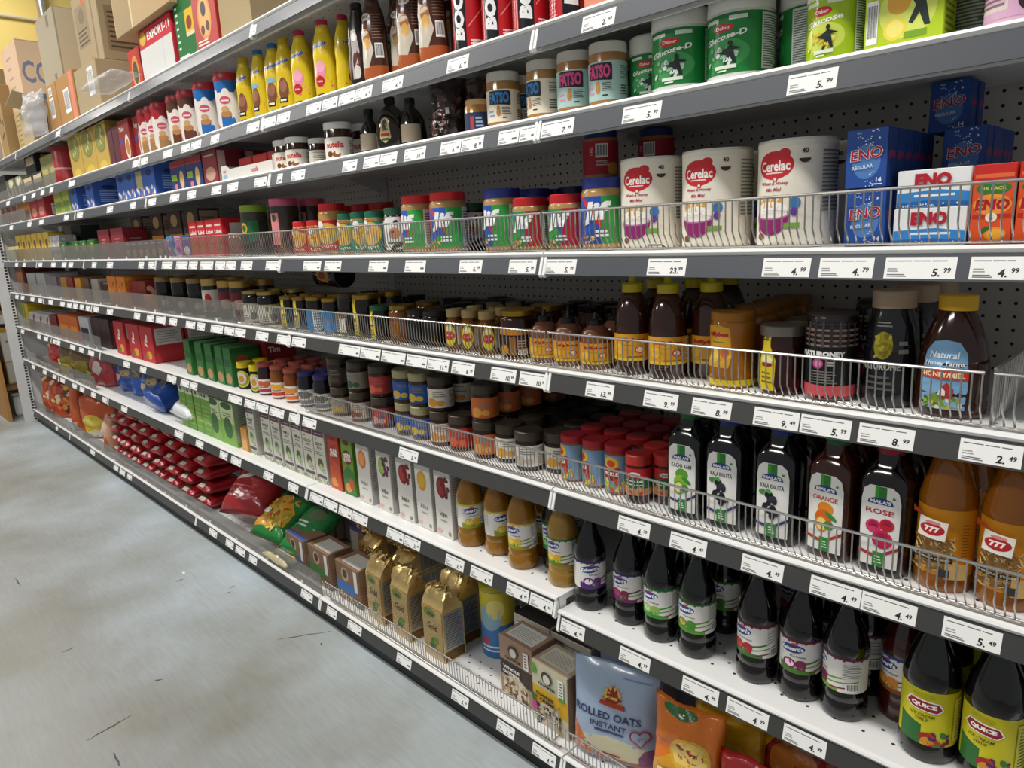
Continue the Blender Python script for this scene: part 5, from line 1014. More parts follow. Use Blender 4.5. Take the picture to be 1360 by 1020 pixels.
def a_mal(nm, c, c2, tc):
    def f(A, W, H):
        s = W/4; w = s*.86
        A.poly([(-w, H*.02), (w, H*.02), (w*1.02, H*.8), (w*.9, H*.93), (w*.6, H*.985), (-w*.6, H*.985), (-w*.9, H*.93), (-w*1.02, H*.8)], 'ecebe6'); A.rect(-w*.32, H*.84, w*.32, H*.98, '3f9a34'); A.rect(-w*.1, H*.84, w*.32, H*.98, '2c7a2c')
        A.poly([(-w*.7, H*.77), (w*.7, H*.77), (w*.62, H*.82), (w*.3, H*.845), (-w*.3, H*.845), (-w*.62, H*.82)], '1d3f86'); A.txt("MALA'S", 0, H*.80, H*.042, 'f0f0f2', w=w*1.15, bold=.05)
        A.txt(nm, 0, H*.685, H*.06, tc, w=w*1.5, bold=.02)
        R = random.Random(len(nm)*3); n = 9 if nm[0] == 'K' and nm[1] == 'A' and 'KH' in nm else 0
        if n:
            for i in range(17): A.ell(-w*.25+R.uniform(-.45, .5)*w, H*.48+R.uniform(-.14, .12)*H, w*.17, w*.17, ['20222c', '30333f', '1a1b22'][i % 3])
            for i in range(8): A.ell(w*.25+R.uniform(-.3, .3)*w, H*.32+R.uniform(-.05, .07)*H, w*.17, w*.17, ['2a2c38', '1a1b22'][i % 2])
            A.ell(-w*.6, H*.6, w*.22, H*.03, '3f8a34', .6); A.ell(-w*.2, H*.62, w*.2, H*.025, '4a9a3c', -.5)
        elif nm == 'ROSE':
            for x, y, r, q in ((-.3, .5, .42, 'd23a6a'), (.4, .54, .38, 'c22030'), (.2, .36, .55, 'c81e58')):
                A.ell(w*x, H*y, w*r, w*r, q); A.ell(w*x, H*y+.002, w*r*.66, w*r*.6, c2); A.ell(w*x+.001, H*y, w*r*.36, w*r*.34, '8a1238'); A.ell(w*x, H*y-.003, w*r*.5, w*r*.2, q)
        else:
            A.ell(w*.05, H*.56, w*.5, H*.085, c); A.ell(-w*.05, H*.44, w*.52, H*.11, c2); A.ell(-w*.15, H*.36, w*.4, H*.1, c); A.ell(-w*.15, H*.36, w*.32, H*.08, 'f0dc8a'); A.ell(w*.4, H*.48, w*.4, H*.03, '3f8a34', -.6); A.ell(w*.3, H*.36, w*.3, H*.06, '4a8a2a', .4)
        A.poly([(-w, H*.2), (0, H*.16), (w, H*.3), (w, H*.26), (0, H*.12), (-w, H*.16)], tc if nm in ('ORANGE', 'ROSE') else '3a3a7a'); A.rect(-w*.25, H*.02, w*.35, H*.2, '2f8a34'); A.lines(-w*.15, H*.06, w*.25, H*.16, 3, 'dfe9dc', .4); A.rect(w*.62, H*.85, w*.74, H*.875, '3a8a3a')
    return f
def mala(nm, liq, cap, c, c2, tc, tr=0): return can('fruit_syrup_bottle', [(0, 0), (.041, 0), (.044, .006), (.044, .155), (.041, .167), (.031, .182), (.0215, .193), (.019, .21), (0, .21)], mat(liq, .08, 0, tr, coat=.6), lidprof(.0225, .205, .234), mat(cap, .4), (.012, .158, a_mal(nm, c, c2, tc)), sx=.92, sy=.8, e=4, n=40, wf=.5, vs=.02, lidname='cap', lide=2)
row([mala('KACHA AAM', '0b120a', '1f6a3a', '5a9a2e', '8ab83a', '2a3a2a')], 'F', 'green mango syrup bottle with green cap', 'syrup bottle', [916], y=.036, rows=3, dy=.085, rot=2)
P_kk = mala('KALA KHATTA', '0a0a0e', '22328a', '', '', '3a3a44')
row(P_kk, 'F', 'black berry syrup bottle with blue cap', 'syrup bottle', [962, 1034], y=.036, rows=3, dy=.085, rot=[6, 0])
row(mala('ORANGE', '3a1206', '1f6a3a', 'e08a1e', 'd9641a', 'c03a1e'), 'F', 'orange fruit syrup bottle with green cap', 'syrup bottle', [1105], y=.036, rows=3, dy=.085, rot=-4)
row(mala('ROSE', '12060a', 'a01e2e', 'c82a5a', 'a8183f', 'b02a3a'), 'F', 'rose syrup bottle with red cap', 'syrup bottle', [1180], y=.036, rows=3, dy=.085, rot=-4)
def a_grc(A, W, H):
    s = W/6; A.rect(-W/2, H*.62, W/2, H, 'b8242a'); A.rect(-W/2, H*.25, W/2, H*.62, '24682f'); A.rect(-W/2, 0, W/2, H*.25, 'c98a5a'); A.scat(-s, H*.02, s, H*.25, 14, s*.2, ['c04a2a', 'e09a5a', 'd87a3a'], 3); A.ell(0, H*.78, s*.4, H*.09, 'efe9e2'); A.txt('Grace', 0, H*.78, H*.08, '2a5a34', w=s*.6, bold=.03); A.txt('Guava Jelly', 0, H*.53, H*.09, 'f0ece6', w=s*1.4, bold=.05, shear=.1); A.txt('Gelée de goyave', 0, H*.4, H*.08, 'f0ece6', w=s*1.4, bold=.04, shear=.1)
P_grc = jar('jelly_jar', .0285, .108, '3a120e', 'b02c28', .022, (.18, .74, a_grc), neck=.96, sh=.78)
row(P_grc, 'F', 'guava jelly jar with green and red label', 'jelly jar', [848, 880], y=.034, rows=3, dy=.072, rot=[20, 25])
def a_sha(A, W, H): s = W/6; A.rect(-W/2, 0, W/2, H, '7a9ab8'); A.rect(-s*1.2, H*.3, s*.2, H*.68, 'a02430'); A.ell(-s*.5, H*.8, s*.6, H*.16, 'e0b42c'); A.ell(-s*.5, H*.78, s*.35, H*.1, 'c2401e'); A.scat(-s*1.1, .002, s*.5, H*.3, 16, s*.25, ['d9c43a', '8fae3a', 'c8502a', 'e2d468'], 3); A.txt('PICKLE', -s*.5, H*.5, H*.1, 'efe4d4', w=s*1.1, bold=.04)
P_sha = jar('pickle_jar', .031, .112, '8a4a2a', 'a0222a', .016, (.06, .81, a_sha), neck=.95, sh=.86)
row(P_sha, 'F', 'red lidded pickle jar, blue label', 'pickle jar', [763, 792, 820], y=.05, rows=4, dy=.078, rot=[0, -8, 30])
def a_jam(bg, fr, tx='7a756e'):
    def f(A, W, H): A.rect(-W/2, 0, W/2, H, bg); s = W/6; A.ell(-s*.3, H*.28, s*.42, H*.24, fr); A.lines(-s*.2, H*.55, s*.8, H*.9, 3, tx, .45); A.ell(s*.4, H*.25, s*.3, H*.15, fr); A.lines(s*1.1, H*.1, s*2, H*.9, 8, tx, .4)
    return f
def jamj(bg, fr, body='2a1410', lid='4a4238', R=.037, H=.1, lab=(.12, .66)): return jar('jam_jar', R, H, body, lid, .024, (lab[0], lab[1], a_jam(bg, fr)), neck=.97, sh=.8, lmetal=.3, lrough=.35)
P_jw, P_jo, P_jb, P_jr, P_jc = jamj('dcd6c8', 'd99a2c'), jamj('c8652c', 'e6a04a'), jamj('2056a8', 'd9b43a', '3a2818', 'a8a07a'), jamj('b8352c', 'd96a4a'), jamj('d8d4ce', 'b8b0a4')
row(P_jc, 'F', 'dark jam jar with plain white label, front', 'jam jar', [704], y=.036, rot=20)
row(P_jw, 'F', 'white and orange jam jar by the fence', 'jam jar', [678, 735], y=.05, rows=2, dy=.085, rot=[30, 30])
row(P_jo, 'F', 'lower jam jar with orange label', 'jam jar', [650], y=.036, rows=3, dy=.082, rot=25)
row(P_jo, 'F', 'upper jam jar with orange label', 'jam jar', [648], y=.036, rows=3, dy=.082, rot=25, z=.1006)
row(P_jr, 'F', 'lower jam jar with red label', 'jam jar', [615], y=.036, rows=2, dy=.082, rot=25)
row(P_jw, 'F', 'lower jam jar with white and orange label', 'jam jar', [590], y=.036, rows=3, dy=.082, rot=25)
row(P_jw, 'F', 'upper jam jar with white and orange label', 'jam jar', [590], y=.036, rows=3, dy=.082, rot=25, z=.1006)
row(P_jb, 'F', 'lower jam jar with blue label', 'jam jar', [543, 564], y=.036, rows=2, dy=.082, rot=20)
row(P_jb, 'F', 'upper jam jar with blue label', 'jam jar', [543, 564], y=.036, rows=2, dy=.082, rot=20, z=.1006)
row(P_jr, 'F', 'upper jam jar with tomato red label', 'jam jar', [511], y=.036, rows=2, dy=.082, rot=20, z=.1006)
row(jamj('a8322c', 'c9a08a'), 'F', 'lower jam jar with crimson label', 'jam jar', [511], y=.036, rows=2, dy=.082, rot=20)
row(jamj('8a8474', '2f5a3a'), 'F', 'upper jam jar with grey and green label', 'jam jar', [482], y=.036, rows=2, dy=.082, rot=20, z=.1006)
row(jamj('b8b0a0', '6a3a2a'), 'F', 'lower jam jar with grey label', 'jam jar', [482], y=.036, rows=2, dy=.082, rot=20)
row(jamj('8f8670', 'c0992c', lid='4a4436'), 'F', 'lower short jam jar beside the berry jars', 'jam jar', [456], y=.036, rows=2, dy=.082, rot=20)
row(jamj('3a3026', '5a4a3a', lid='4a4436'), 'F', 'upper short jam jar beside the berry jars', 'jam jar', [455], y=.036, rows=2, dy=.082, rot=20, z=.1006)
def a_bm(fr, band): return lambda A, W, H: (A.rect(-W*.3, 0, W*.3, H, 'ddd6ca'), A.ell(-W*.05, H*.7, W*.1, H*.2, fr), A.ell(W*.06, H*.68, W*.09, H*.2, fr), A.rect(-W*.28, H*.1, W*.28, H*.34, band), A.lines(-W*.1, H*.4, W*.1, H*.5, 1, '55504a', .6))
def bmj(body, lid, fr, band):
    p = jar('fruit_preserve_jar', .034, .128, body, lid, .016, (.06, .5, a_bm(fr, band)), neck=.88, sh=.74); return p
P_bmr, P_bmo, P_bma, P_bmb = bmj('2a1216', 'a04a48', 'c05a30', 'b02a50'), bmj('7a4410', 'b05648', 'd9a02c', 'c8382a'), bmj('7a3a10', 'b05648', 'd98a2c', 'd8703a'), bmj('15121a', '35306a', '4a4a44', '6a6a7a')
row(P_bmr, 'F', 'strawberry preserve jar with red check lid', 'preserve jar', [357], y=.034, rows=3, dy=.076, rot=30)
row([P_bmo, P_bma], 'F', 'amber preserve jar with red check lid', 'preserve jar', [374, 392], y=.034, rows=3, dy=.076, rot=30)
row(P_bmb, 'F', 'dark berry preserve jar with purple lid', 'preserve jar', [411, 432], y=.034, rows=3, dy=.076, rot=30)
def a_mar(A, W, H): A.rect(-W/2, 0, W/2, H, '16161a'); A.ell(0, H*.5, W*.17, H*.46, 'd6c83a'); A.ell(0, H*.5, W*.14, H*.4, '8a9a34'); A.ell(-.002, H*.55, W*.11, H*.32, 'cfc6c0'); A.ell(-.002, H*.5, W*.06, H*.2, 'c28a34')
P_mmt = jar('yeast_spread_jar', .031, .112, '14100e', 'd6c01c', .024, (.04, .72, a_mar), neck=.94, sh=.76)
row(P_mmt, 'F', 'black yeast spread jar with yellow lid', 'spread jar', [328, 345], y=.034, rows=2, dy=.07, rot=[35, 35])
P_tim = carton('biscuit_carton', .26, .14, .18, '9a1f28', lambda A, W, H: A.txt('Tim', -W*.28, H*.78, H*.14, 'efe4dc', bold=.03), lambda A, W, H: (A.txt('Tim', -W*.22, H*.78, H*.14, 'efe4dc', bold=.03), A.ell(0, H*.35, W*.3, H*.16, 'd08a5a')))
row(P_tim, 'F', 'red carton behind the yellow lidded jars', 'biscuit carton', [340], y=.17, jit=.2, rot=0)
P_grb = carton('stuffing_carton', .075, .13, .165, '2c6a2e', lambda A, W, H: (A.ell(0, H*.2, W*.4, H*.14, 'b08a5a'), A.rect(-W*.4, H*.5, W*.4, H*.7, '1c4a24')), lambda A, W, H: (A.ell(W*.1, H*.28, W*.3, H*.2, 'c9b48a'), A.ell(W*.1, H*.28, W*.16, H*.1, 'a85a3a'), A.ell(-W*.1, H*.7, W*.2, H*.1, 'a04a34'), A.rect(-W*.48, H*.86, W*.48, H*.98, '1f5226')))
row(P_grb, 'F', 'green stuffing carton', 'stuffing carton', [253, 268, 281, 295, 306], y=.034, jit=.3, rows=2, dy=.14)
def a_rcw(A, W, H): A.rect(-W*.48, .003, W*.48, H*.98, 'b4242a'); A.txt('Tea', -W*.05, H*.6, H*.2, 'efe6de', rot=PI/2-.25, bold=.05, shear=.2); A.ell(W*.08, H*.2, W*.2, H*.12, 'd99a2a'); A.ell(-W*.1, H*.16, W*.12, H*.06, '4a8a2c')
P_rcw = carton('biscuit_carton', .19, .16, .19, 'a31f26', a_rcw, lambda A, W, H: (A.rect(-W*.42, H*.5, W*.42, H*.95, 'b8b4ae'), A.lines(-W*.35, H*.55, W*.35, H*.9, 5, '8a8684', .4), A.rect(-W*.45, H*.04, W*.45, H*.35, 'b02a2c')))
row(P_rcw, 'F', 'big red carton with pineapple picture', 'biscuit carton', [163, 182, 199], y=.04, jit=.3, rows=2, dy=.17, rot=0)
P_dkr = carton('biscuit_carton', .2, .14, .18, '3a2228', None, lambda A, W, H: A.rect(-W*.4, H*.1, W*.1, H*.9, '7a2a34'))
row(P_dkr, 'F', 'dark maroon carton behind bars of wire', 'biscuit carton', [131, 142], y=.06, jit=.3)
P_wbk = carton('biscuit_carton', .24, .18, .17, 'c4c2c6', lambda A, W, H: A.rect(-W*.4, H*.1, W*.4, H*.6, '2a2c44'), lambda A, W, H: (A.ell(W*.1, H*.4, W*.22, H*.4, '20243e'), A.lines(-W*.4, H*.75, W*.3, H*.9, 2, '8a8a94', .4)))
row(P_wbk, 'F', 'white carton with dark round pictures', 'biscuit carton', [116], y=.05, jit=.3)
P_ogb = carton('biscuit_carton', .26, .2, .16, 'd0641c', lambda A, W, H: A.rect(-W*.4, H*.1, W*.4, H*.6, 'e08a2a'), lambda A, W, H: (A.rect(-W*.48, .004, W*.48, H*.5, 'e0663a'), A.ell(-W*.2, H*.7, W*.2, H*.2, 'd99a2e')))
row(P_ogb, 'F', 'bright orange carton', 'biscuit carton', [88, 99], y=.05, jit=.3)
P_mrn = carton('biscuit_carton', .22, .18, .14, '7a1f28', None, None)
row(P_mrn, 'F', 'plain dark red carton left of the orange ones', 'biscuit carton', [74], y=.05, jit=.3)
P_wtx = carton('biscuit_carton', .24, .2, .13, 'c8c6c6', lambda A, W, H: A.scat(-W*.3, H*.3, W*.3, H*.8, 5, .03, ['8a4a6a'], 2), lambda A, W, H: A.lines(-W*.4, H*.2, W*.3, H*.8, 5, '8a8088', .35))
row(P_wtx, 'F', 'white printed carton at left', 'biscuit carton', [46, 55, 64], y=.05, jit=.3)
P_ylg = carton('biscuit_carton', .17, .25, .19, 'd0b01e', lambda A, W, H: A.rect(-W*.45, .004, -W*.1, H*.97, '7a9a2c'), lambda A, W, H: A.rect(-W*.4, H*.1, W*.4, H*.5, 'dca63a'))
row(P_ylg, 'F', 'yellow and green carton at left end', 'biscuit carton', [31, 38], y=.05, jit=.3)

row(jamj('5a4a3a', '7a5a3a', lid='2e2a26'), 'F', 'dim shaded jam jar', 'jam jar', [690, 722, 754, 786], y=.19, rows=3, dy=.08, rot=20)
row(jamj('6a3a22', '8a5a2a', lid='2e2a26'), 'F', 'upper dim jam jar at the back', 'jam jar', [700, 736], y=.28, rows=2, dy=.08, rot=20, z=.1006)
row(P_blj, 'E', 'black lidded shaded jam jar', 'jam jar', [604, 640, 676, 712, 748, 784, 820], y=.30, rows=2, dy=.075)
row(P_blj, 'E', 'black jam jar deep behind the tagged jars', 'jam jar', [470, 500, 530], y=.25, rows=2, dy=.08)

# ---- seventh shelf (G)
def a_kal(nm, top, fr, fr2, bot):
    def f(A, W, H):
        A.rect(-W/2, 0, W/2, H, 'e6e3de'); A.rect(-W/2, H*.93, W/2, H, top); A.scallop(-W/2, W/2, H*.93, 15, H*.035, top); s = W/6
        A.poly([(-s*.9, 0), (s*.95, 0), (s*.95, H*.1), (0, H*.14), (-s*.9, H*.26)], bot); A.poly([(s*.2, H*.34), (s*1.9, H*.52), (s*1.9, H*.48), (s*.2, H*.28)], bot); A.poly([(s*.2, H*.22), (s*1.9, H*.36), (s*1.9, H*.33), (s*.2, H*.18)], '6a9a3a'); A.poly([(s*.6, H*.1), (s*1.9, H*.22), (s*1.9, H*.18), (s*.6, H*.06)], '7a1f3a')
        A.ell(-s*.25, H*.73, s*.68, H*.15, 'f0f0f2', .1); A.ell(-s*.25, H*.73, s*.64, H*.13, '22408c', .1); A.ell(-s*.12, H*.87, s*.14, H*.035, 'd0403a'); A.txt("Kalvert's", -s*.25, H*.73, H*.13, 'f6f6f8', w=s*1.12, bold=.05, rot=.1)
        A.txt(nm, s*.05, H*.525, H*.06, '4a4a4a', w=s*.75, shear=.2); A.ell(-s*.35, H*.28, s*.34, H*.15, fr); A.ell(-s*.35, H*.28, s*.24, H*.1, fr2); A.ell(s*.2, H*.3, s*.26, H*.13, fr); A.ell(s*.1, H*.16, s*.2, H*.06, '4a8a34', .4); A.rect(s*.05, H*.12, s*.42, H*.4, fr)
        A.rect(s*1.15, H*.42, s*2.1, H*.88, 'dcdad4'); A.lines(s*1.2, H*.45, s*2, H*.85, 8, '77777a', .4); A.barcode(s*1.3, H*.06, s*1.9, H*.3)
        A.rect(-s*2.6, H*.4, -s*1.4, H*.88, 'dcdad4'); A.lines(-s*2.5, H*.45, -s*1.5, H*.85, 8, '77777a', .4)
    return f
def kprof(R, H): return [(0, 0), (R*.9, 0), (R*.98, .004), (R, .012), (R, H*.13), (R*.93, H*.155), (R*.97, H*.19), (R*.97, H*.21), (R*.935, H*.23), (R*.935, H*.53), (R*.99, H*.55), (R*.96, H*.6), (R*.78, H*.7), (R*.52, H*.8), (R*.36, H*.88), (R*.34, H*.94), (0, H*.94)]
def kal(nm, liq, top, fr, fr2, bot, cap='8a1f2a', tr=0): return can('squash_bottle', kprof(.0405, .242), mat(liq, .07, 0, tr, coat=.6), lidprof(.0165, .224, .247), mat(cap, .4), (.0575, .1275, a_kal(nm, top, fr, fr2, bot)), n=30, lidname='cap')
K = dict(pine=kal('Pineapple', 'a8720e', 'd6c02c', 'dcb42c', 'e8cf5a', '8a9a2c', 'c8a81c', .3), lemon=kal('Lemon', 'a8802c', '2f7a34', 'dfb02a', 'ecd25a', '5a8a2c', '2f7a34', .2), grape=kal('Grape', '08070c', '3a2a6a', '6a2a7a', 'efe9f2', '5a2a7e', '3a2a6a'),
         jamun=kal('Jamun', '08070b', '2c2a62', '7a1f4a', 'a83a6a', '6a1f5e', '2c2a62'), lime=kal('Lime', '070c07', '1f7a3a', '8fba5a', 'cfe0a8', '3a9a3c', '1f6a34'), mango=kal('Raw Mango', '070b07', '2a6a2c', '4a8a2a', 'd8b04a', '5a9a34', 'a01f2a'),
         rose=kal('Rose', '0a0608', '8a2a5a', 'b8327a', 'd06a9a', '9a2a5a'), kokum=kal('Kokum', '0a0607', '6a1f3a', 'a82a34', 'c8504a', '3a7a34'), kok2=kal('Kokum', '0a0608', '6a1f3a', '7a1f4e', 'ead6dc', '4a7a2c'), mangos=kal('Kokum', '090608', '6a1f4a', '7a1f4e', 'ead6dc', '7aa03a'), orange=kal('Orange', '3f1206', '22408c', 'd9822a', 'e8a84a', '8a4a1a', '9a2a1a', .2), green=kal('Mint', '071008', '1f7a3a', '4a9a4a', 'a8cf9a', '3a8a4c', '1f6a34'))
Y0 = .02
row([K['pine']], 'G', 'pineapple squash bottle beside the last slim juice carton', 'squash bottle', [622], y=Y0, rot=60)
row([K['pine']], 'G', 'amber pineapple squash bottle showing its back label', 'squash bottle', [664], y=.05, rot=80, rows=2, dy=.1)
row([K['pine']], 'G', 'amber pineapple squash bottle with blue oval logo', 'squash bottle', [694], y=.03, rot=15, rows=2, dy=.1)
row([K['green']], 'G', 'black bottle with green banded label among amber ones', 'squash bottle', [722], y=.085, rot=10, rows=2, dy=.1)
row([K['lemon']], 'G', 'peach coloured lemon squash bottle with green banded label', 'squash bottle', [741], y=.02, rot=5)
row([K['grape']], 'G', 'grape squash bottle with violet label', 'squash bottle', [780], y=.03, rot=50)
row([K['jamun']], 'G', 'purple berry squash bottle', 'squash bottle', [837], y=.045, rot=5, rows=3, dy=.1)
row([K['lime']], 'G', 'lime squash bottle with green label', 'squash bottle', [878], y=.035, rot=5, rows=3, dy=.1)
row([K['mango']], 'G', 'raw mango squash bottle with green fruit label', 'squash bottle', [922], y=.025, rot=0, rows=2, dy=.13)
row([K['rose']], 'G', 'pinkish squash bottle standing back in the shade', 'squash bottle', [964], y=.12, rot=70, rows=2, dy=.1)
row([K['kokum']], 'G', 'red drink squash bottle with glass picture', 'squash bottle', [1004], y=.04, rot=-15, rows=3, dy=.1)
row([K['kok2']], 'G', 'black squash bottle with blue oval facing straight out', 'squash bottle', [1061], y=.045, rot=10, rows=3, dy=.1)
row([K['mangos']], 'G', 'black squash bottle with striped label turned sideways', 'squash bottle', [1116], y=.045, rot=-55, rows=3, dy=.1)
def a_qui(A, W, H):
    s = W/6; A.rect(-W/2, 0, W/2, H, 'cfc51c'); A.poly([(-s*.85, .0), (0, .0), (s*.0, H*.36), (-s*.85, H*.46)], '2a6a2c'); A.ell(s*.2, H*.14, s*.3, H*.1, 'a02a2e'); A.ell(s*.35, H*.08, s*.35, H*.09, 'd9952a'); A.scat(s*.3, 0, s*.95, H*.24, 16, s*.13, ['7a1f3a', 'c2302c', '3a7a34', '5a2a5a'], 3)
    A.poly([(-s*.62, H*.72), (-s*.45, H*.84), (s*.55, H*.82), (s*.7, H*.7), (s*.5, H*.62), (-s*.4, H*.64)], 'f0ece4'); A.poly([(-s*.56, H*.72), (-s*.42, H*.82), (s*.52, H*.80), (s*.64, H*.7), (s*.47, H*.635), (-s*.37, H*.66)], '8f1b2a'); A.txt('QUICE', s*.04, H*.73, H*.085, 'f6f2ec', w=s*.85, bold=.06); A.txt('ICE CREAM', 0, H*.55, H*.055, '4a4a1a', w=s*.85, shear=.15); A.txt('SYRUP', .0, H*.475, H*.05, '4a4a1a', shear=.15); A.ell(0, H*.91, s*.4, H*.035, 'a8a01c')
    A.rect(s*1.1, H*.1, s*2.2, H*.9, 'd8d05a'); A.lines(s*1.2, H*.14, s*2.1, H*.86, 12, '6a6620', .4)
P_qui = can('ice_cream_syrup_bottle', [(0, 0), (.041, 0), (.0445, .006), (.0445, .03), (.043, .034), (.043, .135), (.0445, .14), (.0435, .15), (.037, .178), (.026, .206), (.0175, .226), (.0165, .24), (0, .24)], mat('0c0a0a', .08, coat=.6), lidprof(.019, .234, .258), mat('c9b41c', .4), (.034, .134, a_qui), n=34, lidname='cap')
row(P_qui, 'G', 'black ice cream syrup bottle with yellow label', 'syrup bottle', [1224, 1300], y=.012, rows=3, dy=.105, rot=[-4, -10])
row([K['orange']], 'G', 'red orange squash bottle set back', 'squash bottle', [1196], y=.105, rot=-25, rows=2, dy=.1)
def a_grl(A, W, H): A.rect(-W/2, 0, W/2, H, '8fb87a'); A.ell(0, H*.3, W*.12, H*.2, 'd8dfc4')
row(kal('Lime', '070c07', '1f7a3a', '8fba5a', 'cfe0a8', '3a9a3c'), 'G', 'green labelled bottle cut off at the right edge', 'squash bottle', [1368], y=.0, rot=0)
# slim cartons
def a_kiju(c1, c2, half=False):
    def f(A, W, H):
        A.rect(-W/2+.001, .001, W/2-.001, H-.001, 'dedbd4'); A.ell(-W*.05, H*.66, W*.3, H*.14, c1); A.ell(-W*.08, H*.66, W*.22, H*.1, c2)
        if half: A.scat(0, H*.54, W*.38, H*.8, 16, W*.1, [half], 3, 1)
        A.txt('kiju', 0, H*.3, H*.075, '5a5854', w=W*.46); A.rect(W*.25, H*.04, W*.4, H*.09, '8a8884'); A.lines(W*.05, H*.9, W*.42, H*.95, 2, '8a8884', .4); A.lines(-W*.2, H*.2, W*.2, H*.24, 1, 'a09c96', .5); A.ell(-W*.3, H*.07, W*.14, H*.03, 'e0b0a8')
    return f
KJ = [carton('juice_carton', .076, .062, .232, 'd9d6cf', a_kiju(*q), lambda A, W, H: (A.rect(-W*.48, .002, W*.48, H*.97, 'bdbab4'), A.lines(-W*.35, H*.2, W*.35, H*.85, 18, '8f8c88', .4))) for q in (('d9742a', 'e8a05a'), ('7aa83a', 'a0c45a', '6a2a5a'), ('8a1f24', 'b03a34', '7a1a20'), ('d9962a', 'd8b03a'), ('7a1f24', '9a2a2c', '6a1a20'))]
for q, px, d in zip(KJ, (487, 514, 541, 566, 594), ('orange slice', 'green apple and grapes', 'pomegranate seeds', 'mango', 'dark pomegranate')):
    row(q, 'G', 'slim white juice carton picturing %s' % d, 'juice carton', [px], y=.045, rows=2, dy=.075, jit=.4, group='slim white juice cartons')
def a_sun(c, c2, fr):
    def f(A, W, H): A.rect(-W/2+.001, .001, W/2-.001, H-.001, c); A.poly([(-W/2+.001, .001), (W/2-.001, .001), (W/2-.001, H*.4), (0, H*.5), (-W/2+.001, H*.36)], c2); A.ell(0, H*.64, W*.4, H*.12, fr); A.txt('SUN', 0, H*.67, H*.075, 'f2ece0', w=W*.6, bold=.06, rot=.15); A.txt('RYPE', 0, H*.6, H*.06, 'f2ece0', w=W*.62, bold=.06, rot=.15); A.ell(-W*.1, H*.12, W*.3, H*.08, 'd9964a'); A.ell(W*.2, H*.2, W*.2, H*.1, 'c2502a'); A.ell(0, H*.9, W*.25, H*.06, fr)
    return f
row(carton('juice_carton', .078, .062, .215, 'b8382a', a_sun('b83a24', 'c8502e', 'a0241e')), 'G', 'red and orange juice carton', 'juice carton', [448], y=.05, rows=2, dy=.075, jit=.4)
row(carton('juice_carton', .074, .062, .215, '5a8a24', a_sun('6a9a24', '3a7a34', '7a1f2c')), 'G', 'green juice carton with red roundel', 'juice carton', [466], y=.05, rows=2, dy=.075, jit=.4)
def a_gloy(t, fr):
    def f(A, W, H):
        A.rect(-W*.48, H*.87, W*.48, H*.97, '6a4454'); A.lines(-W*.3, H*.9, W*.3, H*.94, 1, 'c4b0b8', .5); A.ell(-W*.25, H*.82, W*.08, H*.015, 'b84a2a'); A.txt(t, 0, H*.73, H*.06, '4a4848', w=W*.7); A.txt('JUICE', 0, H*.655, H*.045, '5a5858', w=W*.45); A.lines(-W*.35, H*.52, W*.35, H*.6, 2, '6a6668', .35)
        A.ell(0, H*.36, W*.24, H*.1, fr); A.ell(W*.03, H*.29, W*.18, H*.08, 'a8bf8a'); A.ell(-W*.05, H*.42, W*.12, H*.05, '4a6a34', .5); A.ell(W*.25, H*.23, W*.12, H*.04, '4a4858'); A.ell(W*.25, H*.23, W*.08, H*.028, 'c8c4cc'); A.rect(-W*.42, H*.1, W*.44, H*.16, '5a4858'); A.scat(-W*.45, .003, W*.45, H*.07, 10, W*.08, ['9aa888', 'b8c4a4', '7a8a6a'], 3)
    return f
GL = [carton('herbal_juice_carton', .076, .07, .205, 'd4d2c4', a_gloy(t, f), lambda A, W, H: (A.rect(-W*.48, .002, W*.48, H*.97, 'c0beb0'), A.lines(-W*.35, H*.2, W*.3, H*.85, 18, '9a988c', .35))) for t, f in (('WHEAT', '8ab06a'), ('WHEAT', '8ab06a'), ('TULSI', '7aa85a'), ('AMLA', '4a6a3a'), ('AMLA', '4a6a3a'), ('GILOY', '7a5a44'), ('GILOY', '7a5a44'))]
row(GL, 'G', 'white herbal juice carton with plum top band', 'herbal juice carton', [338, 358, 371, 386, 400, 414, 429], y=.05, rows=2, dy=.085, jit=.3)
P_oc = carton('juice_carton', .06, .06, .10, 'd99a4a', lambda A, W, H: A.rect(-W*.4, H*.1, W*.4, H*.5, 'e0b070'))
row(P_oc, 'G', 'short orange carton beside the herbal juices', 'juice carton', [326], y=.045)
def a_aloe(A, W, H): A.rect(-W*.48, .002, W*.48, H*.6, '7fb04a'); A.poly([(-W*.48, H*.6), (W*.48, H*.5), (W*.48, H*.98), (-W*.48, H*.98)], 'c9d8a4'); A.ell(0, H*.4, W*.3, H*.25, '3f6a3a'); A.ell(0, H*.9, W*.4, H*.08, '2f5a34'); A.lines(-W*.3, H*.65, W*.3, H*.75, 2, '5a6a4a', .4)
row(carton('aloe_juice_carton', .14, .12, .2, '8fb060', a_aloe, lambda A, W, H: (A.rect(-W*.48, .002, W*.48, H*.97, '9aa890'), A.lines(-W*.3, H*.2, W*.3, H*.85, 12, '6a7464', .35), A.rect(-W*.48, .002, W*.48, H*.1, '6a9a3a'))), 'G', 'pale green aloe juice carton', 'aloe carton', [289, 304], y=.04, jit=.3, rows=2, dy=.14)
def a_grs(A, W, H): A.rect(-W*.47, .002, W*.47, H*.98, '6a9a3a'); A.rect(-W*.47, H*.82, W*.47, H*.98, 'c8d4b0'); A.ell(-W*.1, H*.9, W*.12, H*.05, '3a3a34'); A.lines(-W*.4, H*.1, W*.4, H*.7, 6, '82b04c', .5); A.rect(-W*.47, H*.28, W*.47, H*.31, 'a8c47a')
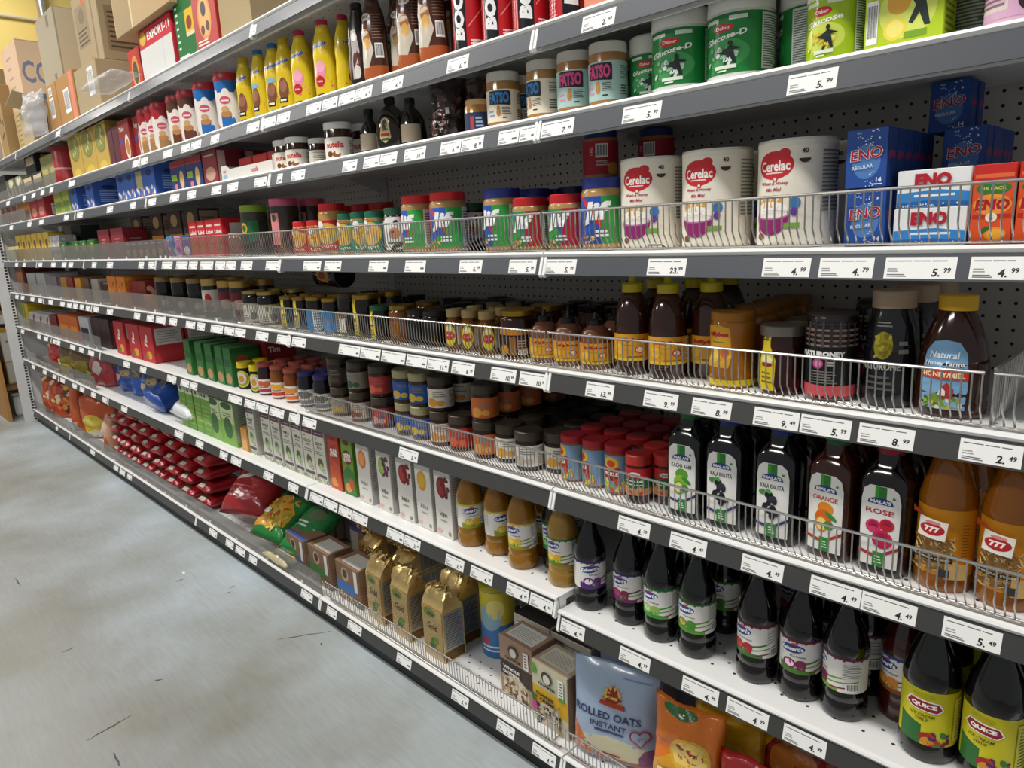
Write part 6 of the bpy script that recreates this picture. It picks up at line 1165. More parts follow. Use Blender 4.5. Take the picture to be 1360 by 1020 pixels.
row(carton('green_juice_carton', .088, .1, .215, '5f8f34', a_grs, lambda A, W, H: (A.rect(-W*.48, .002, W*.48, H*.98, 'b8722a'), A.rect(-W*.4, .01, W*.4, H*.3, 'd0a48a'))), 'G', 'bright green slim juice carton', 'juice carton', [248, 256, 264, 272, 280], y=.04, jit=.2, rows=1)
row(carton('noodle_carton', .2, .1, .17, 'b8a83a', lambda A, W, H: A.rect(-W*.3, H*.1, W*.3, H*.9, '8a9a34'), lambda A, W, H: (A.rect(-W*.45, H*.3, W*.45, H*.7, 'c84a34'), A.rect(-W*.45, .005, W*.45, H*.28, '7a9a34'))), 'G', 'yellow green carton behind the blue bags', 'carton', [226, 234], y=.26, jit=.3)
P_wbb = pillow('flour_bag', .26, .2, .10, 'e8ecf0', lambda A, W, H: (A.ell(0, H*.5, W*.14, H*.25, '2a6ab8'), A.ell(0, H*.5, W*.09, H*.15, 'e4eaf0'), A.rect(-W*.47, H*.02, -W*.3, H*.98, '3a8ac4')), seed=9, stand=False)
o = one(P_wbb, 'G', 'white and blue bag lying on the shelf edge', 'bag', 226, y=-.03, tilt=-68, rot=0, z=.055)
P_blb = pillow('pasta_bag', .23, .25, .12, '1f55b0', lambda A, W, H: (A.ell(-W*.05, H*.62, W*.3, H*.2, '3a4a6a'), A.ell(-W*.05, H*.6, W*.24, H*.15, '8a7a5a'), A.rect(-W*.48, H*.8, -W*.2, H*.97, 'd8dde6'), A.ell(W*.2, H*.25, W*.12, H*.1, 'd9b48a')), seed=11, crumple=.016)
P_blb2 = pillow('pasta_bag', .22, .24, .12, '1a4a9e', lambda A, W, H: (A.ell(0, H*.5, W*.26, H*.14, '6a6a6a'), A.ell(0, H*.5, W*.18, H*.09, 'c2a478')), seed=12, crumple=.016)
row([P_blb, P_blb2, P_blb, P_blb2], 'G', 'crumpled blue bag of food', 'food bag', [150, 168, 184, 202], y=.12, rot=[20, 25, 15, 30], rows=1)
o = one(P_blb2, 'G', 'blue bag flopped in front of the other blue bags', 'food bag', 190, y=-.03, tilt=-66, rot=4, z=.055)
P_rdp = pillow('snack_bag', .3, .24, .1, 'a83a40', lambda A, W, H: (A.ell(0, H*.5, W*.2, H*.2, 'c9c0b8'),), seed=14, crumple=.014)
row(P_rdp, 'G', 'thin red and navy bag left of the blue bags', 'snack bag', [131], y=.06, rot=15)
P_rsn = pillow('snack_bag', .34, .24, .12, 'c03038', lambda A, W, H: (A.scat(-W*.4, H*.1, W*.4, H*.9, 14, W*.06, ['d86a5a', '8f1f28', 'e0c040'], 3),), seed=15, crumple=.018)
row(P_rsn, 'G', 'crinkled red snack bag', 'snack bag', [74], y=.05, rot=25)
P_brs = pillow('snack_bag', .30, .22, .12, '6a5228', lambda A, W, H: (A.ell(0, H*.4, W*.25, H*.2, '9a8a3a'), A.ell(W*.2, H*.2, W*.1, H*.08, 'a8b04a')), seed=16, crumple=.016)
row(P_brs, 'G', 'olive brown snack bag', 'snack bag', [92, 108], y=.06, rot=25)
P_yls = pillow('snack_bag', .2, .1, .08, 'd6c03a', None, seed=17, crumple=.014)
row(P_yls, 'G', 'small yellow bag at the feet of the olive bags', 'snack bag', [82], y=.02, rot=30)

# ---- bottom shelf (H)
def a_oatp(A, W, H):
    s = W; A.rect(-W*.47, H*.05, W*.47, H*.99, '9fb0c8'); A.ell(0, H*.16, W*.46, H*.13, 'cfc9a8'); A.poly([(-W*.48, H*.02), (-W*.02, H*.03), (-W*.16, H*.09), (-W*.3, H*.17), (-W*.38, H*.27), (-W*.46, H*.34)], 'c8672c'); A.poly([(-W*.02, H*.03), (W*.47, H*.03), (W*.47, H*.1), (W*.2, H*.07), (-W*.16, H*.09)], 'a85a3a'); A.poly([(W*.3, H*.05), (W*.47, H*.05), (W*.47, H*.24), (W*.36, H*.22), (W*.3, H*.14)], '7a3a6a')
    for i in range(14): A.poly([(math.cos(a)*W*.13*r+.0, H*.72+math.sin(a)*W*.13*r) for a, r in ((i*PI/6.5-.09, .55), (i*PI/6.5, 1.12), (i*PI/6.5+.09, .55))], 'd8b83a')
    A.ell(0, H*.72, W*.1, W*.1, 'd8b04a'); A.poly([(-W*.11, H*.70), (-W*.06, H*.74), (-W*.05, H*.8), (-W*.02, H*.77), (0, H*.83), (W*.02, H*.77), (W*.05, H*.8), (W*.06, H*.74), (W*.11, H*.70), (W*.05, H*.66), (-W*.05, H*.66)], '8a2418'); A.txt('Nature', 0, H*.715, H*.03, 'e8c84a', w=W*.15)
    A.poly([(-W*.15, H*.63), (W*.15, H*.61), (W*.14, H*.66), (-W*.13, H*.675)], 'a8321e')
    A.txt('ROLLED OATS', -W*.06, H*.52, H*.082, '1f2c5e', w=W*.78, bold=.02); A.txt('INSTANT', -W*.04, H*.41, H*.06, '1f2c5e', w=W*.42, bold=.02); A.lines(-W*.2, H*.33, W*.14, H*.36, 1, '3a4060', .8)
    A.ell(W*.27, H*.37, W*.065, H*.055, 'b02a4a'); A.ell(W*.37, H*.38, W*.065, H*.055, 'b02a4a'); A.poly([(W*.21, H*.36), (W*.43, H*.37), (W*.33, H*.26)], 'b02a4a'); A.ell(W*.275, H*.37, W*.05, H*.042, '9fb0c8'); A.ell(W*.365, H*.378, W*.05, H*.042, '9fb0c8'); A.poly([(W*.228, H*.362), (W*.412, H*.37), (W*.328, H*.278)], '9fb0c8'); A.lines(W*.3, H*.33, W*.42, H*.37, 2, '5a6a8a', .4); A.lines(-W*.1, H*.1, W*.1, H*.13, 1, '8a3a2a', .6); A.lines(W*.1, H*.9, W*.4, H*.92, 1, '7a8aa4', .6)
P_otp = pillow('oat_pouch', .235, .25, .085, '8f9fb8', a_oatp, m=GLOSS, seed=21, crumple=.004, nu=18, nv=22)
P_otb = pillow('oat_pouch', .235, .262, .085, '6f7c92', lambda A, W, H: (A.ell(W*.3, H*.45, W*.07, H*.06, 'a03a50'), A.ell(W*.3, H*.45, W*.05, H*.045, '6f7c92')), m=GLOSS, seed=22, crumple=.004)
one(P_otp, 'H', 'large blue grey oat pouch with sunburst emblem, bottom shelf', 'oat pouch', 806, y=.05, rot=18, tilt=-4, z=.005)
row(P_otb, 'H', 'blue grey oat pouch behind the lettered one', 'oat pouch', [834], y=.19, rows=2, dy=.1, rot=12)
def a_qk(bg, band, t1, t2, tcol, pic, wt):
    def f(A, W, H):
        A.rect(-W/2+.001, .001, W/2-.001, H-.001, bg); A.poly([(-W/2+.001, H*.34), (-W/2+.001, H*.6), (W/2-.001, H*.6), (W/2-.001, H*.3)], band)
        A.ell(-W*.02, H*.16, W*.4, H*.22, 'd8cdb8'); A.scat(-W*.36, .004, W*.32, H*.32, 60, W*.055, pic, 4)
        A.ell(-W*.05, H*.82, W*.15, H*.1, '3a3430' if wt else '4a4238'); A.ell(-W*.05, H*.80, W*.1, H*.075, 'd8d0c4'); A.txt('QUAKER', -W*.05, H*.68, H*.05, '2a2624', w=W*.5, bold=.06)
        A.txt(t1, -W*.12, H*.50, H*.055, tcol, w=W*.5, bold=.06); A.txt(t2, -W*.12, H*.42, H*.055, tcol, w=W*.54, bold=.06); A.rect(W*.27, H*.64, W*.42, H*.93, 'e6e4de'); A.lines(W*.3, H*.67, W*.39, H*.9, 5, '55544f', .5)
    return f
a_qtop = lambda c: (lambda A, W, H: (A.rect(-W*.4, H*.15, W*.4, H*.85, c), A.lines(-W*.35, H*.25, W*.35, H*.75, 7, '9a968e', .3)))
P_qk1 = carton('oatmeal_box', .135, .095, .185, 'a58770', a_qk('a58770', '3f3530', 'WHOLE', 'OATMEAL', 'e8e2da', ['8a6a4a', 'c8b08a', '6a4a34', 'e0d2b8'], 0), lambda A, W, H: A.lines(-W*.4, H*.15, W*.4, H*.9, 10, '8a7060', .3), a_qtop('e2e0da'))
P_qk2 = carton('oatmeal_box', .135, .095, .185, 'b8a48c', lambda A, W, H: (a_qk('c9c4a8', 'd6a81c', 'COOKIES', '& CREME', '2a2418', ['d8ceb8', '3a2c24', 'c4b494', '8a7458'], 1)(A, W, H), A.ell(-W*.42, H*.88, W*.07, H*.09, '5a9a34', .3), A.ell(W*.36, H*.62, W*.08, H*.04, '5a9a34'), A.ell(-W*.42, H*.26, W*.07, H*.09, 'c04a8a'), A.ell(-W*.44, H*.4, W*.05, H*.07, '3a6a34')), lambda A, W, H: (A.rect(-W*.48, .002, W*.48, H*.98, '8a6a52'), A.lines(-W*.4, H*.1, W*.4, H*.5, 8, 'b09a84', .3)), a_qtop('dcd4c4'))
row([P_qk1], 'H', 'brown oatmeal box with dark band', 'oatmeal box', [688], y=.075, rot=-2, jit=.2)
row([P_qk2], 'H', 'oatmeal box with yellow band and cookies picture', 'oatmeal box', [733], y=.05, rot=-3, jit=.2, rows=1)
P_gyb = carton('oatmeal_box', .15, .10, .085, 'bab4a8', lambda A, W, H: (A.lines(-W*.4, H*.1, W*.4, H*.9, 3, '7d786e', .2), A.barcode(-W*.42, H*.2, -W*.22, H*.7)), None, lambda A, W, H: A.rect(-W*.49, 0.002, W*.49, H*.98, '2a2624'))
row(P_gyb, 'H', 'grey box lying behind the oatmeal boxes, lower', 'oatmeal box', [708, 758], y=.20, jit=.2)
row(P_gyb, 'H', 'grey box lying behind the oatmeal boxes, upper', 'oatmeal box', [708, 758], y=.20, jit=.2, z=.086)
P_cyl = can('oat_canister', [(0, 0), (.054, 0), (.055, .003), (.055, .232), (0, .232)], mat('3f7ab8', .35), [(0, .228), (.0565, .228), (.0565, .248), (.053, .25), (0, .25)], mat('c2b41e', .3, 0, .2), (.003, .225, lambda A, W, H: (A.rect(-W/2, 0, W/2, H, '3f78b4'), A.rect(-W/2, H*.5, W/2, H, 'c9b83a'), A.ell(0, H*.62, W*.12, H*.2, '8ab0c4'), A.ell(-W*.06, H*.25, W*.05, H*.05, 'c83a4a'), A.ell(W*.06, H*.75, W*.09, H*.15, 'ded27a'), A.lines(-W*.1, H*.08, W*.1, H*.2, 2, 'e4eaf0', .4))))
row(P_cyl, 'H', 'tall blue canister with yellow lid', 'canister', [664], y=.16, rot=20)
# bags at the right
def a_saf(c, c2):
    def f(A, W, H): A.poly([(-W*.45, 0), (W*.45, 0), (W*.45, H*.3), (-W*.1, H*.5), (-W*.45, H*.3)], c2); A.ell(W*.1, H*.5, W*.3, H*.2, 'd9a83a'); A.ell(W*.1, H*.5, W*.26, H*.17, 'e6c46a'); A.txt('Saffola', W*.1, H*.56, H*.08, '8f1f2a', w=W*.42, bold=.05, shear=.15, rot=-.1); A.txt('masala oats', W*.1, H*.46, H*.05, '8f1f2a', w=W*.36, bold=.03, rot=-.1); A.ell(-W*.1, H*.92, W*.25, H*.06, '2a6a34'); A.ell(W*.05, H*.12, W*.3, H*.1, 'b88a4a'); A.scat(-W*.2, H*.04, W*.3, H*.18, 12, W*.05, ['8a5a2a', 'd8b47a', 'c2602a'], 3); A.lines(-W*.35, H*.2, -W*.1, H*.28, 1, 'f0e0c4', .6)
    return f
P_sf1 = pillow('masala_oats_bag', .17, .21, .07, 'd9731c', a_saf('d9731c', 'd99a1e'), seed=31, crumple=.012)
P_sf2 = pillow('masala_oats_bag', .17, .21, .07, 'd0a01e', lambda A, W, H: (A.ell(0, H*.3, W*.3, H*.2, 'd8b83a'), A.ell(W*.1, H*.85, W*.22, H*.06, '2f6a34'), A.rect(-W*.4, H*.05, W*.4, H*.1, 'b8801c')), seed=32, crumple=.014)
P_sf3 = pillow('masala_oats_bag', .17, .21, .07, '8f2026', lambda A, W, H: (A.ell(0, H*.45, W*.36, H*.26, 'a8642a'), A.poly([(-W*.45, H*.5), (-W*.2, H*.8), (W*.1, H*.9), (W*.0, H*.98), (-W*.45, H*.95)], 'c9a01e')), seed=33, crumple=.014)
P_sf4 = pillow('masala_oats_bag', .16, .19, .07, 'b8282c', lambda A, W, H: (A.rect(-W*.12, H*.4, W*.16, H*.85, '2a6a34'), A.lines(-W*.08, H*.5, W*.12, H*.7, 2, 'e4ded0', .5), A.ell(0, H*.2, W*.25, H*.12, 'd0a06a')), seed=34, crumple=.012)
one(P_sf1, 'H', 'orange and yellow oat snack bag leaning right of the oat pouch', 'snack bag', 900, y=.035, rot=8, tilt=-6, z=.045)
one(P_sf4, 'H', 'red snack bag with green label at bottom edge', 'snack bag', 984, y=.036, rot=0, tilt=-6, z=.006)
one(P_sf2, 'H', 'yellow snack bag behind the orange one, bottom shelf', 'snack bag', 955, y=.13, rot=16, tilt=-10, z=.05)
one(P_sf3, 'H', 'dark red snack bag with curved yellow edge, bottom shelf', 'snack bag', 1046, y=.17, rot=0, tilt=-10, z=.04)
one(P_sf2, 'H', 'yellow snack bag at the front right of the bottom shelf', 'snack bag', 1104, y=.036, rot=0, tilt=-8, z=.008)
one(P_sf3, 'H', 'dark snack bag deep under the syrup shelf', 'snack bag', 960, y=.24, rot=6, tilt=-6, z=.05)
one(P_sf2, 'H', 'second yellow snack bag deep under the syrup shelf', 'snack bag', 1060, y=.22, rot=0, tilt=-8, z=.05)
# gold foil bricks
def brick(kind, w, d, h, c, art, side, seed, m=FOIL):
    bm = bmesh.new(); bm.loops.layers.float_color.new('Col'); r = bmesh.ops.create_cube(bm, size=1); bmesh.ops.subdivide_edges(bm, edges=bm.edges[:], cuts=9, use_grid_fill=True)
    def warp(x, y, z):
        t = max(0, (z-.74)/.26); sy = 1-.82*t**1.2; sx = 1+.04*t-.1*t*t; n = noise.noise(Vector((x*5+seed, y*5, z*5)))*.05*(.3+2.6*t) ; n2 = noise.noise(Vector((x*13, y*9+seed, z*11)))*.045*(.3+3*t)
        return Vector((x*w*sx+(n+n2)*w*.5*t, y*d*sy+(n*1.6+n2)*d*(.25+t), z*h*(1-.02*t)+n2*h*.5*t))
    for v in bm.verts: v.co = warp(v.co.x, v.co.y, v.co.z+.5)
    finish(bm, 28); colour(bm, bm.faces, c)
    for fn, W, mp in ((art, w, lambda u, v, o: warp(u/w, -.5, v/h)+Vector((0, -o*2-.0006, 0))), (side, d, lambda u, v, o: warp(.5, u/d, v/h)+Vector((o*2+.0006, 0, 0)))):
        if fn: A = Art(); fn(A, W, h*.76); bake(bm, A, mp, us=W/6, vs=h/9)
    p = Proto(kind, d/2); p.single = mk(kind, bm, m); p.h = h; p.fp = [(-w/2, -d/2), (w/2, -d/2), (w/2, d/2), (-w/2, d/2)]; return p
def a_goldf(A, W, H): A.rect(-W*.48, .002, W*.48, H*.98, 'c2a66e'); A.ell(-W*.1, H*.87, W*.3, H*.09, '7a8a34'); A.rect(-W*.2, H*.83, W*.1, H*.88, '2c3c28'); A.txt('Gold', 0, H*.62, H*.13, '3a2a18', w=W*.5, shear=.1); A.ell(0, H*.3, W*.14, H*.13, '4a7a2a', -.6); A.ell(W*.14, H*.36, W*.14, H*.06, '7a9a3a', .8)
def a_golds(A, W, H): A.rect(-W*.42, H*.22, W*.42, H*.92, 'a8a8a6'); A.lines(-W*.38, H*.25, W*.38, H*.9, 14, '6a6a6c', .35); A.rect(-W*.44, .004, W*.44, H*.2, '6a4a22')
P_gb = [brick('tea_foil_pack', .105, .085, .235, 'e6c684', a_goldf, a_golds, s) for s in (1, 5, 9)]
row(P_gb, 'H', 'upright gold foil tea pack in front', 'tea pack', [501, 535, 578], y=.045, rot=[-4, -3, -2], jit=.4)
row(P_gb[1], 'H', 'upright gold foil pack behind the rightmost front pack', 'tea pack', [600], y=.14, rot=-3, jit=.3, rows=3, dy=.095)
def gold_pile():
    for c, px in enumerate((506, 548)):
        for lv in range(3):
            inst(P_gb[(c+lv) % 3], (at('H', px, .25), .425, HZ['H']+.046+lv*.088), (PI/2, 0, 0), 'gold foil pack lying flat behind the upright ones, %s pile, %s layer' % (('left', 'right')[c], ('bottom', 'middle', 'top')[lv]), 'tea pack', 'gold foil packs lying flat')
gold_pile()
# brown oatmeal boxes
def qkb(bar): return carton('oatmeal_box', .165, .10, .15, '8a6a50', lambda A, W, H: (A.rect(-W*.48, .002, W*.48, H*.98, '7a5f4a'), A.rect(-W*.48, H*.25, W*.3, H*.5, bar), A.ell(-W*.1, H*.72, W*.16, H*.18, 'b09880'), A.ell(-W*.1, H*.74, W*.1, H*.12, '4a3a30'), A.scat(-W*.45, .004, W*.4, H*.2, 22, W*.05, ['c8b088', '8a6a44', 'e0d0b0'], 3), A.rect(W*.3, H*.4, W*.44, H*.95, 'd8d6d0')), lambda A, W, H: (A.rect(-W*.1, H*.75, W*.35, H*.88, '5a4a7a'), A.rect(-W*.4, H*.05, W*.4, H*.6, '8f8a84') if bar == '4a5a8a' else A.lines(-W*.4, H*.1, W*.3, H*.6, 6, '6a5040', .3)), lambda A, W, H: (A.rect(-W*.3, H*.1, W*.44, H*.8, 'cfccc6') if bar != '4a5a8a' else A.rect(-W*.48, 0.002, W*.48, H*.25, '4a58a0')))
P_qb = [qkb('4a5a8a'), qkb('3f7a3a'), qkb('2f6ab0')]
row(P_qb, 'H', 'brown oatmeal box', 'oatmeal box', [396, 427, 465], y=.05, rot=[-3, -3, -2], jit=.3, tail='by fence')
P_qd = carton('oatmeal_box', .12, .10, .15, '8a6a52', lambda A, W, H: (A.rect(-W*.45, H*.1, W*.1, H*.9, 'b8b0a4'), A.rect(-W*.45, H*.75, W*.45, H*.95, '5a5a94')), lambda A, W, H: A.rect(-W*.4, H*.1, W*.4, H*.9, 'c0bab0'))
row(P_qd, 'H', 'lower dim oatmeal box in the back stack', 'oatmeal box', [436, 452, 468, 484], y=.28, jit=.3)
row(P_qd, 'H', 'upper dim oatmeal box in the back stack', 'oatmeal box', [436, 452, 468, 484], y=.28, jit=.3, z=.151)
# noodle and snack bags
P_grn2 = pillow('noodle_bag', .24, .25, .09, '1f7a34', lambda A, W, H: (A.poly([(-W*.38, H*.12), (W*.4, H*.25), (W*.42, H*.55), (-W*.05, H*.92), (-W*.42, H*.7)], 'c89a2a'), A.scat(-W*.38, H*.15, W*.36, H*.8, 46, W*.07, ['d9b83a', 'c8602a', '9ab83a', 'e0c860', 'b8402a'], 3, .3), A.ell(-W*.25, H*.45, W*.1, H*.06, 'e4e8e0')), seed=41, crumple=.012, stand=False)
P_grn3 = pillow('noodle_bag', .20, .24, .09, '1a7a3a', lambda A, W, H: (A.ell(W*.1, H*.75, W*.3, H*.12, '5a6a4a'), A.lines(-W*.4, H*.45, W*.1, H*.6, 2, 'dfe9e0', .5), A.rect(-W*.1, H*.2, W*.1, H*.24, 'dfe9e0')), seed=42, crumple=.012, stand=False)
P_rlb = pillow('rice_bag', .30, .30, .14, '9a1a20', lambda A, W, H: (A.poly([(-W*.3, H*.5), (W*.1, H*.62), (W*.3, H*.72), (W*.28, H*.76), (0, H*.68), (-W*.3, H*.56)], 'd8c8c4'), A.lines(-W*.3, H*.2, W*.3, H*.45, 3, 'c0444a', .35)), seed=43, crumple=.008, stand=False)
P_ylb = pillow('noodle_bag', .28, .28, .10, 'b8a01e', lambda A, W, H: (A.ell(0, H*.5, W*.36, H*.26, '6a2a2c'), A.ell(0, H*.5, W*.26, H*.18, '3a1a1c'), A.rect(-W*.4, H*.4, -W*.1, H*.55, '8f2a2a')), seed=44, crumple=.016)
P_dkb2 = pillow('noodle_bag', .26, .26, .10, '4a1a20', lambda A, W, H: (A.poly([(-W*.45, H*.7), (-W*.1, H*.8), (W*.1, H*.98), (-W*.45, H*.98)], 'b8a41e'),), seed=45, crumple=.016)
one(P_rlb, 'H', 'large glossy dark red bag of rice', 'rice bag', 305, y=.0, rot=20, tilt=-52, z=.08)
one(P_grn2, 'H', 'green noodle bag with yellow noodle picture', 'noodle bag', 340, y=-.005, rot=8, tilt=-60, z=.06)
one(P_grn3, 'H', 'plain glossy green noodle bag right of the pictured one', 'noodle bag', 375, y=.0, rot=4, tilt=-58, z=.06)
row(P_ylb, 'H', 'yellow and maroon bag behind the green noodle bags', 'noodle bag', [332], y=.31, rot=8)
row(P_dkb2, 'H', 'dark maroon bag with yellow corner at the back', 'noodle bag', [366], y=.3, rot=8)
P_snk = pillow('snack_bag', .22, .085, .04, 'c2b48a', lambda A, W, H: (A.ell(-W*.3, H*.5, W*.1, H*.2, '6a2a20'), A.rect(-W*.1, H*.2, W*.25, H*.8, 'cfcdc8'), A.scat(-W*.45, H*.1, W*.45, H*.9, 18, W*.05, ['d8c070', 'e4d8a8', 'b89a4a'], 2)), seed=46, stand=False)
one(P_snk, 'H', 'small pale snack bag lying by the fence', 'snack bag', 358, y=-.024, rot=0, tilt=-86, z=.03)
# red lentil packets, stacked with their crimped ends outward
P_len = pillow('red_food_packet', .15, .2, .064, '9a141e', lambda A, W, H: (A.rect(-W*.3, .006, W*.12, H*.12, 'b8b4ac'), A.rect(-W*.3, H*.12, W*.12, H*.19, '2a4a34'), A.ell(0, H*.5, W*.3, H*.2, '8a1018')), seed=47, stand=False, crumple=.005)
P_len2 = pillow('red_food_packet', .2, .15, .064, 'a81a24', lambda A, W, H: (A.rect(-W*.44, H*.3, -W*.36, H*.7, 'c4c0b8'), A.rect(-W*.1, H*.1, W*.35, H*.5, '9a5a5a')), seed=48, stand=False, crumple=.005)
def packets():
    R = random.Random(5); cols = [158, 170, 183, 197, 213, 231, 250, 272]; m = len(cols)
    for c, px in enumerate(cols):
        for lv in range(5):
            if lv == 4 and c in (0, 7): continue
            x = at('H', px, .06)+R.uniform(-.008, .008); z = HZ['H']+.040+lv*.0705
            lb = 'red packet with white crimped end, %s stack of eight, %s layer' % (ordw(c, m), ['bottom', 'second', 'third', 'fourth', 'top'][lv])
            inst(P_len, (x, .036+R.uniform(0, .012)+lv*.006, z), (-PI/2+R.uniform(-.03, .03), R.uniform(-.04, .04), R.uniform(-.08, .08)), lb, 'food packet', 'stacked red food packets on the bottom shelf')
packets()
P_orb = pillow('snack_bag', .34, .3, .14, 'b8501e', lambda A, W, H: (A.ell(-W*.05, H*.35, W*.3, H*.25, 'd8b83a'), A.ell(-W*.05, H*.4, W*.2, H*.1, 'e0cf60'), A.ell(0, H*.14, W*.2, H*.1, 'c9c2b4')), seed=51, crumple=.016)
P_orw2 = pillow('snack_bag', .13, .24, .10, 'c8987a', lambda A, W, H: (A.ell(0, H*.2, W*.3, H*.18, 'd8601e'), A.ell(0, H*.65, W*.3, H*.2, 'd0b8a0')), seed=52, crumple=.016)
P_rdo = pillow('snack_bag', .34, .3, .14, 'b0482c', lambda A, W, H: (A.scat(-W*.4, H*.05, W*.4, H*.95, 26, W*.09, ['8a1f1c', 'd8b060', 'd8642a', '6a3a1c', 'e0d0a8'], 6)), seed=53, crumple=.02)
P_orl = pillow('snack_bag', .1, .36, .1, 'b8562a', lambda A, W, H: (A.rect(-W*.2, H*.04, W*.2, H*.2, 'b8aaa0'), A.rect(-W*.45, .01, W*.45, H*.03, '8a2a1a')), seed=54, crumple=.01)
row(P_orb, 'H', 'orange snack bag with yellow picture', 'snack bag', [122], y=.06, rot=30)
row(P_orw2, 'H', 'pale bag with orange window', 'snack bag', [141], y=.03, rot=5)
row(P_rdo, 'H', 'patchy red, gold and orange snack bag', 'snack bag', [66, 76], y=.05, rot=[30, 35], rows=2, dy=.14)
row(P_orl, 'H', 'long narrow rust orange packet', 'snack bag', [98, 107], y=.03, rot=20)
row(P_orb, 'H', 'orange snack bag in the back row', 'snack bag', [136, 150], y=.23, rot=25)

# ---- top shelf (A): cartons
KRAFT, KRAFT2, KRAFT3 = 'b09a78', 'a87f4c', 'a3957f'
def tape(A, W, H, c='c8b48c'): A.rect(-W*.06, 0.002, W*.06, H*.98, c)
def box1(kind, label, l, r, h, d, y, c, front=None, side=None, z=0, rot=0, top=None):
    x0, x1 = at('A', l, y), at('A', r, y); p = carton(kind, x1-x0, d, h, c, front, side, top, m=CARD, bev=.003)
    LABELS[label] = 1
    return inst(p, ((x0+x1)/2, y+d/2, HZ['A']+.0008+z), (0, 0, math.radians(rot)), label, 'carton', None)
box1('cardboard_box', 'golden brown cardboard box with two white barcode stickers, top shelf', 71, 106, .262, .36, .03, 'ad7f45', lambda A, W, H: (A.barcode(-W*.42, H*.3, -W*.26, H*.72), A.barcode(-W*.4, H*.76, -W*.28, H*.93), A.barcode(W*.12, H*.25, W*.3, H*.72), A.rect(W*.36, .002, W*.48, H*.98, 'd8806a'), A.rect(-W*.12, .002, -W*.1, H*.98, '96703c')))
box1('cardboard_box', 'grey brown long cardboard box with barcode sticker, top shelf', 108, 136, .235, .40, .03, 'a3906e', lambda A, W, H: (A.barcode(W*.1, H*.35, W*.34, H*.9),), lambda A, W, H: None)
box1('cardboard_box', 'tall plain grey cardboard box on the golden brown one', 74, 97, .42, .26, .1, 'a39880', lambda A, W, H: (A.rect(W*.1, H*.8, W*.22, H*.95, '7a6f5c'), A.rect(W*.1, H*.05, W*.22, H*.2, '7a6f5c')), lambda A, W, H: A.rect(-W*.46, .004, W*.46, H*.99, 'c9b797'), z=.264)
box1('cardboard_box', 'cardboard box with dense brown print and orange tape', 120, 150, .36, .3, .08, 'a08d6c', lambda A, W, H: (A.rect(-W*.42, H*.3, W*.1, H*.85, '8f7c5e'), A.lines(-W*.38, H*.32, W*.05, H*.55, 4, '4a4034', .35), A.ell(-W*.15, H*.7, W*.12, H*.1, '7a6a50'), A.rect(-W*.1, H*.82, 0, H*.99, 'c8662a'), A.rect(0, .003, W*.1, H*.12, 'c8662a'), A.rect(W*.25, .003, W*.3, H*.98, '8a7658')), lambda A, W, H: (A.rect(-W*.4, H*.12, W*.4, H*.7, '8a6f52'), A.lines(-W*.36, H*.15, W*.3, H*.65, 8, '4a3a2c', .4)), z=.2365)
box1('cardboard_box', 'cream white box at the back behind the grey box', 83, 96, .5, .07, .318, 'd8cba6', None, z=.2365+.03)
box1('cardboard_box', 'large cream white box high at the back', 98, 160, .52, .03, .412, 'ddd2b2', lambda A, W, H: A.poly([(W*.2, H*.75), (W*.48, H*.7), (W*.48, H*.98), (W*.25, H*.98)], 'c9d2dc'), z=.2365+.03)
box1('export_carton', 'red and white carton lettered EXPORT, top shelf', 193, 235, .21, .25, .03, 'c22438', lambda A, W, H: (A.rect(-W*.49, .003, W*.49, H*.64, 'd0cfcc'), A.rect(W*.2, .003, W*.22, H*.64, 'c2c2c0'), A.ell(-W*.36, H*.82, W*.1, H*.12, 'c8a82c'), A.txt('EXPORT-11', W*.12, H*.82, H*.15, 'f0e6dc', w=W*.68, bold=.03)), lambda A, W, H: (A.lines(-W*.3, H*.25, W*.3, H*.35, 1, 'e08a8a', .5)))
box1('coffee_carton', 'red coffee carton left of the lettered export carton', 178, 193, .2, .2, .08, 'b8341e', lambda A, W, H: (A.ell(0, H*.5, W*.3, H*.36, 'd98a4a'), A.ell(0, H*.5, W*.2, H*.24, '4a4a2c')))
box1('cardboard_box', 'large kraft box resting on the red export carton', 166, 236, .26, .3, .0, 'b59a70', lambda A, W, H: (A.rect(-W*.48, .004, -W*.16, H*.98, 'a08a66'), A.rect(-W*.17, .003, -W*.14, H*.98, 'd0bd96')), z=.2125)
box1('coffee_carton', 'green coffee carton with yellow panel, top shelf', 240, 264, .235, .14, .03, '1f6a2e', lambda A, W, H: (A.rect(W*.05, H*.4, W*.48, H*.75, 'd9b02c'), A.rect(W*.05, H*.36, W*.48, H*.42, 'd8cfa4'), A.ell(W*.25, H*.55, W*.14, H*.1, '8a3a1e'), A.lines(-W*.42, H*.2, -W*.3, H*.9, 7, 'cfdccf', .35), A.rect(-W*.45, .004, W*.1, H*.12, 'cfd8cf')))
p_ = carton('coffee_carton', .175, .08, .21, 'b02c24', lambda A, W, H: (A.ell(0, H*.55, W*.3, H*.36, 'd98a3a'), A.ell(0, H*.55, W*.24, H*.3, 'e0a860'), A.ell(-W*.02, H*.68, W*.11, H*.12, '2c241c'), A.ell(-W*.12, H*.36, W*.08, H*.08, '4a2a1a'), A.ell(W*.1, H*.4, W*.08, H*.08, '4a2a1a'), A.lines(-W*.4, H*.12, W*.1, H*.22, 2, 'f0d8c8', .5), A.rect(-W*.48, .003, W*.48, H*.08, 'd8a88a')), lambda A, W, H: A.ell(0, H*.5, W*.3, H*.3, 'd9a04a'))
one(p_, 'A', 'red coffee carton with cup picture beside the green one', 'carton', 277, y=.03, rot=3)
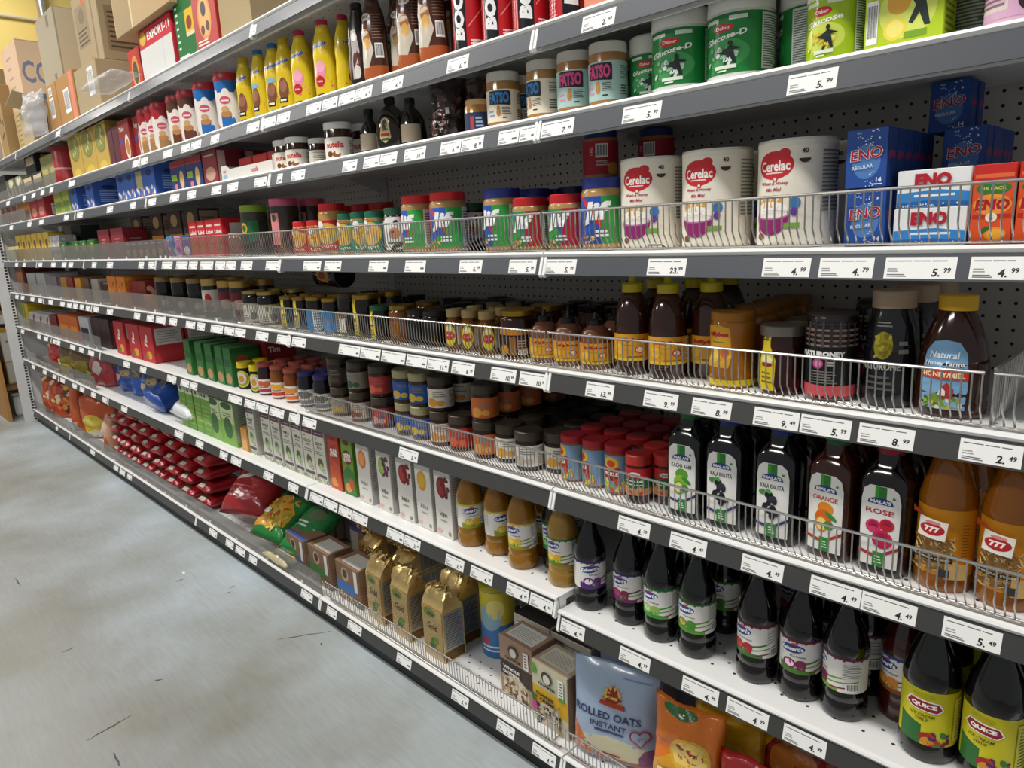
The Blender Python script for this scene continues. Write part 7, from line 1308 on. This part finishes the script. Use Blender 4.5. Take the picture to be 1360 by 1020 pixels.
box1('cardboard_box', 'kraft box with handwriting at right on the top shelf', 296, 336, .3, .15, .04, 'a8956f', lambda A, W, H: (A.lines(-W*.2, H*.45, W*.1, H*.65, 3, '5a4e3c', .25), A.barcode(W*.05, .004, W*.18, H*.08)), lambda A, W, H: A.rect(-W*.49, .003, W*.49, H*.98, '8a7a5c'))
box1('cardboard_box', 'orange tan box behind the handwritten kraft box', 366, 410, .3, .2, .22, 'c2955c')
# open carton lying with its mouth outward
xo0, xo1 = at('A', 48, .06), at('A', 69, .06); e = empty('open_carton', ((xo0+xo1)/2, .06, HZ['A']+.0008)); w = (xo1-xo0)/2
bm = bmesh.new(); t = .004
for a in ((-w, 0, 0, w, .34, t), (-w, 0, .23, w, .34, .23+t), (-w, 0, t, -w+t, .34, .23), (w-t, 0, t, w, .34, .23), (-w+t, .336, t, w-t, .34, .23)): bbox(bm, *a)
obj('carton_shell', bm, mat('9a8058', .8), e)
bm = boxbm(-w-.12, -.002, 0, w, .002, .14); fl = obj('top_flap', bm, mat('cbb488', .8), e); fl.location = (0, -.002, .234); fl.rotation_euler = (math.radians(75), 0, math.radians(-6))
bm = boxbm(-.12, -.002, 0, 0, .002, .22); fl = obj('side_flap', bm, mat('b09a70', .8), e); fl.location = (-w, 0, .004); fl.rotation_euler = (0, 0, math.radians(18))
tag(e, 'open cardboard carton with dark mouth and raised flap, top shelf', 'carton')
P_pbag = pillow('plastic_bag', .26, .24, .08, 'd9dade', None, m=CLEARFILM, seed=61, crumple=.016)
one(P_pbag, 'A', 'crumpled white plastic bag hanging at the open carton', 'plastic bag', 38, y=-.10, rot=12, tilt=-4, z=-.01)
P_film = pillow('plastic_wrap', .5, .13, .05, 'b9b8b4', None, m=CLEARFILM, seed=62, crumple=.014, stand=False)
LABELS['f'] = 1
inst(P_film, (at('A', 160, .0), .026, HZ['A']+.045), (PI/2, 0, 0), 'crumpled clear wrap lying at the shelf edge under the printed boxes', 'plastic wrap')
box1('cardboard_box', 'low tan box under the pink box at far left', 28, 46, .3, .3, .03, 'b0986a', lambda A, W, H: (A.lines(-W*.4, H*.1, W*.2, H*.95, 8, '8a7448', .3), A.ell(W*.2, H*.6, W*.1, H*.06, 'c8583a'))) if 0 else box1('cardboard_box', 'low tan box under the pink box at far left', 29, 46, .3, .21, .09, 'b0986a', lambda A, W, H: (A.lines(-W*.4, H*.1, W*.2, H*.95, 8, '8a7448', .3), A.ell(W*.2, H*.6, W*.1, H*.06, 'c8583a')))
box1('cardboard_box', 'pale pink box with large blue letters, far left', 27, 46, .42, .2, .10, 'c9a98c', lambda A, W, H: A.lines(-W*.2, H*.3, W*.1, H*.9, 4, 'a0886c', .2), lambda A, W, H: (A.rect(-W*.48, .004, W*.48, H*.98, 'e0c4a8'), A.txt('CO', 0, H*.52, H*.34, '7a86a8', w=W*.85), A.rect(-W*.1, .004, W*.4, H*.2, '5a6c8a')), z=.302)
box1('cardboard_box', 'brown cardboard box standing at the far left end', 4, 14, .5, .36, .03, '96794e', lambda A, W, H: (A.rect(-W*.3, .004, -W*.18, H*.98, 'c0a678'), A.scat(W*.1, H*.3, W*.4, H*.7, 5, W*.08, ['4a3c28'], 3), A.rect(W*.2, H*.8, W*.46, H*.98, 'bcbcbc')))
box1('cardboard_box', 'small tan box on top of the far left cardboard box', 5, 13, .17, .26, .08, 'a08a60', lambda A, W, H: A.rect(-W*.1, H*.3, W*.4, H*.7, '8a7450'), z=.502)
P_bluw = pillow('blue_pack', .2, .2, .1, '1f2f9a', lambda A, W, H: A.ell(W*.1, H*.3, W*.2, H*.1, '8ab0d8'), seed=63)
one(P_bluw, 'A', 'bright blue pack beside the pink box', 'pack', 62, y=.12, z=.30, rot=25) if 0 else None

# ------------------------------------------------------------------ beyond the far end of the shelving
WOOD = mat('a9793f', .55, bump=.1)
e = empty('wooden_rack', (-6.9, 0, 0)); obj('side_panel', boxbm(-.62, -.17, 0, .66, -.145, 1.6), WOOD, e)
for z in (.26, .92): obj('rack_board', boxbm(-.62, -.144, z, .55, .5, z+.03), mat('8a6236', .6), e)
obj('back_board', boxbm(-.62, .5, 0, .55, .52, 1.6), mat('8a6236', .6), e)
tag(e, 'wooden rack standing beyond the far end of the shelving', 'rack')
bm = bmesh.new(); bbox(bm, -.16, -.14, 0, .16, .14, .19, .02); bbox(bm, -.17, -.15, .19, .17, .15, .215, .008); e = empty('white_tub', (-6.6, .06, .001)); obj('tub_body', bm, mat('e6e6e2', .35), e); tag(e, 'white plastic tub on the floor under the wooden rack', 'tub')
def stockbox(label, x, y, z, w, d, h, c, side=None, top=None, front=None):
    p = carton('stock_carton', w, d, h, c, front, side, top, m=CARD); LABELS[label] = 1; inst(p, (x, y, z), (0, 0, 0), label, 'carton')
stockbox('tan carton with white printed sheet beyond the shelf end, lower', -6.75, .1, .291, .5, .36, .2, 'b89a66', lambda A, W, H: (A.rect(-W*.48, .01, W*.4, H*.97, 'd8d4c8'), A.rect(-W*.1, H*.1, W*.3, H*.5, 'b8986a')))
stockbox('white printed carton with yellow top beyond the shelf end', -6.75, .1, .4915, .5, .36, .3, 'e2ded4', lambda A, W, H: (A.rect(-W*.48, H*.05, W*.45, H*.85, 'e8e6de'), A.lines(-W*.4, H*.55, W*.2, H*.65, 1, '8a8a88', .5), A.lines(-W*.3, H*.3, W*.1, H*.38, 2, '5a5a58', .5), A.rect(-W*.49, H*.88, W*.49, H*.99, 'd9a81e')))
bm = bmesh.new(); R_ = random.Random(3)
P_loaf = can('bread_loaf', [(0, 0), (.07, .004), (.09, .03), (.085, .07), (.05, .1), (0, .108)], mat('6a431c', .5, bump=.3), n=20, sx=1.3)
for i, (x, y) in enumerate(((-6.6, -.03), (-6.62, .18), (-6.9, .05))):
    inst(P_loaf, (x, y, .951), (0, 0, i), 'brown rounded loaf on the upper rack board, %s' % ('nearest the panel', 'nearest the slotted post', 'farthest back')[i], 'loaf', 'loaves on the rack')
stockbox('white packaged block above the loaves beyond the shelf end', -6.75, .02, 1.062, .42, .3, .22, 'd4cfc4', lambda A, W, H: (A.lines(-W*.4, H*.2, W*.3, H*.8, 4, '9a948c', .3),))
stockbox('white carton with red stripe beyond the shelf end', -6.75, .04, 1.2825, .4, .3, .2, 'd8d2c8', lambda A, W, H: A.rect(-W*.48, H*.3, W*.48, H*.5, 'b8342c'))
